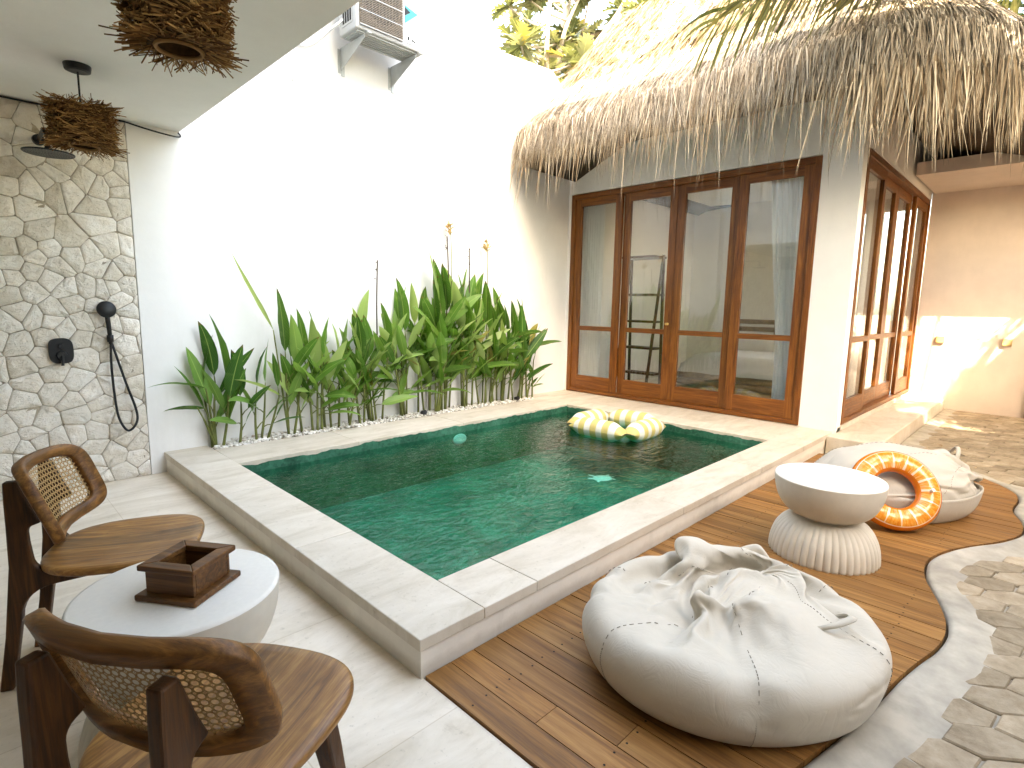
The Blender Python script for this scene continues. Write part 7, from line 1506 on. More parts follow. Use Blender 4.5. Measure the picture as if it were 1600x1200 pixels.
BAG_B = [
887,-2,-7,-13,-17,-23,-27,-32,-35,-40,-43,-47,-50,-53,-56,-58,-61,-62,-64,-65,-66,-66,-66,-66,-66,-64,-62,-60,-58,-56,-54,-50,-47,-43,-39,-36,-31,-28,-22,-18,-12,-7,-2,4,7,
12,17,21,26,31,36,40,44,46,50,53,56,58,61,62,65,65,67,66,66,66,64,64,63,62,60,57,53,49,46,42,39,35,32,26,22,17,13,7,16,1,0,0,-1,0,-1,0,-1,0,-2,0,-1,-1,-1,-2,-1,-1,-1,-1,-2,
-1,-2,-1,0,-1,-2,-1,-2,-1,0,-1,-1,-1,-1,0,-1,0,-1,0,-1,0,0,0,1,0,0,1,0,1,0,1,0,2,1,1,1,1,1,1,1,2,0,2,1,1,2,1,1,1,1,1,1,2,0,1,0,1,0,1,1,0,0,1,17,-1,0,1,-1,0,0,-1,-1,-1,0,-2,
-1,-1,-1,-1,-1,-1,-2,-1,0,-2,-1,-1,-2,-1,-1,-1,-1,-1,-1,-1,-1,0,-1,0,-1,0,-1,-1,0,-1,1,-1,0,1,1,0,1,0,1,0,1,0,1,1,1,2,1,2,0,1,2,1,2,0,2,1,1,1,1,1,1,1,1,0,1,1,0,1,0,1,0,1,17,
0,0,-1,0,0,-1,0,-1,-1,-1,-1,-1,-1,-1,-1,-1,-2,0,-2,-1,-1,-1,-1,-1,-2,0,-2,-1,-1,-1,-1,-1,-1,0,0,0,-2,0,-1,0,0,-1,1,1,0,0,0,1,0,1,0,1,1,1,1,1,1,1,1,2,1,1,1,1,2,0,2,1,1,1,1,
1,0,1,1,1,0,1,0,1,1,0,0,15,1,-1,0,1,-1,0,-1,0,-1,-1,-1,-1,-1,-2,0,-1,-1,-2,0,-2,-1,-1,-2,-1,0,-2,-1,0,-2,-1,-1,0,-1,0,-1,-1,1,-2,0,-1,0,0,0,0,1,1,1,-1,1,0,1,0,1,1,1,1,1,1,
1,2,1,1,1,1,1,2,0,2,1,1,1,1,1,0,1,0,1,1,0,1,0,1,0,16,-1,0,0,0,-1,0,0,-1,-1,-1,0,-1,-2,0,-2,-1,-1,0,-2,-1,-1,-1,-1,-1,-1,-1,-1,-2,0,-2,0,-1,0,-1,-1,1,-2,0,0,-1,0,0,1,0,0,0,
0,1,1,0,0,1,1,0,1,1,1,2,1,0,2,1,1,1,1,1,2,1,1,1,0,1,1,1,0,1,1,0,1,0,0,1,0,15,-1,1,0,-1,0,0,-1,-1,0,-1,-1,-1,-1,-1,-1,-1,-1,-1,-1,-1,-1,-1,-1,-1,-2,0,-1,-1,-2,0,-1,0,-1,0,0,
-2,0,0,-1,0,0,0,-1,1,1,0,1,0,-1,1,1,0,1,1,1,1,1,0,2,1,1,1,1,1,1,1,1,1,1,1,1,1,0,1,1,1,0,0,1,0,1,0,1,13,1,-1,0,0,0,-1,0,0,-1,0,-1,-1,-1,-1,-1,-1,-1,-1,-1,-1,-1,-1,-1,-1,0,-2,
-1,-1,-1,-1,-1,0,-1,0,-1,0,0,-1,0,0,-1,0,1,0,0,0,0,1,1,0,0,1,0,2,0,1,1,1,1,1,1,1,1,1,1,1,1,1,1,1,1,0,1,1,1,0,0,1,1,0,1,0,0,13,0,0,-1,0,0,0,-1,0,0,-1,-1,-1,0,-2,0,-1,-1,-1,
-1,-1,-1,-1,-1,-1,-1,-1,-1,-1,0,-1,-1,-1,0,-1,0,0,-1,0,-1,0,1,0,-1,1,0,1,0,0,0,0,1,1,1,-1,2,1,1,1,0,2,0,1,1,1,1,1,1,1,1,0,1,1,1,0,1,0,1,1,-1,1,0,1,0,12,0,0,0,-1,0,-1,1,-1,
-1,0,-1,0,-1,0,-2,-1,0,-2,0,-1,-1,-1,-1,0,-2,0,-1,-1,-1,-1,0,-1,0,-1,-1,0,-1,0,0,0,0,0,1,-1,1,0,0,0,1,0,1,0,0,2,0,1,0,2,1,0,1,1,1,1,1,1,1,0,1,1,1,0,1,1,0,1,0,0,2,0,0,0,0,11,
0,-1,0,0,0,0,-1,0,0,-1,0,-1,-1,-1,0,0,-2,0,-2,0,-1,-1,0,-2,0,-1,-1,-1,-1,0,-1,0,-1,0,0,-2,1,-1,0,0,0,0,0,1,0,0,0,0,0,1,0,1,1,0,1,1,1,0,1,1,1,0,1,1,1,0,1,1,1,0,1,1,0,1,1,0,
1,0,0,1,0,0,-1,10,-1,1,-1,0,-1,1,-1,0,0,0,-1,0,-1,0,-1,-2,0,-1,0,-1,-1,-1,-1,0,-1,-1,-1,0,-1,-1,0,-1,0,-1,-1,1,-1,0,0,0,0,1,-1,0,0,0,1,0,0,0,1,0,1,1,1,0,1,0,1,1,0,1,1,0,1,
2,0,1,0,1,0,1,1,1,0,1,0,1,0,-1,1,-1,1,8,1,-1,0,0,0,-1,1,-1,0,0,0,-1,0,-1,-1,0,-1,-1,-1,-1,0,0,-1,-1,0,-1,-1,-1,0,-1,0,-1,0,-1,0,-1,0,0,0,0,0,0,1,0,0,0,-1,1,0,1,0,1,0,1,0,1,
0,1,1,0,1,1,0,1,1,0,1,0,1,1,0,1,0,0,1,1,0,0,0,1,0,0,0,8,-1,0,0,0,0,-1,0,1,-1,0,0,-1,0,-1,0,-1,-1,0,-1,0,-1,-1,0,-1,-1,0,0,-1,-1,0,-1,0,-1,0,-1,0,-1,0,1,0,0,0,0,0,0,0,1,-1,
1,0,0,1,1,0,1,0,1,1,-1,1,1,0,1,1,0,1,0,1,0,0,2,0,1,1,0,0,1,0,0,0,-1,1,-1,6,0,0,0,-1,0,1,-1,0,1,-1,0,0,-1,0,-1,0,0,-1,0,-2,0,0,-1,0,-1,-1,0,-1,0,0,-1,0,-1,0,-1,-1,1,0,0,0,1,
-1,1,-1,0,0,0,1,-1,1,1,0,0,1,1,0,0,0,1,0,1,1,0,0,1,0,1,0,1,1,-1,1,1,0,1,0,0,1,0,0,0,-1,1,5,0,0,0,0,0,-1,1,-1,0,0,0,-1,0,0,0,-1,-1,0,-1,1,-1,-1,0,0,0,-1,-1,0,0,-1,0,-1,0,-1,
1,-1,0,0,0,0,0,1,-1,1,0,0,-1,0,1,0,0,1,1,0,0,0,1,0,1,0,0,0,1,1,0,1,0,1,-1,0,2,0,0,1,0,0,1,-1,0,0,0,1,-1,4,0,0,0,0,0,0,-1,1,-1,1,-1,1,-1,0,-1,0,0,-1,0,-1,0,0,-1,0,-1,0,0,0,
-1,0,0,0,-1,0,-1,1,-1,0,0,1,-1,0,0,0,0,0,1,0,0,0,1,-1,1,0,0,1,0,1,-1,1,0,1,0,0,1,0,0,0,1,1,-1,1,1,-1,1,1,-1,1,0,-1,0,0,0,3,0,0,0,0,-1,0,1,-1,1,-1,0,0,0,0,0,-1,0,0,0,-1,0,0,
0,-1,0,0,-1,0,0,0,-1,0,0,0,-1,0,0,0,0,0,1,0,0,0,-1,0,0,0,1,0,0,1,0,1,0,0,0,0,0,0,0,0,1,1,0,0,0,0,0,0,1,0,0,1,0,0,0,0,0,1,-1,-1,1,2,0,0,-1,0,1,0,-1,0,0,0,1,-1,1,-1,0,0,0,-1,
0,1,-1,-1,0,0,0,0,0,0,-1,0,0,0,0,-1,0,0,0,0,1,0,0,0,0,-1,1,0,0,0,0,0,0,0,0,0,1,0,0,0,1,0,0,0,0,0,0,0,1,0,0,0,0,1,0,0,0,0,1,-1,0,0,0,0,-1,3,1,-2,6,2,-8,-1,0,1,0,0,0,1,-1,1,
-1,1,-1,1,-1,0,0,0,0,0,0,0,0,-1,2,0,2,2,0,1,1,-3,0,1,0,2,-1,-1,-4,1,-1,-4,1,0,0,1,0,0,1,-1,-1,0,1,-1,0,1,-1,1,0,1,0,1,0,0,0,0,-1,2,2,0,-1,1,0,1,0,0,2,-2,-2,-21,7,14,-1,7,2,
1,4,0,-3,-1,0,0,-1,-2,1,-1,-1,-1,0,0,1,1,0,1,0,0,1,1,-1,4,-3,5,-3,2,2,-4,6,-4,-1,3,2,-5,3,-5,-1,0,0,3,-3,-2,-1,0,-5,8,-1,-1,0,1,-2,-1,1,-1,-1,-3,1,0,-1,2,0,1,2,0,1,-1,-2,-2,
-13,-7,0,-3,0,1,-3,-6,-7,-9,-1,9,21,-1,-5,-10,8,-4,-3,2,5,0,1,1,3,1,1,1,1,2,2,-1,0,3,2,-1,-1,3,-3,3,-3,2,2,-4,5,-1,-2,3,2,-5,2,6,-10,4,6,-2,1,-1,-3,-7,-1,-8,9,2,0,-2,-1,-2,
0,-3,1,-1,-3,-1,1,-4,-1,-2,-1,0,3,-10,2,-8,0,0,6,-2,7,-10,18,2,4,-8,6,-12,-14,6,1,2,5,-1,3,3,3,1,2,2,4,-1,5,-2,0,2,1,2,0,3,-1,-2,2,-1,-1,1,0,1,0,-1,4,-1,-3,3,3,-2,-3,7,-4,
2,-3,3,0,-2,-2,5,-2,-8,-9,6,3,2,-2,-5,0,3,-4,3,0,-1,-1,2,-1,-2,-5,3,-10,-5,3,-10,15,3,1,4,-5,7,-13,-5,-4,8,-15,2,-3,-11,29,6,-10,-3,4,-7,2,9,8,0,0,10,-6,3,5,-2,0,-1,8,-4,-1,
1,2,-1,0,1,-1,1,1,0,3,1,-3,-1,4,-1,-3,3,9,-17,-2,1,15,-1,-1,-7,-1,7,-8,-12,-3,2,6,-2,-2,-1,1,-2,2,0,1,-2,0,0,4,-7,6,-27,1,29,-6,-1,-10,-5,-8,8,-2,-41,2,14,-12,24,6,6,-11,-6,
5,0,3,23,-13,15,-8,12,3,-6,7,3,-3,1,2,8,-5,0,0,1,5,-2,0,0,2,0,1,1,1,5,-2,-5,4,4,-6,1,7,5,-18,-4,-3,8,-6,13,4,-6,0,0,-10,-3,-2,4,-4,-2,0,-4,-9,-3,-4,-2,-3,0,0,-1,-31,38,-4,
-16,-10,-7,-2,2,3,6,-14,25,-8,-49,52,-14,-17,15,-25,27,-18,11,30,-28,29,-25,22,-11,5,3,-3,2,1,6,4,-5,2,1,2,2,2,-2,3,-2,2,1,1,1,0,4,2,-7,1,5,-2,-4,-2,12,-1,-2,-18,5,6,-15,5,
-3,13,2,1,-10,-6,1,2,-6,-2,-6,6,0,0,-1,-1,-5,-24,4,9,-26,-6,2,12,12,-1,-1,-5,-20,12,-1,-29,56,-5,-44,26,-17,24,-26,19,39,-43,32,-26,28,-22,14,-7,-1,10,-2,9,-1,-3,3,1,2,2,1,
0,2,3,-4,5,-1,-1,5,-3,-1,11,-6,-6,3,4,-7,3,-3,16,-14,8,-19,8,4,-13,4,-10,-1,7,6,0,-7,-3,2,-12,5,-3,-1,-1,-11,3,-28,24,-13,-29,27,5,5,-12,1,-2,-10,-2,6,37,-30,57,6,-53,23,-17,
17,-18,11,46,-34,15,-20,28,-24,17,-11,3,9,-5,15,-5,1,2,2,2,3,2,2,0,1,3,-1,3,-1,-2,7,-5,1,1,9,-12,1,5,-2,-2,1,-1,7,-5,4,-14,3,5,-1,0,-7,-8,0,2,2,-3,-3,8,-9,-2,-5,-18,10,-39,
33,-14,-32,51,-17,6,-11,5,-19,-1,6,20,23,-3,37,-4,-47,3,-9,12,-7,12,42,-30,2,-2,14,-22,22,-12,6,8,-4,16,-10,4,2,4,2,3,2,1,6,-3,3,3,1,0,0,1,4,-4,2,0,1,2,-3,2,-1,1,-1,-1,4,-4,
-3,2,-7,-1,-1,-2,5,-3,-11,-5,-2,-2,-2,-2,3,-7,-12,13,-39,33,-28,-3,42,-37,17,-26,0,-1,9,16,21,6,-35,-5,27,-37,-6,18,8,-18,15,28,-15,-8,-5,5,-13,25,-15,7,10,-5,16,-12,5,3,4,
2,3,3,2,4,1,3,2,2,2,3,1,1,-1,1,0,1,0,0,1,-1,0,-1,0,0,-2,-1,-2,-1,-1,-4,-2,0,-3,-5,5,-3,-4,-3,-3,-4,-2,-11,9,-40,24,-7,11,11,-51,20,-8,15,9,3,14,-3,-7,-28,33,-1,-18,-8,1,-1,
20,37,6,-3,-14,-18,3,-1,22,-18,9,9,-8,16,-10,5,3,3,3,4,3,3,2,4,3,2,3,2,3,2,2,1,1,0,0,1,0,1,-1,0,0,-1,-1,-1,0,-2,-1,-3,-2,-3,-3,-4,-4,5,-3,-2,-2,-5,-2,-3,-2,9,-8,-8,0,-3,7,
-34,44,-16,7,2,-4,-15,-11,-10,1,27,4,-7,-31,17,28,21,2,-2,0,-15,-23,16,10,5,-13,5,-1,-6,19,-9,6,3,3,2,4,4,3,3,4,2,3,3,3,3,2,3,2,2,1,-1,1,-1,1,0,0,0,0,0,-1,-1,-2,-1,-1,-2,-2,
-1,-1,-3,-2,-4,-2,-3,-3,-1,-6,-3,-5,-2,-20,33,-3,-2,-22,16,-9,2,-3,-12,-11,13,4,10,1,-3,-5,-53,19,11,4,-2,2,-8,-15,-6,16,-5,-9,-5,0,2,5,22,-12,8,3,3,3,7,1,3,4,3,3,3,3,4,2,
3,3,2,3,1,1,1,0,0,0,0,1,-1,0,0,0,-1,0,-1,-2,-2,-2,-2,-4,-3,-2,-3,-3,-3,-2,-3,-4,-3,-1,-14,15,0,-2,-9,7,0,-7,9,-14,2,4,1,-2,-2,-2,-8,-49,25,32,0,-4,-8,-12,-9,-2,-3,-4,5,4,2,
5,9,19,-17,7,2,6,7,4,-2,5,3,4,4,3,3,3,3,4,2,3,2,2,2,2,1,0,1,0,0,0,0,1,-1,0,0,-1,-1,-2,-2,-3,-3,-2,-3,-4,-3,-4,-3,-4,-3,0,-4,-4,7,-1,-3,0,2,-3,-1,-3,-3,0,-2,-2,-2,-1,-9,-12,
-31,35,18,-8,-3,-1,0,-4,-2,-3,19,-4,4,12,17,6,2,-17,8,6,3,3,0,2,6,3,3,3,3,5,4,3,3,2,4,2,2,2,2,2,3,1,0,1,0,0,0,-1,0,0,-1,-2,-2,-1,-2,-2,-3,-3,-3,-3,-2,-3,-5,-5,-6,-6,-3,-3,
-2,-1,-1,-2,1,2,-3,0,-1,1,2,-4,-7,-25,-15,-7,36,-6,-10,-27,1,5,-3,13,7,5,-17,32,6,2,-4,1,1,7,2,0,2,0,3,9,2,4,3,4,4,3,4,4,4,3,2,2,2,2,3,2,1,2,2,0,0,0,0,-1,1,-2,0,-1,-2,-3,-1,
-3,-2,-3,-2,-3,-4,-3,-3,-4,-3,-6,-6,-7,-5,-5,-3,-2,-6,0,2,3,1,-5,-14,4,0,10,4,-3,-47,2,-4,-22,0,1,-2,6,4,7,8,-15,3,3,5,9,4,5,2,3,3,6,15,-2,5,4,5,3,3,4,3,5,4,4,3,2,2,2,2,2,
3,2,0,1,0,0,0,0,-1,0,-2,-1,-1,-2,-3,-2,-2,-2,-4,-3,-3,-4,-3,-2,-3,-1,-4,-3,-6,-6,-9,-9,-1,-4,-2,-6,-16,-1,5,-3,-13,3,7,-6,17,-29,0,-23,0,2,13,-9,0,4,3,11,2,3,-1,-2,6,8,17,
5,6,3,-6,5,4,4,4,4,3,4,4,4,2,4,3,3,3,2,3,2,2,2,2,0,1,0,0,-1,-1,-1,-1,-2,-1,-1,-2,-2,-4,-3,-3,-4,-6,-6,-5,-4,-2,-2,-2,-3,-2,-2,1,0,-4,-7,-26,-9,10,-3,-5,-6,7,-7,-12,-2,-7,12,
-9,-21,0,2,1,1,1,6,0,-1,4,2,17,16,4,2,-9,4,3,3,5,5,6,5,4,4,6,3,5,2,5,2,2,3,3,2,3,4,2,1,2,2,0,0,0,-1,-1,-1,-2,-1,-2,-2,-1,-3,-3,-4,-5,-4,-3,-3,-5,-5,-8,-6,-6,-5,-5,-3,-5,-3,
0,-3,16,-8,-24,-7,2,-2,-4,-2,-6,-5,-2,0,-1,-20,0,2,0,2,1,11,6,-8,0,3,8,6,4,2,14,8,7,6,4,5,3,2,3,3,3,3,2,4,3,3,3,3,4,2,1,3,2,3,2,1,1,0,0,0,-2,-2,-1,-2,-2,-3,-3,-2,-2,-3,-2,
-3,-4,-3,-2,-3,-1,-4,-3,-3,-5,-6,-5,-11,-17,0,-4,9,11,-25,-13,-6,3,-5,-6,12,-14,5,1,-13,-4,9,-3,-1,-1,-5,19,4,-6,4,-8,7,3,1,0,5,5,5,6,5,7,6,7,7,8,6,5,5,5,5,4,2,2,4,3,2,2,1,
2,1,2,0,0,-1,-2,-2,-2,-3,-1,-1,-1,-3,-2,-1,-3,-3,-3,-4,-4,-5,-5,-4,-6,-7,-10,-12,-4,2,4,-15,-4,-2,3,16,-22,-5,-23,1,8,-4,2,-7,3,-10,0,-3,4,6,-7,1,6,7,1,5,6,-5,10,10,2,1,3,
3,4,7,12,5,3,2,1,4,5,4,4,4,4,4,2,3,4,2,3,0,1,0,1,2,-4,3,0,-5,1,-2,-1,-1,-4,-4,-4,-5,-5,-7,-7,-11,-10,-9,-7,-8,-7,-7,3,2,-2,-1,-3,8,-2,-6,-2,-5,14,-19,-15,-5,6,-6,11,-8,0,-8,
-5,2,2,3,7,-15,2,14,8,4,5,0,2,5,6,6,8,11,6,0,-3,5,7,6,0,6,4,3,4,3,3,3,3,2,1,1,10,-6,13,-9,11,-5,-4,6,-7,-12,14,-22,8,-11,13,-7,-3,-3,-5,-5,-7,0,-1,-1,-4,-1,1,-8,-3,0,-5,-4,
-4,-11,-13,-20,-28,2,-5,8,24,-12,-9,-3,3,-1,3,-11,0,-2,7,-3,9,-3,-14,9,10,-12,11,3,-5,-7,-1,2,0,-4,-2,4,-1,8,9,34,14,-4,24,8,-5,9,8,3,-2,5,0,1,0,2,-14,12,-11,8,-4,-18,7,9,
-21,14,-15,8,-15,3,-5,-4,3,-2,2,7,-6,4,7,0,-5,2,-12,-5,-12,-17,-21,-24,-12,-3,6,-1,6,7,-6,8,-4,7,1,3,-11,-16,11,-11,5,1,-4,7,-16,-1,-1,-1,-14,14,1,-3,-2,7,4,4,-1,1,7,5,20,
-24,-11,-3,-6,22,-5,2,25,3,22,-20,26,-16,15,-3,-14,10,-1,26,-9,-2,7,3,7,17,-8,-10,11,4,-18,-12,3,14,-25,2,-12,-25,14,-10,-12,-27,-4,-17,12,-7,-11,9,11,9,6,-11,-5,-3,17,-3,
-6,5,13,5,3,-3,-1,-3,-11,1,6,-4,4,-17,10,4,3,-8,16,3,1,-2,20,-2,25,0,5,12,-9,16,18,-8,-8,-5,23,-8,2,8,19,-5,0,34,-22,-5,14,-10,23,-13,19,-24,4,-11,12,-14,15,-42,-20,5,11,-4,
-2,-1,13,-24,-15,-8,-19,20,-2,4,7,-10,-4,2,16,-14,-1,-6,5,-8,-2,-15,-12,5,-3,-12,4,8,5,0,51,51,50,49,48,47,44,43,41,38,37,33,30,27,24,21,17,13,10,6,2,-2,-5,-9,-14,-17,-21,
-25,-27,-30,-33,-36,-38,-41,-43,-45,-47,-48,-49,-50,-51,-51,-51,-51,-50,-49,-48,-47,-46,-42,-41,-39,-36,-33,-31,-28,-24,-22,-17,-13,-9,-5,0,3,7,10,13,16,18,23,26,31,34,37,
39,42,43,45,46,48,49,50,51,0,1,1,1,1,1,0,2,1,0,1,0,1,1,0,1,0,0,1,0,0,0,0,-1,0,0,0,-1,0,0,-1,-1,0,-2,0,-1,-1,0,-1,-1,-1,-1,-1,-1,0,-1,-2,-1,-1,0,-2,0,0,-1,-1,-1,0,-1,0,0,-1,
0,1,-1,1,0,0,0,0,1,-1,1,1,1,1,1,0,0,1,2,1,1,1,0,0,1,1,1,1,1,1,1,0,1,1,1,0,0,1,0,0,1,0,0,0,0,0,1,-1,0,-1,0,0,-1,0,0,-2,0,-2,0,-1,-1,0,-1,-1,-1,-1,-1,-1,-1,0,-1,-1,-1,-1,-1,
-1,-1,0,0,-1,0,0,-1,0,0,-1,1,-1,1,0,0,0,0,1,1,0,1,0,1,1,1,1,0,1,1,1,1,0,1,1,1,1,0,2,0,1,1,1,0,1,0,1,0,1,0,0,0,0,0,0,0,0,0,-1,0,0,-1,0,-1,0,-1,-1,-1,-1,0,-2,-1,0,-1,-1,-1,-1,
-1,-1,-1,0,-1,-1,-1,-1,0,-1,-1,0,-1,0,0,0,0,1,-1,0,0,0,0,0,1,1,0,0,1,1,1,0,1,1,1,0,1,1,1,0,1,0,1,1,2,0,1,2,0,0,1,0,1,0,1,0,0,0,1,0,0,0,-1,0,0,0,0,-1,0,-1,-1,0,-1,0,-2,0,-1,
0,-1,-2,0,-1,-1,-1,-1,0,-1,-1,-1,0,-1,-1,-1,-1,0,-1,0,0,0,0,0,-1,1,0,-1,0,0,1,0,0,1,1,0,1,0,2,1,0,1,1,0,1,1,0,1,1,1,1,0,1,2,-1,2,1,0,0,1,0,0,0,1,0,0,1,0,0,0,-1,-1,1,-1,0,0,
-1,0,-2,0,-1,0,-1,-1,-1,0,-1,-1,-1,-1,-1,0,-2,0,-1,0,-2,-1,0,-1,0,-1,0,0,-1,0,0,0,0,0,0,0,0,0,0,0,1,1,0,1,1,0,0,1,1,0,2,1,0,1,0,1,1,0,1,2,0,0,2,0,0,1,1,0,1,0,0,0,1,0,0,0,0,
-1,1,0,-1,0,0,-1,0,-1,0,-1,-1,-1,0,-1,-1,-1,0,-1,-1,0,-1,-1,-1,-1,-1,-1,0,0,-2,0,-1,0,0,-1,0,0,0,0,0,-1,0,0,0,1,0,0,1,0,1,0,0,2,0,1,0,2,-1,1,2,1,0,0,1,2,0,0,2,1,0,1,1,0,1,
0,0,0,1,0,0,0,0,1,-1,1,-1,-1,0,0,0,0,0,-1,-1,-1,0,-1,-1,-1,0,-1,-1,-1,0,-1,-1,-1,0,-1,0,-1,-1,-1,0,-1,0,-1,-1,0,0,0,0,0,0,0,0,-1,1,-1,1,1,0,0,1,0,1,0,2,0,1,0,1,1,0,1,0,1,1,
0,1,1,0,1,1,0,1,1,0,0,0,1,0,1,0,0,0,0,0,-1,0,1,-1,0,0,0,-1,0,-1,-1,-1,0,-1,0,-1,0,-1,-1,-1,-1,0,-1,0,-1,-1,-1,0,-1,-1,0,-1,0,0,0,-1,0,0,0,-1,0,0,1,-1,1,-1,1,0,1,0,1,1,0,0,
1,1,0,1,1,1,0,0,1,0,1,1,0,1,0,1,1,1,0,0,1,1,0,0,0,0,0,1,-1,1,-1,0,-1,1,0,-1,0,-1,0,-1,0,-1,0,-1,-1,0,-1,-1,0,-1,-1,0,-1,-1,0,-1,0,-2,0,0,-1,0,0,-1,0,0,-1,0,0,1,-1,0,-1,1,0,
1,0,0,0,1,1,-1,2,0,0,1,1,1,0,0,1,0,0,1,1,0,1,1,0,1,1,0,0,1,1,-1,1,0,0,0,1,-1,1,-1,1,-1,0,0,0,0,-1,0,-1,0,0,-1,-1,0,0,-2,0,-1,-1,0,0,-2,1,-1,-1,-1,-1,1,-2,0,0,-1,0,0,-1,1,0,
-1,0,-1,1,-1,1,-1,0,1,0,1,1,0,-1,2,-1,1,1,0,1,0,1,1,1,0,1,0,0,1,1,0,1,0,1,0,1,1,-1,1,0,1,-1,1,0,0,-1,1,-1,0,1,-1,0,0,0,0,-1,0,-1,0,-1,0,-1,0,-2,1,-1,-1,-1,0,-1,-1,0,0,-1,-1,
1,-1,-1,0,0,0,0,-1,0,0,-1,0,0,0,0,0,1,0,0,1,-1,1,1,-1,1,1,0,0,1,1,0,1,0,0,0,1,1,0,0,1,0,1,0,1,0,0,2,0,0,0,0,0,0,0,0,0,0,0,-1,1,-1,0,0,-1,0,0,-1,0,0,-1,-1,0,0,-1,-1,0,0,-1,
-1,0,-1,0,0,-1,-1,0,0,0,-1,0,0,0,-1,1,-1,0,-1,1,-1,1,0,0,1,0,1,-1,1,0,1,-1,1,1,0,1,1,0,1,0,1,0,0,1,0,0,1,0,1,0,1,1,-1,1,0,0,1,-1,0,0,0,0,0,0,0,-1,1,0,-1,0,0,-1,0,0,-1,0,0,
-1,-1,-1,1,-1,-1,0,0,0,-1,-1,0,0,-1,0,0,-1,1,-1,0,-1,1,-1,0,0,0,-1,1,0,0,0,1,0,0,0,0,1,0,1,0,0,1,0,0,1,0,0,0,1,0,0,1,0,1,0,0,1,0,0,1,0,0,0,0,1,-1,0,0,0,0,0,0,0,0,0,0,0,-1,
0,0,-1,0,0,-1,0,0,-1,-1,0,0,0,-1,-1,0,-1,0,-1,1,-1,0,1,-1,0,-1,1,-1,-1,1,-1,0,0,0,0,1,1,-1,0,1,0,0,0,0,0,1,1,0,0,1,0,1,0,0,1,0,0,0,1,0,0,1,0,1,0,0,0,1,0,-1,0,0,0,0,0,0,0,0,
0,0,0,0,-1,1,-1,0,0,0,-1,0,-1,0,0,0,-1,0,-1,0,0,-1,0,-1,1,-1,0,0,0,-1,1,0,-1,0,0,-1,0,0,0,0,1,0,0,1,0,-1,1,-1,1,0,1,0,0,0,1,0,1,0,0,1,-1,1,0,1,-1,0,1,0,0,0,1,0,1,-1,0,1,-1,
1,-1,1,-1,0,0,1,0,-1,0,0,0,-1,1,-1,0,0,0,0,-1,0,0,-1,0,-1,0,0,-1,1,0,-1,0,0,0,0,-1,1,-1,0,0,0,-1,0,0,-1,1,0,0,0,0,1,0,0,0,0,0,0,1,0,0,1,0,0,0,0,0,0,0,0,1,-1,1,0,0,0,1,0,0,
1,-1,1,0,0,0,-1,1,-1,1,0,0,-1,1,0,-1,0,0,0,0,0,0,0,-1,0,0,-1,0,0,0,0,0,-1,1,-1,-1,1,-1,0,0,0,0,0,0,0,0,-1,1,-1,0,0,-1,1,0,1,0,-1,1,0,0,0,0,1,-1,0,1,0,0,1,0,0,0,0,1,-1,0,1,
0,0,0,0,0,1,-1,0,1,0,0,0,0,0,0,0,-1,1,0,0,0,0,0,0,0,0,-1,1,-1,0,0,0,0,0,-1,0,0,0,0,0,-1,0,1,-1,0,0,0,0,0,0,0,0,0,0,-1,0,-1,1,0,0,0,0,1,0,0,0,-1,1,-1,0,1,0,0,0,1,0,0,0,1,0,
0,2,1,-4,0,0,0,0,0,0,1,0,1,-2,1,0,3,1,-1,-2,0,-2,1,0,-1,1,1,-3,-1,-2,-2,1,0,0,2,0,0,0,1,0,1,0,0,1,-2,1,-1,1,0,0,0,1,-2,0,0,-1,-2,1,2,-4,1,-3,0,1,1,0,2,1,-1,4,-4,-2,2,1,-1,
1,0,1,0,0,1,1,0,0,0,0,2,2,0,3,1,-2,-1,1,1,-1,-1,3,-2,-3,-4,-9,1,0,4,0,-1,1,1,-4,1,2,-5,5,-4,3,-1,-2,5,-3,2,1,0,1,1,1,0,0,2,0,3,-2,-1,-1,0,-5,15,-3,0,4,4,-7,-3,12,-4,7,-6,-1,
-1,-3,-7,-2,1,-5,1,0,1,2,2,7,3,-1,-2,-2,-2,-3,3,-2,-2,-4,-1,7,0,-4,-10,5,-6,-6,1,4,-4,-4,1,3,-3,-1,1,0,4,-4,2,11,-7,-2,6,2,-3,6,-3,4,-1,-1,3,-2,2,1,0,0,1,1,1,1,1,7,-1,2,1,
-1,-6,-2,-15,27,7,0,-3,-1,6,0,-5,5,-11,7,4,-4,6,1,-2,1,-5,-8,7,-4,1,-1,-1,-7,1,-3,1,-2,3,1,-1,1,-2,-15,-3,-2,-1,1,-5,3,2,-6,1,4,-5,8,-4,9,-11,0,3,-1,16,-10,-2,2,5,-2,-1,5,
-1,2,-1,-1,2,0,0,2,0,0,1,0,3,1,1,-2,5,-1,-1,-2,7,2,-9,-25,17,17,8,1,-22,2,19,-29,8,-3,5,7,-8,2,6,7,-5,11,2,-16,7,-10,-2,0,-1,2,-1,3,5,-1,1,-5,-1,1,-14,1,6,-6,-12,3,-8,-2,3,
8,-1,-5,8,-11,8,21,-28,22,-4,-11,2,2,6,-5,2,4,0,2,0,0,1,1,-1,3,0,1,1,-1,4,-3,-2,-1,0,18,0,-2,-9,-2,17,-9,-32,-8,4,18,44,-7,-11,6,-9,-7,-8,-1,8,1,-2,-5,15,-4,9,3,-32,4,0,6,
3,3,-1,1,3,-5,-8,-4,-11,-3,4,-2,-6,-5,2,-2,18,-21,22,-23,23,-12,-4,25,11,-36,26,3,-28,8,0,5,1,-5,7,1,2,0,1,1,0,2,-1,3,1,2,-1,2,1,3,0,-6,-2,-1,9,-2,17,5,-13,2,18,-24,23,8,-22,
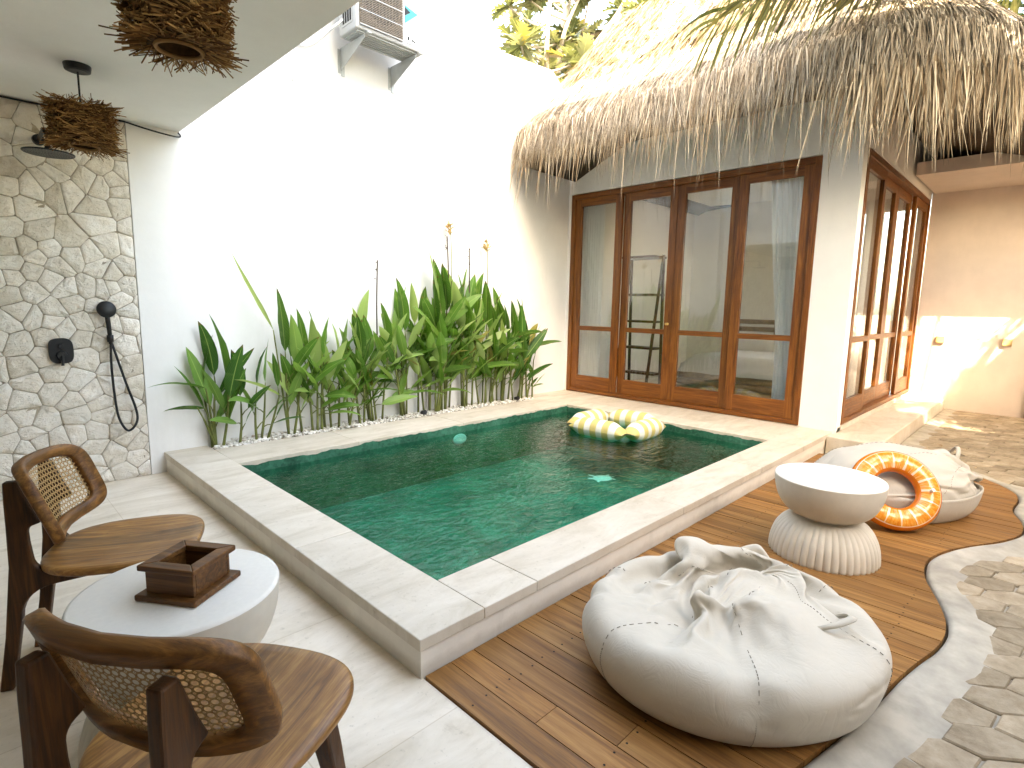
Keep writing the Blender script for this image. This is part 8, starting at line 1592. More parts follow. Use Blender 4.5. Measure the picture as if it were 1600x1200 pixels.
-17,13,11,-7,26,2,2,0,-1,-3,-6,0,-20,-31,4,24,6,4,1,-4,-2,-5,-4,-14,-2,-10,3,-3,-5,3,-6,12,-18,18,18,-40,44,-45,39,-35,25,9,-20,1,7,18,-35,14,-1,7,-5,0,1,4,0,3,-1,1,2,0,1,
0,-1,4,1,0,2,0,1,5,2,1,-17,9,7,-14,9,-2,29,-8,8,-37,-18,13,29,-31,-2,55,-38,-8,-2,0,1,6,29,-18,37,-21,9,-4,-9,-11,-1,0,0,4,2,-18,-11,11,-2,-10,0,1,9,-15,16,19,-43,41,-43,45,
-45,36,-18,-9,21,-19,38,-42,16,0,3,-1,2,-3,2,5,-5,7,-4,4,2,-3,2,3,-5,6,1,1,1,-3,3,1,5,-5,10,-18,13,7,-15,9,-23,4,46,7,-2,-27,-17,14,32,-21,16,2,-21,20,-24,24,-49,21,-15,30,
-6,-8,5,-1,-1,1,0,-4,-39,-25,10,-3,-15,1,7,5,-9,6,18,-24,21,-36,38,-39,34,-28,0,16,-18,37,-36,17,0,0,-1,1,1,-1,4,1,-4,7,-1,3,3,-3,2,1,3,-4,3,2,1,1,1,2,1,4,-1,6,-13,8,10,4,
6,-12,-46,37,20,17,1,0,-36,-40,4,14,52,-50,53,-60,32,16,-21,11,-12,9,-5,9,-2,-4,-13,-12,-7,-12,-4,-7,-9,8,1,-4,5,7,-10,0,-15,22,-27,29,-26,9,10,-17,30,-34,13,2,2,1,0,0,7,-15,
14,-2,0,2,3,2,2,-1,3,1,1,1,1,1,2,1,2,1,3,4,-2,0,5,-6,2,2,1,16,0,-50,-13,-2,3,2,3,43,14,16,-55,58,-47,46,1,-45,34,-25,22,-4,-2,-10,-13,-16,-8,-14,23,-16,-7,-9,19,2,-11,2,2,
1,-7,-15,12,-16,24,-24,9,10,-15,27,-34,10,0,2,3,1,2,0,-6,4,-3,4,3,1,2,2,2,3,2,2,2,2,1,2,2,2,1,3,1,1,2,2,1,2,0,1,5,-1,-3,20,-2,3,2,-3,4,-25,14,-46,67,-18,15,-12,-45,47,-11,
8,-17,-15,-9,-11,-5,1,8,2,2,-27,1,5,-3,0,14,2,2,-13,-22,8,-3,20,-23,8,9,-18,22,-28,7,0,0,0,1,3,3,2,0,0,1,0,-1,2,1,3,3,3,2,3,2,2,2,2,2,2,3,1,2,2,2,1,2,1,1,-1,-5,-2,13,-5,0,
-5,19,8,1,6,-53,35,0,-3,1,-38,57,-50,4,-10,-5,0,4,4,5,-6,-12,4,-1,-20,1,8,5,1,-3,-3,-9,-18,19,7,1,-15,1,-4,-16,21,-22,9,1,-3,-3,1,0,2,2,3,2,1,0,1,1,-1,2,2,3,3,3,3,2,2,2,3,
2,3,1,3,2,3,1,3,2,3,3,5,5,2,3,2,0,-2,-27,17,-1,-11,20,15,-32,-42,-1,44,-19,20,-32,-2,7,6,-8,-6,-7,2,0,0,2,-5,1,-1,-2,-1,-5,-7,-5,15,-9,-11,-9,-5,-1,-1,19,-20,9,-2,-2,1,6,-8,
1,0,2,3,4,1,1,0,1,1,1,1,3,2,4,2,3,3,3,2,2,2,3,2,3,3,4,2,3,1,2,-1,0,2,1,0,6,6,2,-26,0,12,22,-26,-44,31,8,-29,-4,-1,14,-7,-2,-2,-2,0,-1,-1,2,7,0,-1,-1,-4,-5,-5,-6,-4,-3,-6,0,
0,-5,-3,5,15,-23,4,-1,4,6,-1,-12,3,-1,1,1,2,3,4,1,0,2,1,1,2,2,3,2,3,3,3,2,3,3,3,2,3,3,3,4,2,1,2,1,0,1,-2,-1,0,-3,0,9,11,-1,2,-32,-15,22,-9,-19,11,-10,-2,-2,14,-3,-2,-3,-2,
4,5,7,-3,0,-6,-5,-3,-3,-4,-3,-3,4,-11,-2,5,14,4,-4,-23,6,4,-3,-2,-6,-6,5,-1,-2,0,1,1,2,3,4,3,0,2,1,3,1,2,3,3,2,3,3,3,3,2,5,2,2,2,1,4,3,1,1,3,-1,2,3,4,5,3,0,-2,0,5,1,0,-1,-3,
-6,-8,-3,-6,-4,-8,-8,1,4,10,4,1,-20,-1,0,-1,-2,-2,-9,0,1,0,-15,7,4,-3,-7,-4,-3,4,-3,-5,-3,-5,-2,7,-4,-1,1,0,0,1,1,2,2,3,3,3,2,2,2,2,2,3,3,3,3,3,3,3,1,4,3,2,2,1,3,3,1,0,4,3,
2,3,1,2,-1,5,4,-7,-5,-4,0,4,11,1,-4,-9,-7,1,5,-11,-4,-6,-5,-2,13,-3,-8,1,-3,-13,3,-5,-2,-11,-2,2,-2,0,1,7,2,0,-5,-8,-6,-6,6,-7,1,1,1,0,1,0,1,0,2,3,2,3,4,1,3,3,2,3,4,2,3,3,
2,4,3,1,3,3,3,2,1,2,3,4,3,2,2,0,-1,-3,0,-5,-2,2,7,6,8,1,-14,-12,-10,11,16,1,-4,-4,0,-7,-7,-2,-1,-6,1,-1,-3,-7,-5,-1,-5,-3,7,2,-2,-2,-5,-14,-5,-1,7,2,1,0,-11,-1,-1,1,1,1,0,
1,0,3,0,1,3,3,3,4,2,2,3,2,2,4,3,3,3,2,3,4,2,3,3,3,3,3,3,3,3,3,3,1,1,1,1,1,-1,0,-1,-3,-10,-10,-3,7,24,-6,-15,-3,1,6,-5,-1,-2,-8,-4,0,-3,0,-5,-4,-5,-4,-2,6,-5,-11,-3,-3,-2,6,
-1,-3,-8,-1,-1,-1,0,-1,0,1,0,2,2,0,3,-2,1,2,2,3,2,3,3,2,3,2,3,3,3,3,4,3,3,3,3,3,3,4,3,4,3,4,2,3,0,1,2,1,1,-1,-1,-3,-4,-3,-3,1,5,11,-19,5,10,-2,-5,-3,-2,-4,-6,-2,-7,-7,-2,0,
-5,-5,-2,-4,-2,-7,-2,-2,-4,-4,-3,-2,-2,-1,3,3,3,3,2,1,-1,-2,-1,-3,-2,-1,-3,1,1,1,2,2,5,2,2,3,3,3,3,3,3,3,3,4,3,3,4,3,4,3,4,3,3,1,2,1,1,-1,-3,-4,-4,-2,-2,0,2,2,7,8,7,-11,6,
-10,-11,10,2,1,-4,-3,-8,-2,-17,2,-3,-4,0,-11,2,-1,-5,-1,-8,-1,-6,-3,-2,0,-1,-2,-1,-1,-1,0,3,2,1,-1,-3,0,-1,0,0,0,1,2,2,2,2,3,3,4,3,4,3,3,4,4,3,4,3,4,2,3,3,4,4,3,3,2,-1,0,-1,
1,1,2,2,2,2,3,3,3,0,-2,-7,3,-5,-3,-3,-7,0,-3,0,0,-1,-1,-8,-13,0,-5,-2,0,-5,-2,-5,-5,-6,0,-2,-4,0,-5,0,1,-2,-4,-3,-1,-2,3,13,-2,-3,-3,-3,-1,0,1,2,2,2,1,0,3,6,3,-2,7,4,5,1,5,
7,1,4,3,3,6,1,7,9,4,3,2,3,1,2,1,0,0,0,-1,2,-3,7,-2,-2,-1,0,-6,-2,-9,-1,-3,-3,-2,-2,-3,-6,0,9,-18,-3,1,-8,3,-9,-4,-1,0,-7,-8,1,0,-6,0,-3,-4,0,1,2,1,2,0,-7,6,6,2,2,0,-3,-2,-1,
-4,-2,-1,1,-2,-1,-1,19,-8,22,-7,23,-1,-3,22,-2,-4,24,-7,6,3,0,3,1,2,0,1,0,-2,-3,-2,-4,-3,-5,-14,-5,0,-4,-3,4,8,11,16,-4,-4,-14,-4,-3,-1,7,-18,2,6,-5,-5,-1,4,-6,-8,-4,-2,3,
-11,-4,-1,-9,-5,-1,0,-6,-5,-3,-1,-3,-1,-4,-2,-3,3,-5,7,2,2,6,3,0,2,3,1,1,4,-16,15,-21,14,-20,6,5,-18,6,-1,-16,10,0,-5,-5,3,1,2,4,7,3,8,9,11,9,13,15,26,10,9,11,6,5,-8,-16,-10,
3,-7,5,-4,-5,-5,-9,10,-12,10,-11,-16,3,7,-1,-2,-3,-8,2,1,-4,-4,8,-6,-5,-3,1,-2,-7,-6,4,-5,-11,-2,10,-2,7,7,-1,2,0,-7,19,-5,-4,12,-2,7,5,0,29,-6,-1,16,-3,1,8,33,10,-1,9,-7,
19,-7,5,-11,9,0,4,-9,-1,-2,10,-8,-5,-5,2,-10,-14,-7,-7,0,-5,0,-3,-9,-4,-8,-8,-3,1,-7,19,-4,-13,-2,-10,-4,11,-6,-8,-11,5,-2,-6,-16,6,-12,-5,-10,8,-8,0,-3,1,6,1,3,12,6,-15,5,
-9,21,-10,16,4,33,4,-8,20,2,5,-7,-11,0,27,-3,6,7,6,-20,-3,3,11,12,-12,10,8,5,2,0,7,-5,10,3,-1,-9,4,-14,21,-18,0,-12,-4,-6,1,-4,12,-18,3,-14,-2,-7,-6,-6,-7,8,2,16,0,0,0,0,0,
0,0,0,0,0,0,0,0,0,0,0,0,0,0,0,0,0,0,0,0,0,0,0,0,0,0,0,0,0,0,0,0,0,0,0,0,0,0,0,0,0,0,0,0,0,0,0,0,0,0,0,0,0,0,0,0,0,0,0,0,0,0,0,0,0,0,0,0,0,0,0,0,0,0,0,0,0,0,0,0,0,0,0,0,0,0,
0,0,0,0,0,0,0,0,0,0,0,0,0,0,0,0,0,0,0,0,0,0,0,0,0,0,0,0,0,0,0,0,0,0,0,0,0,0,0,0,0,0,0,0,0,0,0,0,0,0,0,0,0,0,0,0,0,0,0,0,0,0,0,0,0,0,0,0,0,0,0,0,0,0,0,0,0,0,0,0,0,0,0,0,0,0,
0,0,0,0,0,0,0,0,0,0,0,0,0,0,0,0,0,0,0,0,0,0,0,0,0,0,0,0,0,0,0,0,0,0,0,0,0,0,0,0,0,0,0,0,0,0,0,0,0,0,0,0,0,0,0,0,0,0,0,0,0,0,0,0,0,0,0,0,0,0,0,0,0,0,6,0,0,0,0,0,0,0,0,0,0,0,
0,0,0,0,0,0,0,0,0,0,0,0,0,0,0,0,0,0,0,0,0,0,0,0,0,0,0,0,0,0,0,0,0,0,0,0,0,0,0,0,0,0,0,0,0,0,0,0,0,0,0,0,0,0,0,0,0,0,0,0,0,0,0,0,0,0,0,0,0,0,0,0,11,0,0,0,0,0,0,0,0,0,0,0,0,
0,0,0,0,0,0,0,0,0,0,0,0,0,0,0,0,0,0,0,0,0,0,0,0,0,0,0,0,0,0,0,0,0,0,0,0,0,0,0,0,0,0,0,0,0,0,0,0,0,0,0,0,0,0,0,0,0,0,0,0,0,0,0,0,0,0,0,0,0,0,0,11,0,0,0,0,0,0,0,0,0,0,0,0,0,
0,0,0,0,0,0,0,0,0,0,0,0,0,0,0,0,0,0,0,0,0,0,0,0,0,0,0,0,0,0,0,0,0,0,0,0,0,0,0,0,0,0,0,0,0,0,0,0,0,0,0,0,0,0,0,0,0,0,0,0,0,0,0,0,0,0,0,0,0,0,14,0,0,0,0,0,0,0,0,0,0,0,0,0,0,
0,0,0,0,0,0,0,0,0,0,0,0,0,0,0,0,0,0,0,0,0,0,0,0,0,0,0,0,0,0,0,0,0,0,0,0,0,0,0,0,0,0,0,0,0,0,0,0,0,0,0,0,0,0,0,0,0,0,0,0,0,0,0,0,0,0,0,0,0,14,0,0,0,0,0,0,0,0,0,0,0,0,0,0,0,
0,0,0,0,0,0,0,0,0,0,0,0,0,0,0,0,0,0,0,0,0,0,0,0,0,0,0,0,0,0,0,0,0,0,0,0,0,0,0,0,0,0,0,0,0,0,0,0,0,0,0,0,0,0,0,0,0,0,0,0,0,0,0,0,0,0,0,0,16,0,0,0,0,0,0,0,0,0,0,0,0,0,0,0,0,
0,0,0,0,0,0,0,0,0,0,0,0,0,0,0,0,0,0,0,0,0,0,0,0,0,0,0,0,0,0,0,0,0,0,0,0,0,0,0,0,0,0,0,0,0,0,0,0,0,0,0,0,0,0,0,0,0,0,0,0,0,0,0,0,0,0,0,16,0,0,0,0,0,0,0,0,0,0,0,0,0,0,0,0,0,
0,0,0,0,0,0,0,0,0,0,0,0,0,0,0,0,0,0,0,0,0,0,0,0,0,0,0,0,0,0,0,0,0,0,0,0,0,0,0,0,0,0,0,0,0,0,0,0,0,0,0,0,0,0,0,0,0,0,0,0,0,0,0,0,0,0,18,0,0,0,0,0,0,0,0,0,0,0,0,0,0,0,0,0,0,
0,0,0,0,0,0,0,0,0,0,0,0,0,0,0,0,0,0,0,0,0,0,0,0,0,0,0,0,0,0,0,0,0,0,0,0,0,0,0,0,0,0,0,0,0,0,0,0,0,0,0,0,0,0,0,0,0,0,0,0,0,0,0,0,0,19,0,0,0,0,0,0,0,0,0,0,0,0,0,0,0,0,0,0,0,
0,0,0,0,0,0,0,0,0,0,0,0,0,0,0,0,0,0,0,0,0,0,0,0,0,0,0,0,0,0,0,0,0,0,0,0,0,0,0,0,0,0,0,0,0,0,0,0,0,0,0,0,0,0,0,0,0,0,0,0,0,0,0,0,20,0,0,0,0,0,0,0,0,0,0,0,0,0,0,0,0,0,0,0,0,
0,0,0,0,0,0,0,0,0,0,0,0,0,0,0,0,0,0,0,0,0,0,0,0,0,0,0,0,0,0,0,0,0,0,0,0,0,0,0,0,0,0,0,0,0,0,0,0,0,0,0,0,0,0,0,0,0,0,0,0,0,0,0,21,0,0,0,0,0,0,0,0,0,0,0,0,0,0,0,0,0,0,0,0,0,
0,0,0,0,0,0,0,0,0,0,0,0,0,0,0,0,0,0,0,0,0,0,0,0,0,0,0,0,0,0,0,0,0,0,0,0,0,0,0,0,0,0,0,0,0,0,0,0,0,0,0,0,0,0,0,0,0,0,0,0,0,0,21,0,0,0,0,0,0,0,0,0,0,0,0,0,0,0,0,0,0,0,0,0,0,
0,0,0,0,0,0,0,0,0,0,0,0,0,0,0,0,0,0,0,0,0,0,0,0,0,0,0,0,0,0,0,0,0,0,0,0,0,0,0,0,0,0,0,0,0,0,0,0,0,0,0,0,0,0,0,0,0,0,0,0,0,22,0,0,0,0,0,0,0,0,0,0,0,0,0,0,0,0,0,0,0,0,0,0,0,
0,0,0,0,0,0,0,0,0,0,0,0,0,0,0,0,0,0,0,0,0,0,0,0,0,0,0,0,0,0,0,0,0,0,0,0,0,0,0,0,0,0,0,0,0,0,0,0,0,0,0,0,0,0,0,0,0,0,0,0,22,0,0,0,0,0,0,0,0,0,0,0,0,0,0,0,0,0,0,0,0,0,0,0,0,
0,0,0,0,0,0,0,0,0,0,0,0,0,0,0,0,0,0,0,0,0,0,0,0,0,0,0,0,0,0,0,0,0,0,0,0,0,0,0,0,0,0,0,0,0,0,0,0,0,0,0,0,0,0,0,0,0,0,0,23,0,0,0,0,0,0,0,0,0,0,0,0,0,0,0,0,0,0,0,0,0,0,0,0,0,
0,0,0,0,0,0,0,0,0,0,0,0,0,0,0,0,0,0,0,0,0,0,0,0,0,0,0,0,0,0,0,0,0,0,0,0,0,0,0,0,0,0,0,0,0,0,0,0,0,0,0,0,0,0,0,0,0,0,23,0,0,0,0,0,0,0,0,0,0,0,0,0,0,0,0,0,0,0,0,0,0,0,0,0,0,
0,0,0,0,0,0,0,0,0,0,0,0,0,0,0,0,0,0,0,0,0,0,0,0,0,0,0,0,0,0,0,0,0,0,0,0,0,0,0,0,0,0,0,0,0,0,0,0,0,0,0,0,0,0,0,0,0,23,-1,0,-1,-1,3,0,0,0,0,0,0,0,0,0,0,0,0,-1,0,0,1,-1,1,0,0,
0,0,0,0,0,0,-1,1,-1,-1,2,-1,1,-1,0,0,0,1,0,0,-1,1,0,0,0,0,0,0,0,0,0,0,0,0,0,-1,0,0,0,0,0,0,0,0,0,1,-1,-1,1,0,0,0,0,0,0,-1,1,1,13,7,5,-2,-1,-1,-1,-2,-1,3,1,1,-1,1,0,-1,1,0,
2,-3,0,0,2,-1,0,0,0,-2,0,1,-3,4,-5,4,-1,-2,3,-4,2,2,-3,-1,4,-3,3,1,1,-2,-1,1,2,0,0,-1,-3,3,0,-3,-1,3,2,-6,3,-8,8,1,-1,3,1,0,-1,-1,1,0,0,1,-1,-3,-9,0,-11,-3,-5,12,-23,2,8,20,
13,3,1,-1,-5,4,-3,-7,-1,8,-4,-8,3,4,-3,-11,-9,1,19,-11,5,15,-7,-11,12,4,-6,8,-3,3,-2,-2,4,-8,4,4,-5,-2,6,-2,-11,15,-5,-20,11,-14,7,12,9,1,-3,-3,-21,-2,-4,-5,9,10,-19,7,-11,
4,5,-4,6,7,6,1,9,8,-10,5,-22,1,-5,-11,2,-3,5,-7,-24,1,0,-1,0,22,15,-9,-3,-18,13,-6,-8,21,-11,-8,21,-22,8,-10,13,10,6,-3,14,-8,-16,14,5,-1,0,4,-2,3,-1,-3,3,-4,1,3,-1,-3,3,1,
-8,4,-3,4,-28,22,-25,-2,9,18,11,-13,14,-3,-12,-16,-15,-1,13,-11,-1,2,-2,2,0,-1,0,2,-2,5,29,-35,8,-8,0,0,1,-1,2,-1,-32,0,-1,3,0,3,19,-23,-2,4,9,-4,16,6,-16,43,-49,43,-41,28,
14,8,-32,32,-1,-33,24,3,4,-6,4,3,0,2,-2,0,1,-5,-2,6,1,-5,1,4,-4,-19,26,1,0,-30,5,-17,-13,-2,21,30,-2,-10,6,11,-32,-18,-10,4,-4,-2,1,0,0,0,0,1,1,1,5,2,-5,-5,0,-2,0,3,-2,0,1,
12,19,-29,24,5,-67,4,10,37,-36,40,17,-56,56,-51,49,-59,50,12,0,-19,21,-1,-41,32,-1,5,-1,-8,9,1,2,0,0,-1,0,-1,-6,4,6,-3,-5,5,0,-10,-14,29,2,1,-5,4,-18,-25,-30,2,41,26,-8,-9,
15,4,0,-5,4,-16,-6,-7,-8,-15,-11,-6,1,48,-61,0,5,8,14,17,13,7,10,-19,30,4,-37,30,6,-59,-6,43,25,-26,27,-4,-36,37,-40,43,-49,50,1,-7,1,5,1,-34,31,-2,5,-5,0,-1,3,1,4,-2,1,1,
-3,1,-4,-2,9,0,-8,5,3,1,-15,2,2,16,-3,-7,9,-3,2,-26,-42,13,47,-6,7,-2,2,-1,-11,14,-3,-2,0,1,5,-5,7,-47,-26,32,19,14,7,-1,0,0,-14,9,38,-37,24,4,-39,-18,55,9,-19,21,-27,-4,26,
-32,31,-31,38,-5,-9,13,-12,11,-26,26,0,1,-2,1,-3,3,4,-5,8,-3,2,2,-4,4,1,-16,11,5,-1,-7,7,-2,3,-24,21,-14,21,-7,-7,12,-5,2,1,-15,-40,22,29,2,-2,-14,12,-12,-3,15,-9,13,-21,18,
2,-68,64,1,3,-3,0,0,-6,0,3,-29,11,16,-10,-4,-39,56,6,-11,10,-40,37,5,-41,37,-25,30,-14,0,12,-14,14,-22,23,0,-1,0,0,-1,-1,4,0,-3,8,-1,4,2,-8,6,0,0,-13,15,-2,-7,4,2,0,0,-9,5,
-11,17,-4,-11,-3,-6,16,-7,13,-7,-26,-1,2,21,-14,6,13,-7,10,-31,29,3,-47,46,-2,3,-3,1,-10,0,5,5,-17,-3,4,12,13,-51,47,6,-4,9,-40,37,1,-51,52,-27,29,-17,11,6,-14,11,-25,23,2,
1,1,-1,-2,6,-20,19,-3,-1,3,3,3,0,-4,5,-1,0,-3,-2,3,-1,0,0,0,0,-6,6,2,-7,7,-1,-1,1,-19,4,13,-7,-2,3,2,2,7,-4,-13,14,-35,38,-33,-13,38,-13,20,-21,5,1,10,2,-13,-22,-27,57,20,
8,-43,50,1,-5,2,-42,39,1,-47,48,-20,22,-17,13,5,-12,12,-26,19,-1,2,3,0,1,0,-10,6,-8,5,3,1,1,2,3,1,1,-1,-2,-1,0,0,0,1,0,0,1,1,0,0,-1,0,2,1,-4,3,6,-26,6,-1,-1,6,-5,19,-1,-3,
-29,26,-23,14,10,-20,21,-11,14,-1,-11,-19,-22,-12,-11,17,-8,22,-33,29,-1,12,-9,-28,26,11,-39,37,-3,8,-10,9,3,-13,12,-27,18,0,0,-1,3,3,2,1,-2,-2,0,-3,-3,-1,0,1,3,3,1,1,0,-1,
-1,-1,1,0,2,1,1,0,1,1,2,0,0,2,6,2,-14,6,0,3,-7,-8,-1,-15,19,0,5,-1,0,-4,-12,-3,19,-13,-10,-25,-18,-4,-2,2,19,33,7,-1,27,6,-22,-10,-8,18,16,-20,27,0,-2,1,1,-2,-19,18,-25,22,
0,-2,-5,2,-2,2,3,2,2,-1,-2,-3,-2,-4,-2,0,2,2,3,2,0,0,0,0,0,1,0,2,1,1,0,0,-2,-2,-1,-7,-5,-6,-5,-2,3,15,22,-5,1,8,-15,-10,-4,-16,1,40,-11,2,-62,2,-8,-2,6,6,22,12,5,6,-15,26,
-9,-15,8,-5,17,7,-2,5,-1,-5,-9,-19,-4,5,26,-25,23,-1,-1,0,7,-13,1,0,2,4,5,1,-3,-3,-1,-3,-3,-4,-2,4,4,2,4,2,-2,-1,1,1,0,0,-1,-1,-2,-2,-1,0,0,6,2,2,1,1,-4,-13,-4,31,1,-9,-13,
6,-4,8,5,-56,8,-8,27,-32,4,13,11,5,-7,9,13,-7,18,2,0,13,9,4,-2,-2,-4,-17,-19,-5,8,21,12,2,-18,14,-1,5,6,-1,-21,9,-3,0,0,3,3,7,1,-2,-3,-3,-2,-3,-1,-3,3,3,1,1,1,0,-2,-2,2,-4,
0,-2,-4,1,5,2,4,3,2,6,3,3,3,2,-6,-21,6,0,10,-2,-3,0,-18,8,-17,0,-3,21,2,-2,-1,0,10,8,-9,5,-17,28,-1,-1,-3,-5,-7,-11,-26,16,22,12,3,-1,-2,-7,8,2,-1,-2,-5,-17,16,-6,-3,-1,-1,
1,3,3,6,4,-2,-3,-4,-1,-1,-2,-3,-2,-1,-1,0,-1,-2,2,-5,9,1,4,4,-4,-3,5,1,-1,7,0,-4,-5,-9,-10,-13,-10,0,10,2,10,9,5,9,5,2,0,1,-1,-4,4,3,5,-7,-9,14,0,1,-9,-1,-10,11,-16,-4,-1,
34,20,0,-1,0,-1,-2,3,-2,-2,-3,-7,-16,25,-8,-2,-2,-3,0,-1,1,3,2,3,3,3,0,0,-4,-3,-4,-6,-2,-4,-2,4,0,-1,9,-7,6,2,5,6,-1,-3,4,5,-5,-3,-1,-3,0,-1,2,-6,-16,-19,-7,-3,2,6,18,13,12,
8,6,-4,-3,12,1,-5,-4,-1,-21,-10,14,-13,-3,23,-17,-4,-3,22,3,-19,-4,-4,-8,-8,-3,-2,2,3,5,10,31,-16,3,3,2,-2,-4,-1,-1,-1,0,3,2,4,2,3,1,-1,-5,-1,-5,3,-4,-2,6,-2,-3,8,-3,2,1,3,
6,3,-1,-5,-2,-2,0,1,2,5,2,5,3,-1,-4,-6,-10,-11,-21,-7,-5,6,20,13,12,-22,18,13,7,-2,2,-14,-13,3,-4,3,-20,6,6,-1,-17,-5,-2,-2,2,12,9,8,9,3,0,-1,-14,3,0,0,-1,-1,0,-3,-4,1,-4,
-2,1,1,4,4,2,5,3,1,-1,-5,3,-3,-1,4,-1,-3,3,1,2,0,0,-3,-4,-2,-2,-4,-6,-5,-1,0,5,7,6,5,4,4,6,4,2,-6,-14,-14,-19,1,2,18,-8,4,14,-17,14,26,-12,3,-1,-2,-3,0,-7,-12,1,15,-2,-2,13,
4,-1,-2,-12,-4,-3,-3,0,5,3,2,0,3,2,-3,6,-12,0,-5,-4,2,2,-3,9,0,6,5,5,2,-1,-1,-2,1,1,0,-2,-3,-4,-2,-4,-1,-3,-3,-4,1,3,2,-2,-3,-8,-5,-5,-2,-2,-1,2,4,10,27,11,0,-6,-12,2,0,2,
1,7,1,-20,8,5,-3,3,-1,1,2,3,3,3,-25,3,7,0,-2,-1,-2,9,5,4,3,3,2,0,-2,0,-3,-4,-3,-13,-1,-5,-2,-1,-2,6,-2,-9,6,-1,4,3,2,1,4,0,-2,0,-2,-2,-3,-3,-3,-2,-2,1,4,4,2,2,3,7,6,7,3,3,
1,0,0,-5,-8,-17,-17,23,10,-2,13,-7,-3,-8,6,0,12,-6,-28,3,7,-3,-10,14,0,-1,-2,3,3,-11,-1,-8,-6,-5,-4,-6,-3,-3,-3,-5,-4,1,1,3,4,8,5,1,4,4,3,1,-2,-2,8,4,-13,3,-9,0,2,0,2,1,-2,
-2,-1,-1,0,0,0,1,1,6,5,8,5,5,2,-1,-2,-2,-3,-4,-4,-5,-9,4,10,10,-11,-12,16,19,-7,15,-5,-4,-9,1,5,-1,-8,0,8,-2,-3,5,5,-6,-4,-4,6,-1,1,-3,3,1,-1,-1,1,0,-1,3,4,2,-3,-9,-8,-9,-1,
4,2,1,2,1,0,-7,-1,10,0,-2,-4,-8,-9,-5,6,-6,3,7,-4,5,15,4,-6,-9,-2,-3,-4,-6,-2,-5,-7,-6,-1,-1,0,3,3,4,12,6,5,12,21,-1,5,1,11,-10,2,-4,-2,-6,-5,0,4,-1,8,-2,0,2,7,-6,-5,-1,7,
-3,-2,2,-2,0,2,-1,1,0,3,0,0,-1,6,12,7,-1,2,-2,-3,-4,-6,-6,-6,-5,-7,-14,15,-24,25,-21,24,-20,0,13,-19,-7,22,-26,2,-9,1,14,-2,-3,-1,0,-3,1,7,7,3,8,6,8,23,1,3,4,2,-3,-7,6,-23,
-14,-3,24,4,11,-8,-24,-5,10,-4,2,2,2,-1,9,-7,11,-15,10,-7,15,-15,-1,-2,-4,-6,3,-3,-2,-7,-1,-3,-7,5,2,4,10,-4,16,9,3,8,11,1,4,3,4,-8,22,-24,31,-35,38,-26,0,17,-9,-7,13,-25,
4,2,-5,1,0,-1,0,-1,2,8,-4,6,2,1,-3,-20,4,2,-4,-11,-5,-1,-15,1,6,1,-23,5,13,-7,-6,17,-1,5,-4,2,4,-6,0,2,0,-4,-19,8,-4,-1,-9,0,-4,-7,-10,-3,-1,-1,-9,-2,-1,-4,-13,6,-7,-13,-3,
-2,-4,-6,1,3,-3,-8,3,-5,9,-7,-17,12,-18,45,-20,-8,26,9,25,9,-8,5,28,17,-10,-6,24,10,-18,17,-5,-15,26,-8,-8,5,0,-5,10,2,6,1,5,1,0,-6,-4,-18,-21,4,14,-4,14,18,2,21,-13,7,-25,
5,7,19,-13,-5,-2,12,-10,-2,-3,7,-7,-6,-10,-2,-4,-7,0,-14,-4,-13,-8,23,-21,0,-3,8,-16,0,-17,33,-11,16,-15,20,-3,-10,22,-6,13,1,-29,4,-8,6,-6,7,-33,15,-2,13,3,11,10,-16,9,-2,
-17,25,0,12,8,4,-9,6,-3,14,-3,14,-5,16,11,13,-11,0,11,-17,0,-8,9,
]
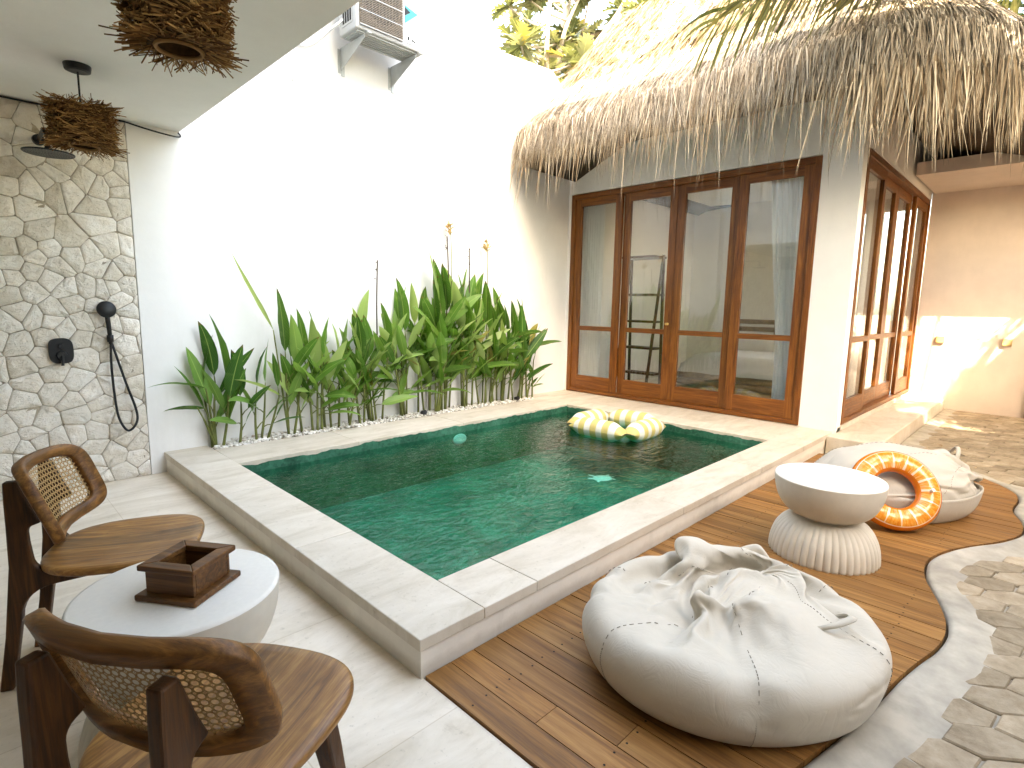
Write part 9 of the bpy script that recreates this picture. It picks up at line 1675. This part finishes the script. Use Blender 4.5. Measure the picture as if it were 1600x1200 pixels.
def bean_bag(txt, x, y, rz, s, sz, mat, label, handle, crease=1.0):
    P = bag_points(txt); P = P - np.array([0, 0, 0.008])
    t = thing('bean_bag', label, 'bean bag', (x, y, 0.012), rz, 'canvas bean bags on the wooden deck')
    P = P * np.array([s, s, sz])
    # sharp creases pulled into the slack upper cloth
    for j in range(8, 45):
        for i in range(84):
            p = P[j, i]; q = Vector((p[0] * 3.4, p[1] * 3.4, p[2] * 3.4))
            w1 = noise.noise((q.x * 0.5 + 3, q.y * 0.5, q.z)); c_ = abs(noise.noise((q.x + 1.5 * w1, q.y * 1.4 - 1.2 * w1, q.z)))
            k_ = min(1.0, max(0.0, (j - 14) / 10.0)) * crease
            n_ = Vector((p[0], p[1], 0.25)).normalized()
            P[j, i] = p - np.array(n_) * (0.03 * math.exp(-(c_ / 0.1) ** 2) - 0.008) * k_
    mb = MB(); NU_, NV_ = 84, 46
    mb.add([tuple(p) for p in P.reshape(-1, 3)], [(j * NU_ + i, j * NU_ + (i + 1) % NU_, (j + 1) * NU_ + (i + 1) % NU_, (j + 1) * NU_ + i) for j in range(NV_ - 1) for i in range(NU_)] + [tuple((NV_ - 1) * NU_ + i for i in range(NU_)), tuple(range(NU_ - 1, -1, -1))])
    b = part('body', mb, mat, t, smooth=True, subd=2)
    for i0 in range(5, NU_, 14): 
        sm = MB()                                  # stitched panel seams running up the bag
        path = [Vector(P[j, i0]) for j in range(2, NV_ - 2)]
        path = [p + Vector((p.x, p.y, 0.35)).normalized() * 0.0005 for p in path]
        fine = catmull(path, 3)
        for k in range(0, len(fine) - 2, 2):
            sm.tube([fine[k], fine[k + 1]], 0.0016, 4)
        part('seam', sm, M_SEAM, b)
    F = P.reshape(-1, 3)
    def surf(x_, y_):
        near = F[np.hypot(F[:, 0] - x_, F[:, 1] - y_) < 0.035]
        return float(near[:, 2].max()) if len(near) else 0.2
    (xa, ya), (xb, yb), hh_, (ox, oy) = handle
    a_ = Vector((xa, ya, surf(xa, ya) - 0.012)); b_ = Vector((xb, yb, surf(xb, yb) - 0.012)); up_ = Vector((ox, oy, hh_))
    path = catmull([a_, a_ * 0.93 + b_ * 0.07 + up_ * 0.6, a_ * 0.62 + b_ * 0.38 + up_, a_ * 0.35 + b_ * 0.65 + up_ * 0.96, a_ * 0.05 + b_ * 0.95 + up_ * 0.55, b_], 7); hm = MB(); vs = []
    side_ = (b_ - a_).cross(Vector((0, 0, 1))).normalized()
    for i, p in enumerate(path):
        tn = (path[min(i + 1, len(path) - 1)] - path[max(i - 1, 0)]).normalized(); sd = side_ * 0.014; nn = sd.cross(tn).normalized() * 0.002
        vs += [p + sd + nn, p - sd + nn, p - sd - nn, p + sd - nn]
    hm.add(vs, [(4 * i + a, 4 * i + (a + 1) % 4, 4 * i + 4 + (a + 1) % 4, 4 * i + 4 + a) for i in range(len(path) - 1) for a in range(4)])
    part('handle', hm, mat, t, smooth=True)
    return P
bean_bag(BAG_A, 1.959, 0.77, R(-45), 0.998, 0.914, M_BAG, 'large wrinkled cream bean bag in the foreground of the deck', ((0.26, -0.15), (0.36, -0.08), 0.045, (0.05, -0.05)))
bean_bag(BAG_B, 4.62, 0.74, R(-32), 1.1, 1.15, M_BAG2, 'white bean bag lying behind the fluted table', ((0.5, -0.06), (0.55, 0.05), 0.11, (0.04, 0.0)), 0.4)

# ------------------------------------------------------------------ orange slice swim ring leaning on the far bean bag
t = thing('swim_ring', 'inflatable orange slice swim ring leaning on white bean bag', 'swim ring', (4.12, 0.63, 0.012))
Rm, rt = 0.188, 0.07
def ringp(u, v):
    a = u * 2 * PI; b = v * 2 * PI
    puff = 1 + 0.02 * math.cos(16 * a)
    r = Rm - rt * math.cos(b) * (1.0)
    return Vector((r * math.cos(a), r * math.sin(a), rt * 0.72 * math.sin(b) * puff))
mb = MB(); NUu, NVv = 128, 24; vs = [ringp(i / NUu, j / NVv) for j in range(NVv) for i in range(NUu)]
fs = []; uvs = []
for j in range(NVv):
    for i in range(NUu):
        fs.append((j * NUu + i, j * NUu + (i + 1) % NUu, ((j + 1) % NVv) * NUu + (i + 1) % NUu, ((j + 1) % NVv) * NUu + i))
        def vv(jj): q = 0.5 - 0.5 * math.cos(jj / NVv * 2 * PI); return q
        uvs.append([(i / NUu, vv(j)), ((i + 1) / NUu, vv(j)), ((i + 1) / NUu, vv(j + 1)), (i / NUu, vv(j + 1))])
mb.add(vs, fs, uvs)
rg_ = part('tube', mb, M_ORANGE, t, smooth=True)
part('valve', MB().tube([(0.188, 0, 0.045), (0.188, 0, 0.07)], [0.012, 0.01], 12), M_STICKER, rg_)
tilt = 58
rg_.rotation_euler = Matrix.Rotation(R(12), 3, 'Z').to_euler()
m3 = Matrix.Rotation(R(0), 3, 'Z')
nrm = Vector((-0.86 * math.sin(R(tilt)), -0.51 * math.sin(R(tilt)), math.cos(R(tilt))))
rg_.rotation_euler = nrm.to_track_quat('Z', 'Y').to_euler()
rg_.location = (0.0, 0.0, (Rm + rt) * math.sin(R(tilt)) + 0.02)

# ------------------------------------------------------------------ striped float on the water
t = thing('pool_float', 'square inflatable pool float with pale yellow and white stripes', 'pool float', (4.87, 3.24, 0.07), R(2))
def cushion(cx, cy, ang_, L, rad):
    ca_, sa_ = math.cos(ang_), math.sin(ang_)
    def f(u, v):
        # pinched flat ends like a pillow, round in the middle
        e = min(u, 1 - u); r = rad * min(1.0, (e / 0.24)) ** 0.6 if e > 0 else 0.0
        wv = rad * (0.72 + 0.28 * min(1, e / 0.24))
        a = v * 2 * PI
        x = (u - 0.5) * L; y = wv * math.cos(a) * (1 + 0.02 * math.sin(u * 40)); z = max(0.006, r) * math.sin(a)
        return (cx + x * ca_ - y * sa_, cy + x * sa_ + y * ca_, rad * 0.62 + z)
    return MB().grid(f, 56, 24)
H = 0.36; rd = 0.105; LL = 2 * H + 0.06
for (cx, cy, an) in ((-H + 0.02, 0, PI / 2), (H - 0.02, 0, PI / 2), (0, -H + 0.02, 0), (0, H - 0.02, 0)):
    part('tube', cushion(cx, cy, an, LL - 0.14, rd), M_FLOAT, t, smooth=True)
part('floor_mesh', MB().box(-0.29, -0.29, -0.035, 0.29, 0.29, -0.03), M_NETGREY, t)

# a few dry leaves blown on to the far paving
for i, (x, y) in enumerate(((7.05, 0.72), (6.75, 0.5))):
    mb = MB(); leaf_into(mb, (0, 0, 0.004), R(40 + 80 * i), R(10), 0.11, 0.05, 0.5)
    o = part('fallen_leaf', mb, M_DRY if i else M_BAMBOO, None, recalc=False); o.location = (x, y, 0.008)
    tag(o, ('curled tan dry leaf lying on the far hex paving', 'dark dry leaf lying nearest the step on hex paving')[i], 'leaf')
